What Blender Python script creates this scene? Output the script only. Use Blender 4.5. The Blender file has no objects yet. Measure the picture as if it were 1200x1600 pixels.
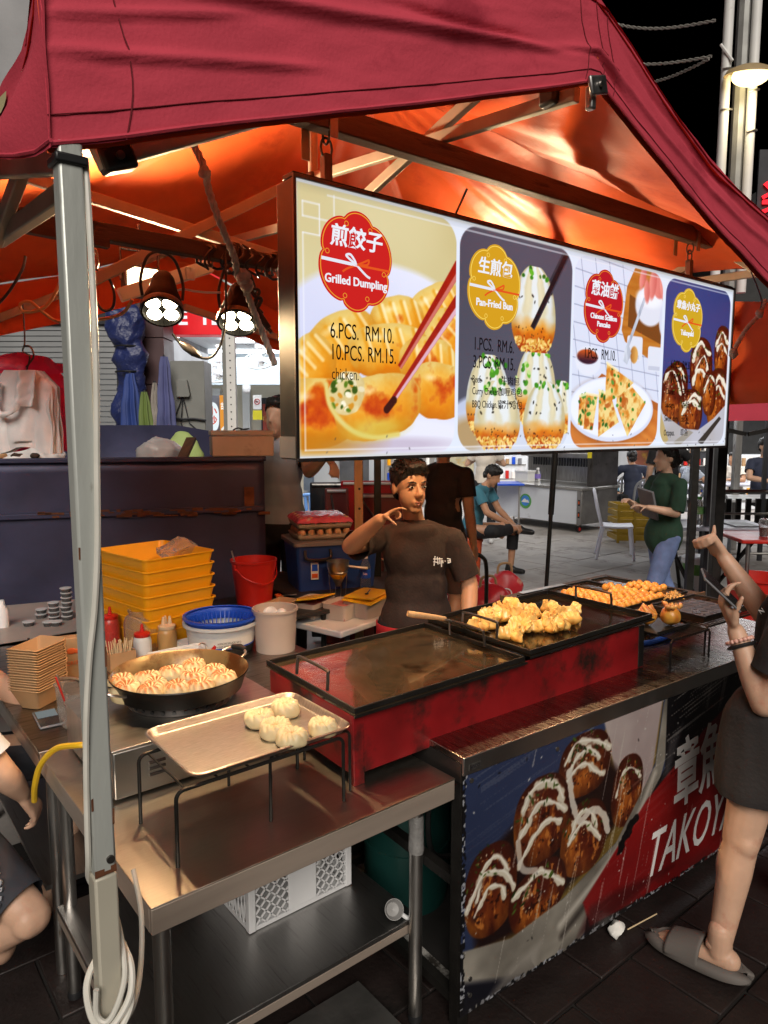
import bpy, bmesh, math, random
import numpy as np
from mathutils import Vector, Matrix, Euler
random.seed(7); RNG = np.random.RandomState(11)
SC = bpy.context.scene
COL = SC.collection
PI = math.pi
R = math.radians

# ---------------------------------------------------------------- camera
cam_data = bpy.data.cameras.new('camera')
cam = bpy.data.objects.new('camera', cam_data); COL.objects.link(cam)
PITCH = math.atan(130 / 1110.0); AZ = R(51.1)
fwd0 = Vector((math.cos(AZ), math.sin(AZ), 0)); right = Vector((math.sin(AZ), -math.cos(AZ), 0))
fwd = fwd0 * math.cos(PITCH) - Vector((0, 0, 1)) * math.sin(PITCH)
up = fwd0 * math.sin(PITCH) + Vector((0, 0, 1)) * math.cos(PITCH)
cam.matrix_world = Matrix(((right.x, up.x, -fwd.x, 0), (right.y, up.y, -fwd.y, 0), (right.z, up.z, -fwd.z, 1.70), (0, 0, 0, 1)))
cam_data.sensor_fit = 'VERTICAL'; cam_data.sensor_height = 36.0; cam_data.sensor_width = 27.0
cam_data.lens = 36.0 * 1110 / 1600.0
cam_data.clip_start = 0.02; cam_data.clip_end = 300
SC.camera = cam

def PR(px, py, d):
    """place on the ground plan (right, depth) and height of a sight line at depth d"""
    b = (py - 800) / 1110.0; k = d / (math.cos(PITCH) - b * math.sin(PITCH)); return ((px - 600) / 1110.0 * k, d, 1.70 - k * (math.sin(PITCH) + b * math.cos(PITCH)))
def PX(px, d, z=.8): return (px - 600) / 1110.0 * (d * math.cos(PITCH) + (1.70 - z) * math.sin(PITCH))
# ---------------------------------------------------------------- world, sun, exposure
world = bpy.data.worlds.new('World'); SC.world = world; world.use_nodes = True
wn = world.node_tree.nodes; wl = world.node_tree.links
bg = wn['Background']
sky = wn.new('ShaderNodeTexSky'); sky.sky_type = 'NISHITA'; sky.sun_disc = False
SUN_EL, SUN_ROT = R(38), R(205)
sky.sun_elevation = R(-6); sky.sun_rotation = SUN_ROT
wl.new(sky.outputs[0], bg.inputs[0]); bg.inputs[1].default_value = 0.05
sun_data = bpy.data.lights.new('street_light_glow', 'SUN'); sun_data.energy = 3.0; sun_data.angle = R(35); sun_data.color = (1.0, 0.93, 0.84)
sun = bpy.data.objects.new('street_light_glow', sun_data); COL.objects.link(sun)
# light comes from behind the photographer, over the left shoulder and high
sdir = Vector((-0.50, -0.72, 0.62)).normalized()
sun.rotation_euler = sdir.to_track_quat('Z', 'Y').to_euler()
SC.view_settings.view_transform = 'Standard'; SC.view_settings.look = 'None'
SC.view_settings.exposure = 0.0; SC.view_settings.gamma = 1.0; SC.view_settings.use_curve_mapping = False
SC.render.engine = 'CYCLES'
SC.cycles.use_denoising = True
SC.cycles.max_bounces = 8; SC.cycles.diffuse_bounces = 4; SC.cycles.glossy_bounces = 4; SC.cycles.transmission_bounces = 6
SC.cycles.sample_clamp_indirect = 4.0

# ---------------------------------------------------------------- materials
MATS = {}
def srgb(r, g, b):
    def c(v):
        v /= 255.0
        return v / 12.92 if v <= 0.04045 else ((v + 0.055) / 1.055) ** 2.4
    return (c(r), c(g), c(b))
def mat(name, col, rough=0.5, metal=0.0, var=0.15, scale=6.0, bump=0.0, bscale=40.0, stretch=(1, 1, 1), spec=0.5,
        dirt=None, dirt_amt=0.5, dirt_scale=3.0, trans=0.0, ior=1.45, coat=0.0, sss=0.0, emit=None, estr=0.0, rvar=0.12, bdist=0.01, alpha=1.0):
    """one procedural material: base colour broken by noise, optional worn patches of a second colour, noisy gloss, fine relief"""
    m = bpy.data.materials.new(name); m.use_nodes = True
    nt = m.node_tree; n = nt.nodes; l = nt.links
    p = n['Principled BSDF']
    tc = n.new('ShaderNodeTexCoord'); mp = n.new('ShaderNodeMapping'); mp.inputs['Scale'].default_value = stretch
    l.new(tc.outputs['Object'], mp.inputs[0])
    ns = n.new('ShaderNodeTexNoise'); ns.inputs['Scale'].default_value = scale; ns.inputs['Detail'].default_value = 6
    l.new(mp.outputs[0], ns.inputs['Vector'])
    mx = n.new('ShaderNodeMix'); mx.data_type = 'RGBA'
    mx.inputs[6].default_value = (*[max(0, c * (1 - var)) for c in col], 1); mx.inputs[7].default_value = (*[min(1, c * (1 + var)) for c in col], 1)
    rp = n.new('ShaderNodeMapRange'); rp.inputs[1].default_value = 0.3; rp.inputs[2].default_value = 0.7
    l.new(ns.outputs[0], rp.inputs[0]); l.new(rp.outputs[0], mx.inputs[0])
    out = mx.outputs[2]
    if dirt is not None:
        n2 = n.new('ShaderNodeTexNoise'); n2.inputs['Scale'].default_value = dirt_scale; n2.inputs['Detail'].default_value = 9; n2.inputs['Roughness'].default_value = 0.65
        l.new(mp.outputs[0], n2.inputs['Vector'])
        r2 = n.new('ShaderNodeMapRange'); r2.inputs[1].default_value = 0.72 - 0.35 * dirt_amt; r2.inputs[2].default_value = 0.78 - 0.25 * dirt_amt
        l.new(n2.outputs[0], r2.inputs[0])
        m2 = n.new('ShaderNodeMix'); m2.data_type = 'RGBA'; l.new(r2.outputs[0], m2.inputs[0]); l.new(out, m2.inputs[6]); m2.inputs[7].default_value = (*dirt, 1)
        out = m2.outputs[2]
    l.new(out, p.inputs['Base Color'])
    rr = n.new('ShaderNodeMapRange'); rr.inputs[3].default_value = max(0.02, rough - rvar); rr.inputs[4].default_value = min(1, rough + rvar)
    n3 = n.new('ShaderNodeTexNoise'); n3.inputs['Scale'].default_value = scale * 2.3; n3.inputs['Detail'].default_value = 5
    l.new(mp.outputs[0], n3.inputs['Vector']); l.new(n3.outputs[0], rr.inputs[0]); l.new(rr.outputs[0], p.inputs['Roughness'])
    p.inputs['Metallic'].default_value = metal; p.inputs['Specular IOR Level'].default_value = spec; p.inputs['IOR'].default_value = ior
    p.inputs['Transmission Weight'].default_value = trans; p.inputs['Coat Weight'].default_value = coat; p.inputs['Alpha'].default_value = alpha
    if sss > 0:
        p.inputs['Subsurface Weight'].default_value = sss; p.inputs['Subsurface Radius'].default_value = (0.6, 0.25, 0.12); p.inputs['Subsurface Scale'].default_value = 0.01
    if bump > 0:
        nb = n.new('ShaderNodeTexNoise'); nb.inputs['Scale'].default_value = bscale; nb.inputs['Detail'].default_value = 6
        l.new(mp.outputs[0], nb.inputs['Vector'])
        b = n.new('ShaderNodeBump'); b.inputs['Strength'].default_value = bump; b.inputs['Distance'].default_value = bdist
        l.new(nb.outputs[0], b.inputs['Height']); l.new(b.outputs[0], p.inputs['Normal'])
    if emit is not None:
        p.inputs['Emission Color'].default_value = (*emit, 1); p.inputs['Emission Strength'].default_value = estr
    MATS[name] = m
    return m
def glow(name, col, strength):
    m = bpy.data.materials.new(name); m.use_nodes = True; nt = m.node_tree
    nt.nodes.remove(nt.nodes['Principled BSDF'])
    e = nt.nodes.new('ShaderNodeEmission'); e.inputs[0].default_value = (*col, 1); e.inputs[1].default_value = strength
    nt.links.new(e.outputs[0], nt.nodes['Material Output'].inputs[0])
    return m
def attr_mat(name, emit=0.0, rough=0.4, bump=0.0, scratch=None):
    """print material: colours come from the print's own colour attribute"""
    m = bpy.data.materials.new(name); m.use_nodes = True; nt = m.node_tree; n = nt.nodes; l = nt.links
    a = n.new('ShaderNodeAttribute'); a.attribute_name = 'print'
    p = n['Principled BSDF']; p.inputs['Roughness'].default_value = rough
    src = a.outputs['Color']
    if scratch:
        tc = n.new('ShaderNodeTexCoord'); mp = n.new('ShaderNodeMapping'); mp.inputs['Scale'].default_value = (3, 3, 60); mp.inputs['Rotation'].default_value = (0, R(12), 0)
        l.new(tc.outputs['Object'], mp.inputs[0]); ns = n.new('ShaderNodeTexNoise'); ns.inputs['Scale'].default_value = 3; ns.inputs['Detail'].default_value = 8; ns.inputs['Roughness'].default_value = .75
        l.new(mp.outputs[0], ns.inputs['Vector']); r = n.new('ShaderNodeMapRange'); r.inputs[1].default_value = .66; r.inputs[2].default_value = .72
        l.new(ns.outputs[0], r.inputs[0]); mx = n.new('ShaderNodeMix'); mx.data_type = 'RGBA'; l.new(r.outputs[0], mx.inputs[0]); l.new(src, mx.inputs[6]); mx.inputs[7].default_value = (*scratch, 1)
        src = mx.outputs[2]
    if emit > 0:
        l.new(src, p.inputs['Emission Color']); p.inputs['Emission Strength'].default_value = emit
        p.inputs['Base Color'].default_value = (.02, .02, .02, 1)
    else:
        l.new(src, p.inputs['Base Color'])
    return m

# ---------------------------------------------------------------- mesh helpers
def tag(o, label=None, cat=None, group=None, kind=None):
    if label: o['label'] = label
    if cat: o['category'] = cat
    if group: o['group'] = group
    if kind: o['kind'] = kind
    return o
def root(name, label, cat, loc=(0, 0, 0), rz=0.0, group=None):
    o = bpy.data.objects.new(name, None); COL.objects.link(o); o.empty_display_size = 0.1
    o.location = loc; o.rotation_euler = (0, 0, rz)
    return tag(o, label, cat, group)
def base_loc(p):
    while p is not None and p.parent is not None: p = p.parent
    return Vector(p.location) if p is not None else Vector((0, 0, 0))
def link_mesh(name, me, m, parent=None, sharp=40, bevel=0.0, offset=True):
    if offset and parent is not None:
        b = base_loc(parent); top = parent
        while top.parent is not None: top = top.parent
        if b.length > 0 and max(abs(a) for a in top.rotation_euler) < 1e-6 and len(me.vertices):
            c = sum((v.co for v in me.vertices), Vector()) / len(me.vertices)      # built in world coordinates, or already about its own base?
            if (c - b).length < c.length: me.transform(Matrix.Translation(-b))
    o = bpy.data.objects.new(name, me); COL.objects.link(o)
    if m is not None and len(me.materials) == 0: me.materials.append(m)
    if parent is not None: o.parent = parent
    me.shade_smooth() if sharp else me.shade_flat()
    if sharp: me.set_sharp_from_angle(angle=R(sharp))
    if bevel > 0:
        bv = o.modifiers.new('bevel', 'BEVEL'); bv.width = bevel; bv.segments = 2; bv.limit_method = 'ANGLE'; bv.angle_limit = R(40)
    return o
def rot_to(d):
    return Vector(d).normalized().to_track_quat('Z', 'Y').to_matrix()
class MB:
    def __init__(s): s.v = []; s.f = []
    def add(s, vs, fs):
        k = len(s.v); s.v += [tuple(x) for x in vs]; s.f += [tuple(i + k for i in f) for f in fs]; return s
    def box(s, x0, x1, y0, y1, z0, z1):
        vs = [(x, y, z) for z in (z0, z1) for y in (y0, y1) for x in (x0, x1)]
        return s.add(vs, [(0, 2, 3, 1), (4, 5, 7, 6), (0, 1, 5, 4), (2, 6, 7, 3), (0, 4, 6, 2), (1, 3, 7, 5)])
    def obox(s, c, size, rot=None, taper=1.0):
        rot = rot or Matrix.Identity(3); c = Vector(c); hx, hy, hz = [q / 2 for q in size]
        vs = []
        for z in (-1, 1):
            t = taper if z > 0 else 1.0
            for y in (-1, 1):
                for x in (-1, 1): vs.append(c + rot @ Vector((x * hx * t, y * hy * t, z * hz)))
        return s.add(vs, [(0, 2, 3, 1), (4, 5, 7, 6), (0, 1, 5, 4), (2, 6, 7, 3), (0, 4, 6, 2), (1, 3, 7, 5)])
    def beam(s, p0, p1, w, h, upv=(0, 0, 1)):
        p0, p1 = Vector(p0), Vector(p1); d = (p1 - p0).normalized(); u = Vector(upv)
        sx = d.cross(u).normalized(); uz = sx.cross(d).normalized()
        vs = [p + sx * (a * w / 2) + uz * (b * h / 2) for p in (p0, p1) for a, b in ((-1, -1), (1, -1), (1, 1), (-1, 1))]
        return s.add(vs, [(3, 2, 1, 0), (4, 5, 6, 7), (0, 1, 5, 4), (1, 2, 6, 5), (2, 3, 7, 6), (3, 0, 4, 7)])
    def cyl(s, p0, p1, r0, r1=None, n=16, caps=True):
        r1 = r0 if r1 is None else r1; p0, p1 = Vector(p0), Vector(p1); m = rot_to(p1 - p0)
        vs = []
        for p, r in ((p0, r0), (p1, r1)):
            for i in range(n):
                a = 2 * PI * i / n; vs.append(p + m @ Vector((r * math.cos(a), r * math.sin(a), 0)))
        fs = [(i, (i + 1) % n, n + (i + 1) % n, n + i) for i in range(n)]
        if caps: fs += [tuple(range(n - 1, -1, -1)), tuple(range(n, 2 * n))]
        return s.add(vs, fs)
    def tube(s, pts, r, n=8, closed=False, r_end=None):
        pts = [Vector(p) for p in pts]; N = len(pts); vs = []; prev = None
        for i, p in enumerate(pts):
            if closed: d = pts[(i + 1) % N] - pts[i - 1]
            else: d = pts[min(i + 1, N - 1)] - pts[max(i - 1, 0)]
            if d.length < 1e-9: d = Vector((0, 0, 1))
            d.normalize()
            if prev is None:
                a = Vector((0, 0, 1)) if abs(d.z) < 0.9 else Vector((1, 0, 0)); sx = d.cross(a).normalized()
            else:
                sx = (prev - d * prev.dot(d))
                sx = sx.normalized() if sx.length > 1e-6 else d.orthogonal().normalized()
            prev = sx; sy = d.cross(sx)
            rr = r if r_end is None else r + (r_end - r) * i / max(1, N - 1)
            if isinstance(r, (list, tuple)): rr = r[i]
            for k in range(n):
                a = 2 * PI * k / n; vs.append(p + sx * (rr * math.cos(a)) + sy * (rr * math.sin(a)))
        fs = []
        M_ = N if closed else N - 1
        for i in range(M_):
            j = (i + 1) % N
            for k in range(n): fs.append((i * n + k, i * n + (k + 1) % n, j * n + (k + 1) % n, j * n + k))
        if not closed: fs += [tuple(range(n - 1, -1, -1)), tuple(range((N - 1) * n, N * n))]
        return s.add(vs, fs)
    def lathe(s, prof, c=(0, 0, 0), n=24, axis=None, sx=1.0, sy=1.0, close=False, cap=True):
        c = Vector(c); m = rot_to(axis) if axis is not None else Matrix.Identity(3); vs = []; P = len(prof)
        for r, z in prof:
            for i in range(n):
                a = 2 * PI * i / n; vs.append(c + m @ Vector((r * math.cos(a) * sx, r * math.sin(a) * sy, z)))
        fs = []
        for j in range(P - 1):
            for i in range(n): fs.append((j * n + i, j * n + (i + 1) % n, (j + 1) * n + (i + 1) % n, (j + 1) * n + i))
        if close:
            for i in range(n): fs.append(((P - 1) * n + i, (P - 1) * n + (i + 1) % n, (i + 1) % n, i))
        elif cap:
            if prof[0][0] > 1e-5: fs.append(tuple(range(n - 1, -1, -1)))
            if prof[-1][0] > 1e-5: fs.append(tuple(range((P - 1) * n, P * n)))
        return s.add(vs, fs)
    def ball(s, c, r, nu=16, nv=10, rot=None):
        c = Vector(c); r = (r, r, r) if not isinstance(r, (tuple, list)) else r; rot = rot or Matrix.Identity(3); vs = [c + rot @ Vector((0, 0, -r[2]))]
        for j in range(1, nv):
            t = PI * j / nv - PI / 2
            for i in range(nu):
                a = 2 * PI * i / nu; vs.append(c + rot @ Vector((r[0] * math.cos(t) * math.cos(a), r[1] * math.cos(t) * math.sin(a), r[2] * math.sin(t))))
        vs.append(c + rot @ Vector((0, 0, r[2]))); fs = []
        for i in range(nu): fs.append((0, 1 + (i + 1) % nu, 1 + i))
        for j in range(nv - 2):
            for i in range(nu): fs.append((1 + j * nu + i, 1 + j * nu + (i + 1) % nu, 1 + (j + 1) * nu + (i + 1) % nu, 1 + (j + 1) * nu + i))
        k = 1 + (nv - 2) * nu; L = len(vs) - 1
        for i in range(nu): fs.append((k + i, k + (i + 1) % nu, L))
        return s.add(vs, fs)
    def grid(s, fn, nu, nv, closed_u=False):
        vs = [fn(i / nu, j / nv) for j in range(nv + 1) for i in range(nu + 1)]
        fs = [(j * (nu + 1) + i, j * (nu + 1) + i + 1, (j + 1) * (nu + 1) + i + 1, (j + 1) * (nu + 1) + i) for j in range(nv) for i in range(nu)]
        return s.add(vs, fs)
    def prism(s, pts, h, origin=(0, 0, 0), mtx=None):
        """outline pts (2D, counter-clockwise) pushed h along local z"""
        o = Vector(origin); m = mtx or Matrix.Identity(3); n = len(pts)
        vs = [o + m @ Vector((x, y, 0)) for x, y in pts] + [o + m @ Vector((x, y, h)) for x, y in pts]
        fs = [tuple(range(n - 1, -1, -1)), tuple(range(n, 2 * n))] + [(i, (i + 1) % n, n + (i + 1) % n, n + i) for i in range(n)]
        return s.add(vs, fs)
    def noise(s, amp, freq, seed=0.0):
        from mathutils import noise as nz
        s.v = [tuple(Vector(p) + nz.noise_vector(Vector(p) * freq + Vector((seed, seed * 1.7, 0))) * amp) for p in s.v]; return s
    def out(s, name, m, parent=None, sharp=40, bevel=0.0, fix=True, solid=0.0):
        me = bpy.data.meshes.new(name); me.from_pydata(s.v, [], s.f); 
        if fix:
            bm = bmesh.new(); bm.from_mesh(me); bmesh.ops.recalc_face_normals(bm, faces=bm.faces); bm.to_mesh(me); bm.free()
        me.update()
        o = link_mesh(name, me, m, parent, sharp, bevel)
        if solid:
            sm = o.modifiers.new('solid', 'SOLIDIFY'); sm.thickness = solid; sm.offset = 0
        return o
XZ = Matrix(((1, 0, 0), (0, 0, -1), (0, 1, 0)))      # outline x,y -> world x,z (front faces -y)
def words(body, size, m, origin, ex, ey, name='lettering', parent=None, depth=0.0008, align='CENTER', sx=1.0, shear=0.0, weight=0.0, sharp=None):
    """flat print: a word set in the built-in font, laid on the plane (ex, ey) at origin"""
    c = bpy.data.curves.new(name, 'FONT'); c.body = body; c.size = size; c.align_x = align; c.align_y = 'CENTER'; c.extrude = depth; c.shear = shear; c.offset = weight
    c.resolution_u = 3
    o = bpy.data.objects.new('tmp', c); COL.objects.link(o)
    dg = bpy.context.evaluated_depsgraph_get(); me = bpy.data.meshes.new_from_object(o.evaluated_get(dg))
    bpy.data.objects.remove(o); bpy.data.curves.remove(c)
    ex = Vector(ex).normalized(); ey = Vector(ey).normalized(); ez = ex.cross(ey)
    Mx = Matrix(((ex.x * sx, ey.x, ez.x, origin[0]), (ex.y * sx, ey.y, ez.y, origin[1]), (ex.z * sx, ey.z, ez.z, origin[2]), (0, 0, 0, 1)))
    me.transform(Mx); me.materials.clear(); me.name = name
    return link_mesh(name, me, m, parent, sharp=0)
def kids(o): return [c for c in bpy.data.objects if c.parent is o]
def copy_tree(o, loc=None, rot=None, label=None, scale=None, cache={}):
    if o.name not in cache:
        cache[o.name] = [(c, kids(c)) for c in kids(o)]
    r = o.copy(); COL.objects.link(r)
    for c, gs in cache[o.name]:
        cc = c.copy(); COL.objects.link(cc); cc.parent = r
        for g in gs:
            gg = g.copy(); COL.objects.link(gg); gg.parent = cc
    if loc is not None: r.location = loc
    if rot is not None: r.rotation_euler = rot
    if scale is not None: r.scale = (scale,) * 3 if not isinstance(scale, (tuple, list)) else scale
    if label: r['label'] = label
    return r
def arc(c, r, a0, a1, n, ex=(1, 0, 0), ey=(0, 1, 0)):
    c = Vector(c); ex = Vector(ex); ey = Vector(ey)
    return [c + ex * (r * math.cos(a0 + (a1 - a0) * i / n)) + ey * (r * math.sin(a0 + (a1 - a0) * i / n)) for i in range(n + 1)]
def spline(pts, n=8):
    """Catmull-Rom through pts"""
    P = [Vector(p) for p in pts]; P = [2 * P[0] - P[1]] + P + [2 * P[-1] - P[-2]]; out = []
    for i in range(1, len(P) - 2):
        for k in range(n):
            t = k / n; a, b, c, d = P[i - 1:i + 3]
            out.append(0.5 * ((2 * b) + (c - a) * t + (2 * a - 5 * b + 4 * c - d) * t * t + (-a + 3 * b - 3 * c + d) * t ** 3))
    out.append(P[-2]); return out
def flesh(name, caps, m, parent, voxel=0.008, smooth=6, cuts=(), wrinkle=None, offset=True, subs=0, solid=0.0):
    """one continuous skin over tapered limbs and rounded masses: caps = ('c', p0, r0, p1, r1) limb or ('e', centre, (rx,ry,rz), euler) mass"""
    b = MB()
    for c in caps:
        if c[0] == 'c':
            p0, p1 = Vector(c[1]), Vector(c[3]); d = p1 - p0; L = d.length
            mm = rot_to(d) if L > 1e-6 else Matrix.Identity(3)
            prof = [(0, -c[2])] + [(c[2] * math.cos(t), c[2] * math.sin(t)) for t in (-1.05, -.52)] + [(c[2], 0), ((c[2] + c[4]) / 2, L / 2), (c[4], L)] + [(c[4] * math.cos(t), L + c[4] * math.sin(t)) for t in (.52, 1.05)] + [(0, L + c[4])]
            b.lathe(prof, p0, 14, d if L > 1e-6 else None)
        else:
            b.ball(c[1], c[2], 20, 14, Euler(c[3]).to_matrix() if len(c) > 3 else None)
    me = bpy.data.meshes.new(name); me.from_pydata(b.v, [], b.f)
    o = bpy.data.objects.new('tmp', me); COL.objects.link(o)
    rm = o.modifiers.new('r', 'REMESH'); rm.mode = 'VOXEL'; rm.voxel_size = voxel
    sm = o.modifiers.new('s', 'SMOOTH'); sm.factor = 0.5; sm.iterations = smooth
    dg = bpy.context.evaluated_depsgraph_get(); me2 = bpy.data.meshes.new_from_object(o.evaluated_get(dg)); bpy.data.objects.remove(o); bpy.data.meshes.remove(me)
    me2.name = name
    if cuts:
        bm = bmesh.new(); bm.from_mesh(me2)
        for (co, no, near, rad) in cuts:      # trim a hem or a cuff along a plane
            co = Vector(co); sel = [f for f in bm.faces if near is None or (f.calc_center_median() - Vector(near)).length < rad]
            geom = list({v for f in sel for v in f.verts}) + list({e for f in sel for e in f.edges}) + sel
            bmesh.ops.bisect_plane(bm, geom=geom, plane_co=co, plane_no=Vector(no), clear_outer=True)
        bm.to_mesh(me2); bm.free()
    if wrinkle:
        from mathutils import noise as nz
        amp, fq, st = wrinkle; n = len(me2.vertices); nrm = [v.normal.copy() for v in me2.vertices]
        for v, nn in zip(me2.vertices, nrm):
            p = Vector((v.co.x * fq * st[0], v.co.y * fq * st[1], v.co.z * fq * st[2]))
            v.co += nn * (amp * (nz.fractal(p, 1.0, 2.0, 3) ))
    ob = link_mesh(name, me2, m, parent, sharp=70, offset=offset)
    if solid:
        s_ = ob.modifiers.new('solid', 'SOLIDIFY'); s_.thickness = solid; s_.offset = 1
    return ob
# ---------------------------------------------------------------- palette
steel = mat('brushed_steel', (.55, .53, .50), .34, 1.0, .12, 5, .25, 30, (1, 14, 1), dirt=(.25, .18, .12), dirt_amt=.25, dirt_scale=5, bdist=.001)
steel_dull = mat('dull_steel', (.36, .35, .34), .42, 1.0, .2, 4, .2, 25, (9, 1, 1), dirt=(.10, .08, .07), dirt_amt=.4, dirt_scale=3, bdist=.001)
steel_dark = mat('dark_greasy_steel', (.10, .09, .085), .38, .85, .3, 4, .15, 30, (6, 1, 1), dirt=(.03, .025, .02), dirt_amt=.5, bdist=.001)
alu = mat('worn_aluminium', (.62, .58, .52), .36, 1.0, .15, 14, .25, 60, (1, 4, 1), dirt=(.36, .27, .18), dirt_amt=.45, dirt_scale=7, bdist=.001)
post_grey = mat('grey_green_post_paint', (.50, .52, .49), .42, .35, .10, 6, .15, 40, (1, 1, .25), dirt=(.30, .29, .26), dirt_amt=.34, dirt_scale=30)
bar_mat = mat('tent_frame_steel', (.34, .30, .24), .62, .5, .15, 8, dirt=(.18, .13, .09), dirt_amt=.35)
black_iron = mat('black_iron', (.022, .02, .018), .42, .5, .35, 12, .3, 90, dirt=(.07, .04, .02), dirt_amt=.3, bdist=.002)
black_plastic = mat('black_plastic', (.015, .015, .016), .4, 0, .2)
red_paint = mat('scuffed_red_paint', (.23, .008, .010), .40, .1, .30, 5, .2, 60, dirt=(.022, .010, .008), dirt_amt=.68, dirt_scale=5.5, bdist=.001)
maroon_top = mat('maroon_counter_sheet', (.085, .018, .016), .28, .3, .25, 6)
wood = mat('old_brown_wood', (.115, .062, .032), .65, 0, .35, 3, .5, 30, (1, 9, 9), dirt=(.04, .022, .014), dirt_amt=.4, bdist=.003)
wood_dark = mat('dark_brown_wood', (.045, .024, .015), .7, 0, .35, 4, .5, 30, (1, 9, 9), bdist=.003)
wood_pale = mat('pale_wood', (.42, .25, .12), .6, 0, .2, 5, .2, 30, (6, 6, 1))
fabric_out = mat('red_tent_cloth', (.50, .052, .082), .8, 0, .10, 5, .3, 160, dirt=(.34, .028, .050), dirt_amt=.42, dirt_scale=3.5, bdist=.003, spec=.25)
fabric_in = mat('coated_lining_lamplit_orange', (.74, .115, .028), .5, 0, .12, 6, .28, 17, (1, 1, 1), dirt=(.60, .075, .020), dirt_amt=.4, dirt_scale=3, bdist=.010, spec=.3)  # lamplight and glow through the red cloth are mixed into this orange
fabric_seam = mat('dark_red_seam', (.16, .008, .016), .7)
white_paint = mat('white_paint', (.72, .72, .70), .5, 0, .05, 5, dirt=(.5, .48, .44), dirt_amt=.2)
cream_wall = mat('cream_wall', (.66, .60, .47), .6, 0, .05, 3)
grey_wall = mat('grey_render', (.30, .30, .31), .85, 0, .18, 1.5, .4, 8, dirt=(.18, .18, .19), dirt_amt=.5, dirt_scale=.9)
shutter_mat = mat('grey_shutter_steel', (.30, .31, .32), .5, .5, .12, 4, dirt=(.16, .16, .16), dirt_amt=.3)
dark_frame = mat('dark_metal_frame', (.035, .036, .042), .5, .3, .2)
column_mat = mat('maroon_column_tiles', (.085, .045, .048), .5, 0, .2, 3)
skip_mat = mat('dark_blue_worn_steel', (.034, .034, .072), .5, .3, .3, 3, .3, 20, dirt=(.085, .038, .018), dirt_amt=.20, dirt_scale=2.2, bdist=.003)
rust = mat('rust', (.13, .045, .018), .85, .1, .5, 9, .6, 40)
tarmac = mat('grey_street_concrete', (.33, .305, .285), .75, 0, .22, 1.2, .5, 45, dirt=(.17, .15, .135), dirt_amt=.5, dirt_scale=.8, bdist=.004)
slab_mat = mat('worn_street_slab', (.36, .33, .305), .75, 0, .22, 2.0, .5, 40, dirt=(.19, .165, .15), dirt_amt=.5, dirt_scale=1.4, bdist=.004)
paver_mat = mat('dark_wet_paver', (.017, .011, .010), .5, 0, .3, 5, .7, 60, dirt=(.012, .010, .009), dirt_amt=.5, dirt_scale=2, bdist=.004)
joint_mat = mat('dirty_joint', (.012, .010, .009), .9)
cable_white = mat('white_cable', (.62, .60, .54), .45, 0, .08, 20)
cable_black = mat('black_cable', (.014, .014, .014), .4)
cable_orange = mat('tan_cable', (.42, .22, .08), .45)
rope_mat = mat('dirty_white_rope', (.50, .44, .38), .9, 0, .3, 60, .6, 160, bdist=.004)
yellow_hose = mat('yellow_gas_hose', (.70, .43, .02), .35)
blue_hose = mat('blue_water_hose', (.03, .10, .55), .3)
yellow_plastic = mat('yellow_crate_plastic', (.82, .36, .008), .4, 0, .08, 6)
red_plastic = mat('red_bucket_plastic', (.48, .018, .012), .32, 0, .12, 6, dirt=(.35, .05, .03), dirt_amt=.2, dirt_scale=5)
blue_plastic = mat('blue_plastic', (.012, .075, .52), .35, 0, .1)
navy_plastic = mat('navy_box_plastic', (.014, .045, .20), .35, 0, .1)
grey_plastic = mat('grey_lid_plastic', (.16, .16, .17), .45)
white_plastic = mat('white_plastic', (.74, .74, .75), .4, 0, .04)
chair_plastic = mat('pale_blue_white_plastic', (.62, .66, .80), .38, 0, .05)
clear_plastic = mat('clear_plastic', (.93, .93, .93), .12, 0, .02, trans=.93, ior=1.2)
frosted = mat('frosted_plastic', (.72, .60, .52), .35, 0, .06, trans=.35, ior=1.3)
frosted_white = mat('frosted_white_plastic', (.75, .76, .76), .35, 0, .04, trans=.25, ior=1.3)
glass_mat = mat('clear_glass', (.95, .96, .95), .05, 0, .01, trans=.96, ior=1.25)
paper_kraft = mat('kraft_paper', (.36, .215, .105), .8, 0, .1, 12)
kraft_edge = mat('kraft_paper_edges', (.40, .26, .14), .85, 0, .3, 5, stretch=(1, 1, 90))
paper_white = mat('white_paper', (.72, .70, .66), .8)
white_bag = mat('white_carrier_bag', (.80, .77, .76), .4, 0, .05, 6, .4, 14, bdist=.02)
pink_bag = mat('magenta_carrier_bag', (.70, .03, .12), .35, 0, .12, 5, .5, 12, bdist=.02)
brown_sauce = mat('dark_sauce', (.02, .008, .005), .15)
ink_black = mat('black_marker', (.012, .010, .016), .5)
ink_white = mat('white_ink', (.78, .78, .78), .5)
BZ = AZ - PI / 2                     # rotation of things squared up to the street behind (local x: along the shopfront, local y: away)
def G(r, d, z=0.0): v = right * r + fwd0 * d; return Vector((v.x, v.y, z))

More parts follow.
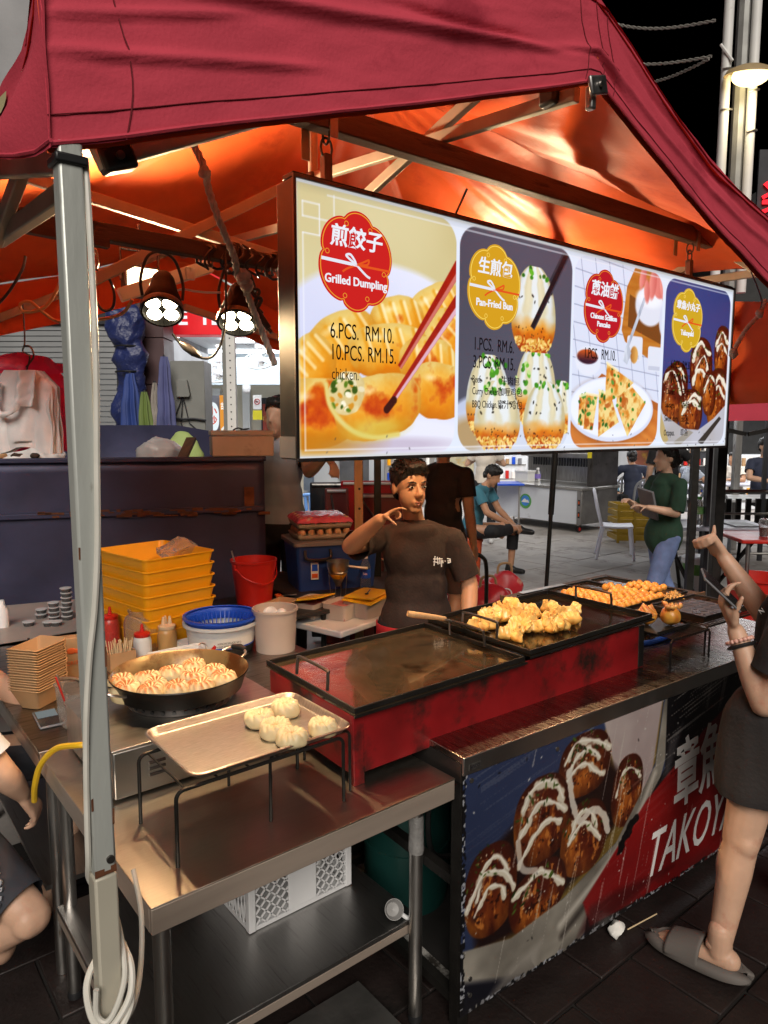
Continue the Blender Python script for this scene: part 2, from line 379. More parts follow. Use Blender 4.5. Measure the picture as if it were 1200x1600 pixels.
# ---------------------------------------------------------------- ground
g = MB(); g.box(-40, 60, -30, 70, -.06, -.012)
tag(g.out('ground', joint_mat, sharp=0), kind='structure')
st = MB(); st.add([(-40, 3.1, -.004), (60, 3.1, -.004), (60, 70, -.004), (-40, 70, -.004)], [(0, 1, 2, 3)])
street = tag(st.out('street', tarmac, sharp=0, fix=False), kind='structure')
pv = MB(); pv.add([(-4, -3, -.008), (6, -3, -.008), (6, 3.1, -.008), (-4, 3.1, -.008)], [(0, 1, 2, 3)])
pavement = tag(pv.out('pavement', joint_mat, sharp=0, fix=False), kind='structure')
pm = MB(); pm.box(-.146, .146, -.146, .146, -.05, 0); paver0 = pm.out('paver', paver_mat, pavement, bevel=.004)
k = 0
for i in range(-1, 13):
    for j in range(0, 10):
        if not (0.1 < .15 + i * .3 < 3.6): continue
        o = paver0 if k == 0 else paver0.copy()
        if k: COL.objects.link(o)
        o.location = (.15 + i * .3 + (.15 if j % 2 else 0), .1 + j * .3, random.uniform(-.003, .003)); o.rotation_euler = (random.uniform(-.006, .006), random.uniform(-.006, .006), random.choice((0, PI / 2, PI))); k += 1
sm_ = MB(); sm_.box(-.292, .292, -.292, .292, -.05, 0); slab0 = sm_.out('slab', slab_mat, street, bevel=.005)
k = 0
for i in range(0, 30):
    for j in range(0, 22):
        c = Vector((3.2 + i * .6 + (.3 if j % 2 else 0), 2.2 + j * .6, 0)); dd = c.dot(fwd0); rr = c.dot(right)
        if not (4.0 < dd < 11.5 and .02 < rr / dd < .56 and c.y > 2.3): continue
        o = slab0 if k == 0 else slab0.copy()
        if k: COL.objects.link(o)
        o.location = (c.x, c.y, random.uniform(-.002, .004)); o.rotation_euler = (random.uniform(-.003, .003), random.uniform(-.003, .003), random.choice((0, PI / 2, PI))); k += 1

# ---------------------------------------------------------------- tent
tent = root('canopy_tent', 'red pop-up canopy tent with lamplight-tinted orange lining over the dumpling stall', 'tent', (.304, 1.04, 0))
X0, X1, Y0, Y1 = .27, 3.30, 1.03, 3.48
from mathutils import noise as nz
def lerp_tab(tab, x):
    if x <= tab[0][0]: return tab[0][1:]
    for a, b in zip(tab, tab[1:]):
        if x <= b[0]:
            t = (x - a[0]) / (b[0] - a[0]); return tuple(p + (q - p) * t for p, q in zip(a[1:], b[1:]))
    return tab[-1][1:]
FV = [(.27, 2.060, 2.34), (.35, 2.086, 2.36), (.5, 2.142, 2.40), (.67, 2.200, 2.45), (1.01, 2.319, 2.55), (1.31, 2.427, 2.635), (1.44, 2.476, 2.672), (1.478, 2.462, 2.655), (1.727, 2.365, 2.535), (1.983, 2.270, 2.440), (2.224, 2.195, 2.375), (2.378, 2.146, 2.35), (2.76, 2.02, 2.25), (3.34, 1.93, 2.18)]
def fv_fold(x, v):
    z = 0
    for (xa, va, xb, vb, w, h, ta) in ((.45, .78, 1.30, .40, .045, .016, .28), (.95, .66, 1.44, .30, .04, -.012, .2), (.33, .42, .62, .33, .028, .010, .1), (1.50, .35, 2.3, .55, .05, .010, .2), (.30, .6, .5, .62, .022, .008, .08), (1.7, .8, 2.6, .8, .08, -.012, .2)):
        if xa - ta < x < xb + ta:
            t = (x - xa) / (xb - xa); vc = va + (vb - va) * t; e = max(0.0, min(1.0, min(x - xa + ta, xb + ta - x) / ta))
            z += h * e * math.exp(-((v - vc) / w) ** 2)
    return z + .006 * nz.noise(Vector((x * 5, v * 2.2, 3))) + .0016 * nz.noise(Vector((x * 17 + v * 5, v * 10, 8))) + .0006 * nz.noise(Vector((x * 50, v * 22, 5)))
def fv(u, v):
    x = X0 + (X1 + .02 - X0) * u; zb, zt = lerp_tab(FV, x)
    return (x, Y0 - .008 - fv_fold(x, v) + .012 * v, zb + (zt - zb) * v)
b = MB(); b.grid(fv, 260, 44); b.out('front_valance', fabric_out, tent, sharp=180, fix=False)
b = MB(); b.grid(lambda u, v: (lambda p: (p[0], p[1] + .012, p[2] - .003))(fv(u, v)), 90, 12); b.out('front_valance_lining', fabric_in, tent, sharp=180, fix=False)
# hem roll, seams
hem = [fv(i / 60, .02) for i in range(61)]
b = MB(); b.tube([(x, y - .001, z) for x, y, z in hem], .0035, 6); b.out('hem', fabric_out, tent)
b = MB(); b.tube([(x, y - .0012, z) for x, y, z in [fv(i / 80, .145) for i in range(81)]], .0009, 5)
for xs in (.37, 1.395, 1.455, 1.50):
    u = (xs - X0) / (X1 + .02 - X0); b.tube([(p[0], p[1] - .0012, p[2]) for p in [fv(u + .004 * math.sin(i * .4), i / 14) for i in range(15)]], .0011, 5)
b.out('seam', fabric_seam, tent)
LV = [(.99, 2.060, 2.36), (1.07, 2.062, 2.262), (1.13, 2.070, 2.215), (1.2, 2.088, 2.205), (1.31, 2.116, 2.185), (1.6, 2.16, 2.30), (2.2, 2.24, 2.45), (3.0, 2.15, 2.38), (3.48, 2.08, 2.30)]
def lv(u, v):
    y = 1.018 + (Y1 - 1.018) * u; zb, zt = lerp_tab(LV, y)
    return (X0 + .002 - max(0, min(1, (y - 1.03) / .09)) * (.006 + .05 * math.exp(-((y - 1.28) / .2) ** 2) * (1 - v) + .010 * math.sin(v * 7 + y * 16) * math.exp(-((y - 1.1) / .25) ** 2)) + .004 * nz.noise(Vector((y * 9, v * 3, 1))), y, zb + (zt - zb) * v)
b = MB(); b.grid(lv, 90, 18); b.out('side_valance', fabric_out, tent, sharp=180, fix=False)
b = MB(); b.tube([lv(i / 50, .03) for i in range(51)], .003, 6); b.out('hem', fabric_out, tent)
def bv_(u, v):
    x = X0 + (X1 - X0) * u; zb, zt = lerp_tab([(.27, 2.05, 2.27), (.67, 2.097, 2.31), (1.06, 2.215, 2.42), (1.36, 2.33, 2.54), (1.55, 2.30, 2.53), (2.02, 2.134, 2.36), (3.30, 2.02, 2.24)], x)
    return (x, Y1 + .01 + .008 * nz.noise(Vector((x * 7, v, 5))), zb + (zt - zb) * v)
b = MB(); b.grid(bv_, 60, 8); b.out('back_valance', fabric_in, tent, sharp=180, fix=False)
def rv_(u, v):
    y = Y0 + (Y1 - Y0) * u; zb, zt = 1.83 + .02 * math.sin(y * 3), 2.18 + .14 * math.sin((y - Y0) / (Y1 - Y0) * PI)
    return (X1 - .01 + .03 * math.sin(v * 9 + y * 2) * (1 - v) + .012 * nz.noise(Vector((y * 4, v * 4, 7))), y, zb + (zt - zb) * v)
b = MB(); b.grid(rv_, 60, 24); b.out('side_curtain', fabric_in, tent, sharp=180, fix=False)
# roof: eaves to apex, sagging between the ribs
APEX = (1.70, 2.27, 3.05)
def eave(t):
    t = (t % 1.0) * 4; s = int(t); q = t - s
    if s == 0: x = X0 + (X1 - X0) * q; return (x, Y0, lerp_tab(FV, x)[1] - .02)
    if s == 1: y = Y0 + (Y1 - Y0) * q; return (X1, y, 2.30 + .16 * math.sin(q * PI))
    if s == 2: x = X1 - (X1 - X0) * q; return (x, Y1, bv_((x - X0) / (X1 - X0), 1)[2])
    y = Y1 - (Y1 - Y0) * q; return (X0, y, lerp_tab(LV, y)[1] - .012)
def roof(t, v, dz=0.0):
    e = eave(t); w = v ** .9
    p = Vector(e).lerp(Vector(APEX), v); q = (t * 4) % 1.0
    sag = -.07 * math.sin(PI * v) * math.sin(PI * q) ** 2
    rip = (1 - v) * v * 4 * (.008 * math.sin(q * 46 + 5 * nz.noise(Vector((q * 3, v * 3, t)))) * math.exp(-((q - .5) / .22) ** 2))
    p.z += sag + rip + .016 * nz.noise(Vector((p.x * 3.2, p.y * 3.2, 2))) + .004 * nz.noise(Vector((p.x * 11, p.y * 11, 4))) + dz
    return tuple(p)
b = MB(); b.grid(lambda u, v: roof(u, v), 240, 40); b.out('roof_lining', fabric_in, tent, sharp=180, fix=False)
b = MB(); b.grid(lambda u, v: roof(u, v, .012), 120, 14); b.out('roof_cloth', fabric_out, tent, sharp=180, fix=False)
# corner post with chipped lower sleeve
b = MB(); b.box(.280, .312, 1.021, 1.053, 1.045, 2.075); b.out('upper_post', post_grey, tent, bevel=.004)
b = MB(); b.box(.2790, .3130, 1.0200, 1.0540, 0.0, 1.0435); b.out('lower_post', mat('beige_grey_post_paint', (.46, .43, .35), .5, .15, .1, 5, dirt=(.16, .11, .06), dirt_amt=.16, dirt_scale=12), tent, bevel=.004)
b = MB(); b.box(.275, .317, 1.016, 1.058, 2.045, 2.058); b.out('post_cap', black_plastic, tent, bevel=.003)
b = MB(); b.cyl((.303, 1.0212, 1.068), (.303, 1.017, 1.068), .006, n=12); b.out('bolt', steel_dark, tent)
b = MB()
for xx, zz, w, h in ((.2803, 1.045, .013, .011), (.291, 1.045, .012, .006), (.303, 1.045, .009, .012), (.2803, 1.15, .003, .018), (.2803, 1.25, .002, .026), (.3095, 1.12, .0025, .024), (.3098, 1.36, .002, .03), (.2803, 1.52, .002, .016)):
    b.box(xx, xx + w, 1.0204, 1.0214, zz, zz + h)
b.noise(.0012, 300); tag(b.out('chipped_patch', rust, tent), kind='stuff')
# frame bars
def bar(name, p0, p1, w=.022, h=.034, m=bar_mat): q = MB(); q.beam(p0, p1, w, h); return q.out(name, m, tent, bevel=.003)
bar('truss_bar', (.345, 1.075, 2.078), (1.44, 1.075, 2.61), .02, .034, post_grey)
bar('truss_bar', (1.46, 1.07, 2.62), (3.28, 1.07, 2.05))
bar('truss_bar', (1.475, 1.10, 2.485), (1.50, 2.30, 2.61)); bar('truss_bar', (1.515, 1.40, 2.64), (1.515, 2.05, 2.455))
bar('truss_bar', (1.515, 2.05, 2.455), (1.50, 3.44, 2.55))
bar('truss_bar', (.68, 2.27, 2.13), (1.46, 2.27, 2.60)); bar('truss_bar', (.30, 2.285, 2.44), (1.44, 2.285, 2.30)); bar('truss_bar', (1.55, 2.27, 2.6), (3.26, 2.27, 2.25)); bar('truss_bar', (1.56, 2.28, 2.35), (3.26, 2.28, 2.56))
bar('truss_bar', (.30, 3.44, 2.375), (2.05, 3.44, 2.65)); bar('truss_bar', (.32, 3.455, 1.99), (1.45, 3.455, 2.565)); bar('truss_bar', (1.50, 3.44, 2.30), (3.26, 3.44, 1.95))
bar('truss_bar', (.31, 1.09, 2.07), (.31, 2.25, 2.36)); bar('truss_bar', (.345, 1.36, 2.215), (.345, 1.75, 2.10)); bar('truss_bar', (.36, 1.22, 2.085), (.36, 1.80, 2.115)); bar('truss_bar', (.32, 2.3, 2.35), (.32, 3.45, 2.05))
bar('truss_bar', (3.25, 1.09, 2.36), (3.25, 2.25, 2.39)); bar('truss_bar', (3.24, 1.5, 2.56), (3.24, 2.25, 2.26)); bar('truss_bar', (3.25, 1.08, 2.10), (3.22, 1.75, 2.60)); bar('truss_bar', (3.25, 2.3, 2.39), (3.25, 3.44, 2.10))
for p in ((1.50, 2.27, 2.60), (1.515, 1.72, 2.548), (1.47, 1.17, 2.50)):
    q = MB(); q.obox(p, (.05, .05, .045)); q.out('joint', black_plastic, tent, bevel=.008)
q = MB(); q.cyl((1.5, 2.27, 2.60), (1.5, 2.27, 3.01), .018); q.out('centre_pole', bar_mat, tent)
q = MB(); q.obox((.372, 1.07, 2.083), (.05, .03, .036), Euler((0, -.36, 0)).to_matrix()); hb = q.out('bar_bracket', black_plastic, tent, bevel=.005)
q = MB(); q.cyl((.372, 1.054, 2.083), (.372, 1.049, 2.083), .006, n=12); q.out('bolt', steel, hb)
q = MB(); q.obox((1.43, 1.012, 2.462), (.062, .01, .040), Euler((0, -.3, 0)).to_matrix()); q.obox((1.43, 1.03, 2.44), (.018, .02, .05)); cb = q.out('corner_bracket', steel_dull, tent, bevel=.004)
q = MB(); q.cyl((1.43, 1.006, 2.462), (1.43, 1.0, 2.462), .006, n=12); q.out('bolt', steel, cb)
# sewn patch on the side cloth
pt = []
def patch_pt(u, v, off=.004): y = 1.19 + .20 * u; p = lv((y - 1.018) / (Y1 - 1.018), .12 + .70 * v); return (p[0] - off, p[1], p[2])
b = MB(); b.grid(lambda u, v: patch_pt(u, v), 10, 8); po = b.out('sewn_patch', mat('khaki_patch', (.42, .37, .20), .8, 0, .1, 20), tent, sharp=180, fix=False)
e_ = Vector(patch_pt(0, .5)) - Vector(patch_pt(.8, .5)); n_ = Vector((0, 0, 1))
words('OIZARI', .050, ink_black, Vector(patch_pt(.42, .55, .012)), e_, n_, 'patch_lettering', po, depth=.0004, sx=.75)
# the far side bars of the neighbouring stall
nt_ = root('canopy_tent', 'dark red canopy of the next stall behind the sign, black folding frame', 'tent', G(2.9, 5.2))
nt_.rotation_euler = (0, 0, BZ)
b = MB(); b.grid(lambda u, v: (-1.1 + 3.6 * u, .03 * math.sin(u * 9), 1.76 + .30 * v + .02 * nz.noise(Vector((u * 8, v, 3)))), 40, 6)
b.out('valance', fabric_out, nt_, sharp=180, fix=False)
b = MB(); b.grid(lambda u, v: (-1.1 + 3.6 * u, 2.4 * v, 2.06 + .5 * math.sin(PI * v)), 12, 12); b.out('roof_cloth', fabric_out, nt_, sharp=180, fix=False)
for i in range(4):
    q = MB(); x = -1.0 + i * .8; q.beam((x, .1, 1.66), (x + .8, .1, 1.83), .02, .03); q.out('truss_bar', black_iron, nt_)
    q = MB(); q.beam((x, .13, 1.83), (x + .8, .13, 1.66), .02, .03); q.out('truss_bar', black_iron, nt_)
for x in (-.62, 2.4):
    q = MB(); q.box(x, x + .05, .05, .10, 0, 1.9); q.out('leg', black_iron, nt_)

# ---------------------------------------------------------------- wooden beams and hangers
bm_ = root('wooden_beam', 'long brown timber beam carrying the lit menu sign', 'beam', (1.0, 1.58, 2.49))
q = MB(); q.beam((.62, 1.58, 2.478), (3.5, 1.58, 2.502), .045, .062); q.noise(.003, 6).out('timber', wood, bm_, bevel=.004)
bm2 = root('wooden_beam', 'dark timber beam over the bun table carrying the work lamps', 'beam', (.3, 2.0, 2.2))
q = MB(); q.beam((.12, 2.0, 2.225), (3.35, 2.0, 2.190), .038, .045); q.noise(.003, 6).out('timber', wood_dark, bm2, bevel=.004)
q = MB(); q.beam((.42, 1.985, 2.195), (.66, 1.985, 2.187), .025, .022); q.out('batten', wood_dark, bm2)
# ---------------------------------------------------------------- shopfronts behind, on the left
def BR(name, label, cat, r, d, z=0.0, group=None, turn=0.0): return root(name, label, cat, G(r, d, z), BZ + turn, group)
bd = BR('building', 'grey rendered shop building with closed roller shutter on the left', 'building', -4.0, 7.1)
q = MB(); q.box(-5, 1.55, .12, 3.0, 2.95, 9.0); q.out('wall', grey_wall, bd)
q = MB(); q.box(-5, -1.9, .10, 3.0, 0, 2.95); q.box(1.50, 1.55, .14, 3.0, 0, 2.95); q.out('wall', grey_wall, bd)
q = MB(); q.box(-1.9, 1.52, .06, .30, 2.72, 2.95); q.out('lintel', dark_frame, bd, bevel=.005)
q = MB(); q.box(1.36, 1.50, .02, .16, 0, 2.72); q.out('shutter_guide', dark_frame, bd, bevel=.005)
q = MB(); q.box(1.56, 1.62, -.02, .10, 0, 2.95); q.out('downpipe', white_paint, bd, bevel=.01)
rs = bpy.data.objects.new('roller_shutter', None); COL.objects.link(rs); rs.parent = bd
q = MB(); q.prism([(0, 0), (.018, .006), (.018, .046), (0, .052), (.01, .052), (.024, .046), (.024, .004)], 3.24, (-1.89, .12, 0), Matrix(((0, 0, 1), (-1, 0, 0), (0, 1, 0))))
s0 = q.out('slat', shutter_mat, rs)
for i in range(20):
    o = s0 if i == 0 else s0.copy()
    if i: COL.objects.link(o)
    o.location.z = 1.66 + i * .053
q = MB(); q.box(-1.89, 1.35, .10, .118, 0, 1.66); q.out('shutter_foot', shutter_mat, rs)

ct = BR('column', 'maroon tiled shop column beside the roller shutter', 'column', -2.14, 6.7)
for i in range(8):
    q = MB(); q.box(-.20, .14, -.12, .2, i * .42 + .003, i * .42 + .417); q.out('tile', column_mat, ct, bevel=.004)
def bundle(name, label, cat, r, d, prof, m, amp=.05, sx=1, sy=.7, seed=1):
    t = BR(name, label, cat, r, d, prof[0][1]); q = MB(); q.lathe([(a, z - prof[0][1]) for a, z in prof], n=40, sx=sx, sy=sy)
    q.noise(amp, 4.5, seed).noise(amp * .35, 15, seed + 3); q.out('cover', m, t, sharp=180); return t
tarp_m = mat('crumpled_blue_tarpaulin', (.020, .030, .115), .32, 0, .2, 4, .8, 14, bdist=.03)
def prof_fine(tab, n=36):
    zs = [tab[0][1] + (tab[-1][1] - tab[0][1]) * i / n for i in range(n + 1)]
    return [(lerp_tab([(z, r) for r, z in tab], z)[0], z) for z in zs]
tp = bundle('tarpaulin_bundle', 'crumpled blue tarpaulin bundle tied to the maroon column', 'tarpaulin', -2.26, 6.42, prof_fine([(.02, 1.5), (.13, 1.52), (.14, 1.95), (.115, 2.2), (.145, 2.3), (.12, 2.42), (.165, 2.5), (.17, 2.62), (.12, 2.76), (.02, 2.82)]), tarp_m, .075)
q = MB(); q.tube(arc((0, 0, .70), .12, 0, 2 * PI, 20), .008, 6, True); q.tube(arc((0, 0, .92), .12, 0, 2 * PI, 20), .008, 6, True); q.out('tie', cable_black, tp)
def umbrella(label, r, d, z0, z1, rad, m, seed, top=True):
    t = BR('folded_umbrella', label, 'umbrella', r, d, z0, 'parasols stowed against the column'); q = MB(); h = z1 - z0
    q.grid(lambda u, v: ((rad * (.28 + .72 * (1 - v) ** .7) * (1 + .28 * math.cos(u * 2 * PI * 7)) * math.cos(u * 2 * PI)), (rad * .8 * (.28 + .72 * (1 - v) ** .7) * (1 + .28 * math.cos(u * 2 * PI * 7)) * math.sin(u * 2 * PI)), h * v), 84, 12)
    q.noise(.012, 8, seed).out('canopy', m, t, sharp=180)
    q = MB(); q.cyl((0, 0, -.25), (0, 0, h + .015), .010, n=8); q.out('pole', dark_frame, t); return t
umbrella('folded blue parasol with a faded red panel hanging against the column', -2.22, 6.30, 1.40, 2.18, .10, mat('faded_blue_canvas', (.03, .06, .24), .6, 0, .2, 3, dirt=(.35, .12, .08), dirt_amt=.35, dirt_scale=2), 4)
umbrella('folded green and yellow parasol between the blue ones', -2.08, 6.25, 1.38, 2.02, .075, mat('green_yellow_canvas', (.14, .20, .05), .6, 0, .3, 2, dirt=(.42, .34, .06), dirt_amt=.5, dirt_scale=2), 9)
umbrella('folded clear plastic rain cover standing beside the green parasol', -2.00, 6.28, 1.4, 2.1, .05, mat('milky_plastic_sheet', (.30, .27, .24), .2, 0, .3, 8, .6, 20), 14)
umbrella('folded dusty violet parasol hung by the grey meter box', -1.90, 6.25, 1.40, 2.32, .085, mat('dusty_violet_canvas', (.09, .10, .24), .65, 0, .2, 4), 19)
eb = BR('meter_box', 'grey steel electricity meter box with hood and cables on the shop post', 'meter box', -1.90, 6.42, 0)
grey_box = mat('grey_box_paint', (.22, .225, .21), .5, .1, .1, 5)
q = MB(); q.box(.0, .30, 0, .28, 1.68, 2.30); q.out('cabinet', grey_box, eb, bevel=.006)
q = MB(); q.prism([(.06, 1.98), (.17, 1.98), (.18, 2.0), (.155, 2.13), (.06, 2.13)], .05, (0, -.002, 0), XZ); q.out('hood', grey_box, eb, bevel=.004)
q = MB(); 
for xx in (.09, .115, .14): q.tube([(.11, -.02, 1.99), (xx - .03 + (xx - .115) * 2, -.015, 1.75), (xx + (xx - .115) * 4, -.01, 1.68)], .005, 5)
q.tube([(-.03, -.015, 1.80), (.1, -.03, 1.785), (.2, -.02, 1.79), (.31, -.02, 1.775)], .011, 6); q.out('conduit', dark_frame, eb)
gb = bundle('cloth_bundle', 'pale green cloth bundle slumped below the meter box', 'cloth', -1.70, 6.0, prof_fine([(.02, 1.30), (.17, 1.36), (.17, 1.48), (.13, 1.60), (.06, 1.68), (.02, 1.69)], 24), mat('pale_green_cloth', (.36, .46, .16), .7, 0, .1, 4, .6, 12), .03, 1, .6, 6)

# bright eating house: ceiling, soffit, back wall, lamps
sh = BR('eating_house', 'brightly lit white eating house with red fascia behind the lamps', 'building', -1.0, 7.4)
q = MB(); q.box(-1.25, .6, -.1, .1, 2.64, 3.5); q.out('fascia', mat('red_fascia', (.75, .012, .02), .4, emit=(.75, .012, .02), estr=.35), sh, bevel=.005)
words('ICE  TEA', .20, glow('lit_white_letters', (.9, .9, .92), 1.1), (-.88, -.112, 2.80), (1, 0, 0), (0, 0, 1), 'fascia_lettering', sh, weight=.006)
ceil_m = mat('white_ceiling_board', (.74, .77, .80), .6, 0, .03)
for i in range(7):
    q = MB(); q.box(-2.6 + i * .45, -2.6 + i * .45 + .44, .10, 4.5, 2.80, 2.83); q.out('ceiling_board', ceil_m, sh, bevel=.004)
q = MB(); q.box(-2.6, .55, 3.1, 3.3, 2.34, 2.797); q.out('soffit', mat('pale_blue_soffit', (.62, .72, .78), .6), sh)
q = MB(); q.box(-2.6, -.35, 4.4, 4.5, 0, 2.797); q.out('back_wall', cream_wall, sh)
for x in (-2.18, -1.72, -1.24):
    q = MB(); q.box(x - .06, x + .06, 4.25, 4.4, 0, 2.35); q.out('pilaster', white_paint, sh, bevel=.005)
q = MB(); q.box(-2.7, -2.6, 0, 4.4, 0, 2.797); q.out('side_wall', mat('white_wall_tile', (.70, .72, .74), .5), sh)
for (x0, x1, y0, y1) in ((-1.3, .4, .45, .52), (-1.0, .5, 1.5, 1.57), (-1.9, -.2, 2.7, 2.77)):
    q = MB(); q.box(x0, x1, y0, y1, 2.755, 2.795); q.out('tube_lamp', glow('fluorescent_tube', (.92, .97, 1.0), 5.0), sh)
for (x, y) in ((-1.15, 2.2), (-.7, 1.1), (-.9, 2.9), (-1.5, 1.2)):
    q = MB(); q.cyl((x, y, 2.775), (x, y, 2.797), .075, n=20); q.out('ceiling_lamp', glow('round_ceiling_lamp', (1, .97, .9), 3.0), sh)
q = MB(); q.cyl((-1.0, 3.07, 2.27), (-1.0, 3.07, 2.33), .06, n=16); q.ball((-1.0, 3.07, 2.26), .055); q.out('camera_dome', white_plastic, sh)
q = MB(); q.box(-1.0, -.72, 4.28, 4.36, 0, 2.2); q.out('doorway', dark_frame, sh)
q = MB(); q.box(-.97, -.76, 4.24, 4.275, .1, 2.1); q.out('menu_board', mat('dim_menu_board', (.35, .05, .03), .5, dirt=(.6, .35, .05), dirt_amt=.6, dirt_scale=7), sh)
area = bpy.data.lights.new('eating_house_light', 'AREA'); area.shape = 'RECTANGLE'; area.size = 2.4; area.size_y = 3.2; area.energy = 75; area.color = (.95, .98, 1)
ao = bpy.data.objects.new('eating_house_light', area); COL.objects.link(ao); ao.location = G(-2.0, 9.3, 2.73); ao.rotation_euler = (0, 0, BZ)
for (label, xx, dd, zz, s) in (('white wall fan above the lit dish signs, behind the post', -1.50, 6.5, 2.19, 1.0), ('white wall fan right of the shop post, higher up', -1.12, 6.5, 2.31, 1.0)):
    r_, d_ = (xx, dd)
    fn = BR('wall_fan', label, 'fan', r_ * 1.35, d_ * 1.35, 0, 'wall fans in the eating house'); zz = 1.7 + (zz - 1.7) * 1.35
    q = MB(); q.tube(arc((0, 0, zz), .19, 0, 2 * PI, 28, (1, 0, 0), (0, .8, .6)), .007, 6, True); q.tube(arc((0, -.02, zz - .02), .10, 0, 2 * PI, 20, (1, 0, 0), (0, .8, .6)), .004, 5, True)
    for i in range(16):
        a = 2 * PI * i / 16; q.tube([(0, -.03, zz - .05), (.19 * math.cos(a), .152 * math.sin(a), zz + .114 * math.sin(a))], .0025, 4)
    q.out('cage', steel, fn)
    q = MB()
    for i in range(3):
        a = 2 * PI * i / 3; q.grid(lambda u, v: (lambda rr, aa: (rr * math.cos(aa), rr * .8 * math.sin(aa) + .02 * (u - .5), zz + rr * .6 * math.sin(aa)))(.03 + .14 * v, a + (u - .5) * .9), 6, 4)
    q.out('blades', mat('fan_blade_grey', (.45, .47, .5), .4), fn, fix=False)
    q = MB(); q.ball((0, .04, zz), (.06, .07, .06)); q.cyl((0, .06, zz), (0, .08, zz + .17), .025, n=10); q.box(-.06, .06, .04, .10, zz + .15, zz + .26); q.out('motor', white_plastic, fn)
sp = BR('shop_post', 'pale grey punched steel post in front of the eating house', 'post', -1.283, 6.0)
q = MB(); q.box(-.052, .052, -.03, .03, 0, 3.0); q.out('post', white_paint, sp, bevel=.004)
q = MB(); q.box(-.052, -.022, -.034, -.031, 0, 2.99); q.out('side_face', grey_box, sp)
q = MB()
for i in range(26): q.cyl((.012, -.0305, 1.3 + i * .06), (.012, -.033, 1.3 + i * .06), .006, n=8)
q.out('punched_hole', dark_frame, sp)
lb = BR('lit_sign', 'white oval lit sign with red characters on a dark panel in the eating house', 'sign', -2.43, 9.8)
q = MB(); q.box(-.02, .20, .0, .06, 1.45, 2.15); q.out('panel', mat('sign_panel_grey', (.16, .17, .2), .4), lb)
q = MB(); q.prism([(.09 + .085 * math.cos(t), 1.86 + .20 * math.copysign(abs(math.sin(t)) ** .7, math.sin(t))) for t in [2 * PI * i / 32 for i in range(32)]], .02, (0, -.001, 0), XZ); q.out('oval', glow('oval_sign_glow', (.85, .95, .98), 1.0), lb)
words('小\n炒', .13, glow('sign_red', (.75, .08, .04), .9), (.09, -.025, 1.87), (1, 0, 0), (0, 0, 1), 'sign_lettering', lb, weight=.003)
q = MB(); q.box(-.02, .20, -.012, -.002, 1.45, 1.58); q.out('blue_strip', glow('blue_strip_glow', (.02, .05, .7), 1.0), lb)
words('SEAFOOD', .04, glow('sign_white', (.9, .9, .9), 1), (.09, -.02, 1.515), (1, 0, 0), (0, 0, 1), 'strip_lettering', lb)
lo = BR('lit_sign', 'narrow orange lit sign with white characters and a diamond dish picture', 'sign', -2.17, 9.7)
q = MB(); q.box(-.05, .10, .0, .06, 1.55, 2.15); q.out('panel', glow('orange_sign_glow', (.80, .32, .05), 1.0), lo)
words('古早味', .10, glow('sign_white_warm', (.95, .93, .85), 1.1), (.025, -.006, 2.0), (1, 0, 0), (0, 0, 1), 'sign_lettering', lo, sx=.4, weight=.004)
q = MB(); q.prism([(.025, 1.58), (.085, 1.64), (.085, 1.70), (.025, 1.76), (-.035, 1.70), (-.035, 1.64)], .01, (0, -.002, 0), XZ); q.out('diamond', glow('diamond_glow', (.9, .88, .8), 1), lo)
q = MB(); q.cyl((.025, -.013, 1.67), (.025, -.018, 1.67), .035, n=16); q.out('dish', glow('dish_glow', (.75, .35, .05), .9), lo)
ns_ = BR('notice', 'white no smoking notice with red ring above a yellow notice', 'sign', -1.69, 9.6)
q = MB(); q.box(-.06, .05, 0, .01, 1.96, 2.15); q.out('white_sheet', white_paint, ns_)
q = MB(); q.tube(arc((-.005, -.004, 2.06), .035, 0, 2 * PI, 20, (1, 0, 0), (0, 0, 1)), .005, 6, True); q.beam((-.028, -.004, 2.085), (.018, -.004, 2.035), .004, .006); q.out('red_ring', red_plastic, ns_)
q = MB(); q.box(-.028, .012, -.006, -.001, 2.052, 2.066); q.out('cigarette', ink_black, ns_)
q = MB(); q.box(-.065, .055, -.002, .01, 1.82, 1.945); q.out('yellow_sheet', mat('yellow_notice', (.75, .66, .03), .6), ns_)

# ---------------------------------------------------------------- rusty steel skip with rubbish bags
sk = root('skip_container', 'dark blue rusty steel skip standing behind the crate table', 'skip', (1.4, 4.1, 0))
A = G(-2.9, 3.97); Bp = G(-.757, 4.45)
ux = (Bp - A).normalized(); uy = Vector((-ux.y, ux.x, 0)); Ls = (Bp - A).length
def SKP(a, b_, z): v = A + ux * a + uy * b_; return (v.x, v.y, z)
q = MB(); q.grid(lambda u, v: SKP(u * Ls, .012 * nz.noise(Vector((u * 6, v * 5, 3))), .15 + 1.36 * v), 40, 20); q.out('front_plate', skip_mat, sk, sharp=180, fix=False, solid=.012)
q = MB(); q.grid(lambda u, v: SKP(Ls - .0, .0 + u * 1.7, .15 + 1.36 * v), 10, 10); q.out('side_plate', skip_mat, sk, sharp=180, fix=False, solid=.012)
q = MB(); q.add([SKP(0, 1.7, .15), SKP(Ls, 1.7, .15), SKP(Ls, 1.7, 1.62), SKP(Ls * .72, 1.7, 1.73), SKP(0, 1.7, 1.73)], [(0, 1, 2, 3, 4)]); q.out('back_plate', skip_mat, sk, solid=.012)
q = MB(); q.beam(SKP(0, -.006, 1.515), SKP(Ls, -.006, 1.515), .045, .03); q.beam(SKP(Ls, 0, 1.515), SKP(Ls, 1.7, 1.60), .04, .03); q.out('top_rail', skip_mat, sk, bevel=.006)
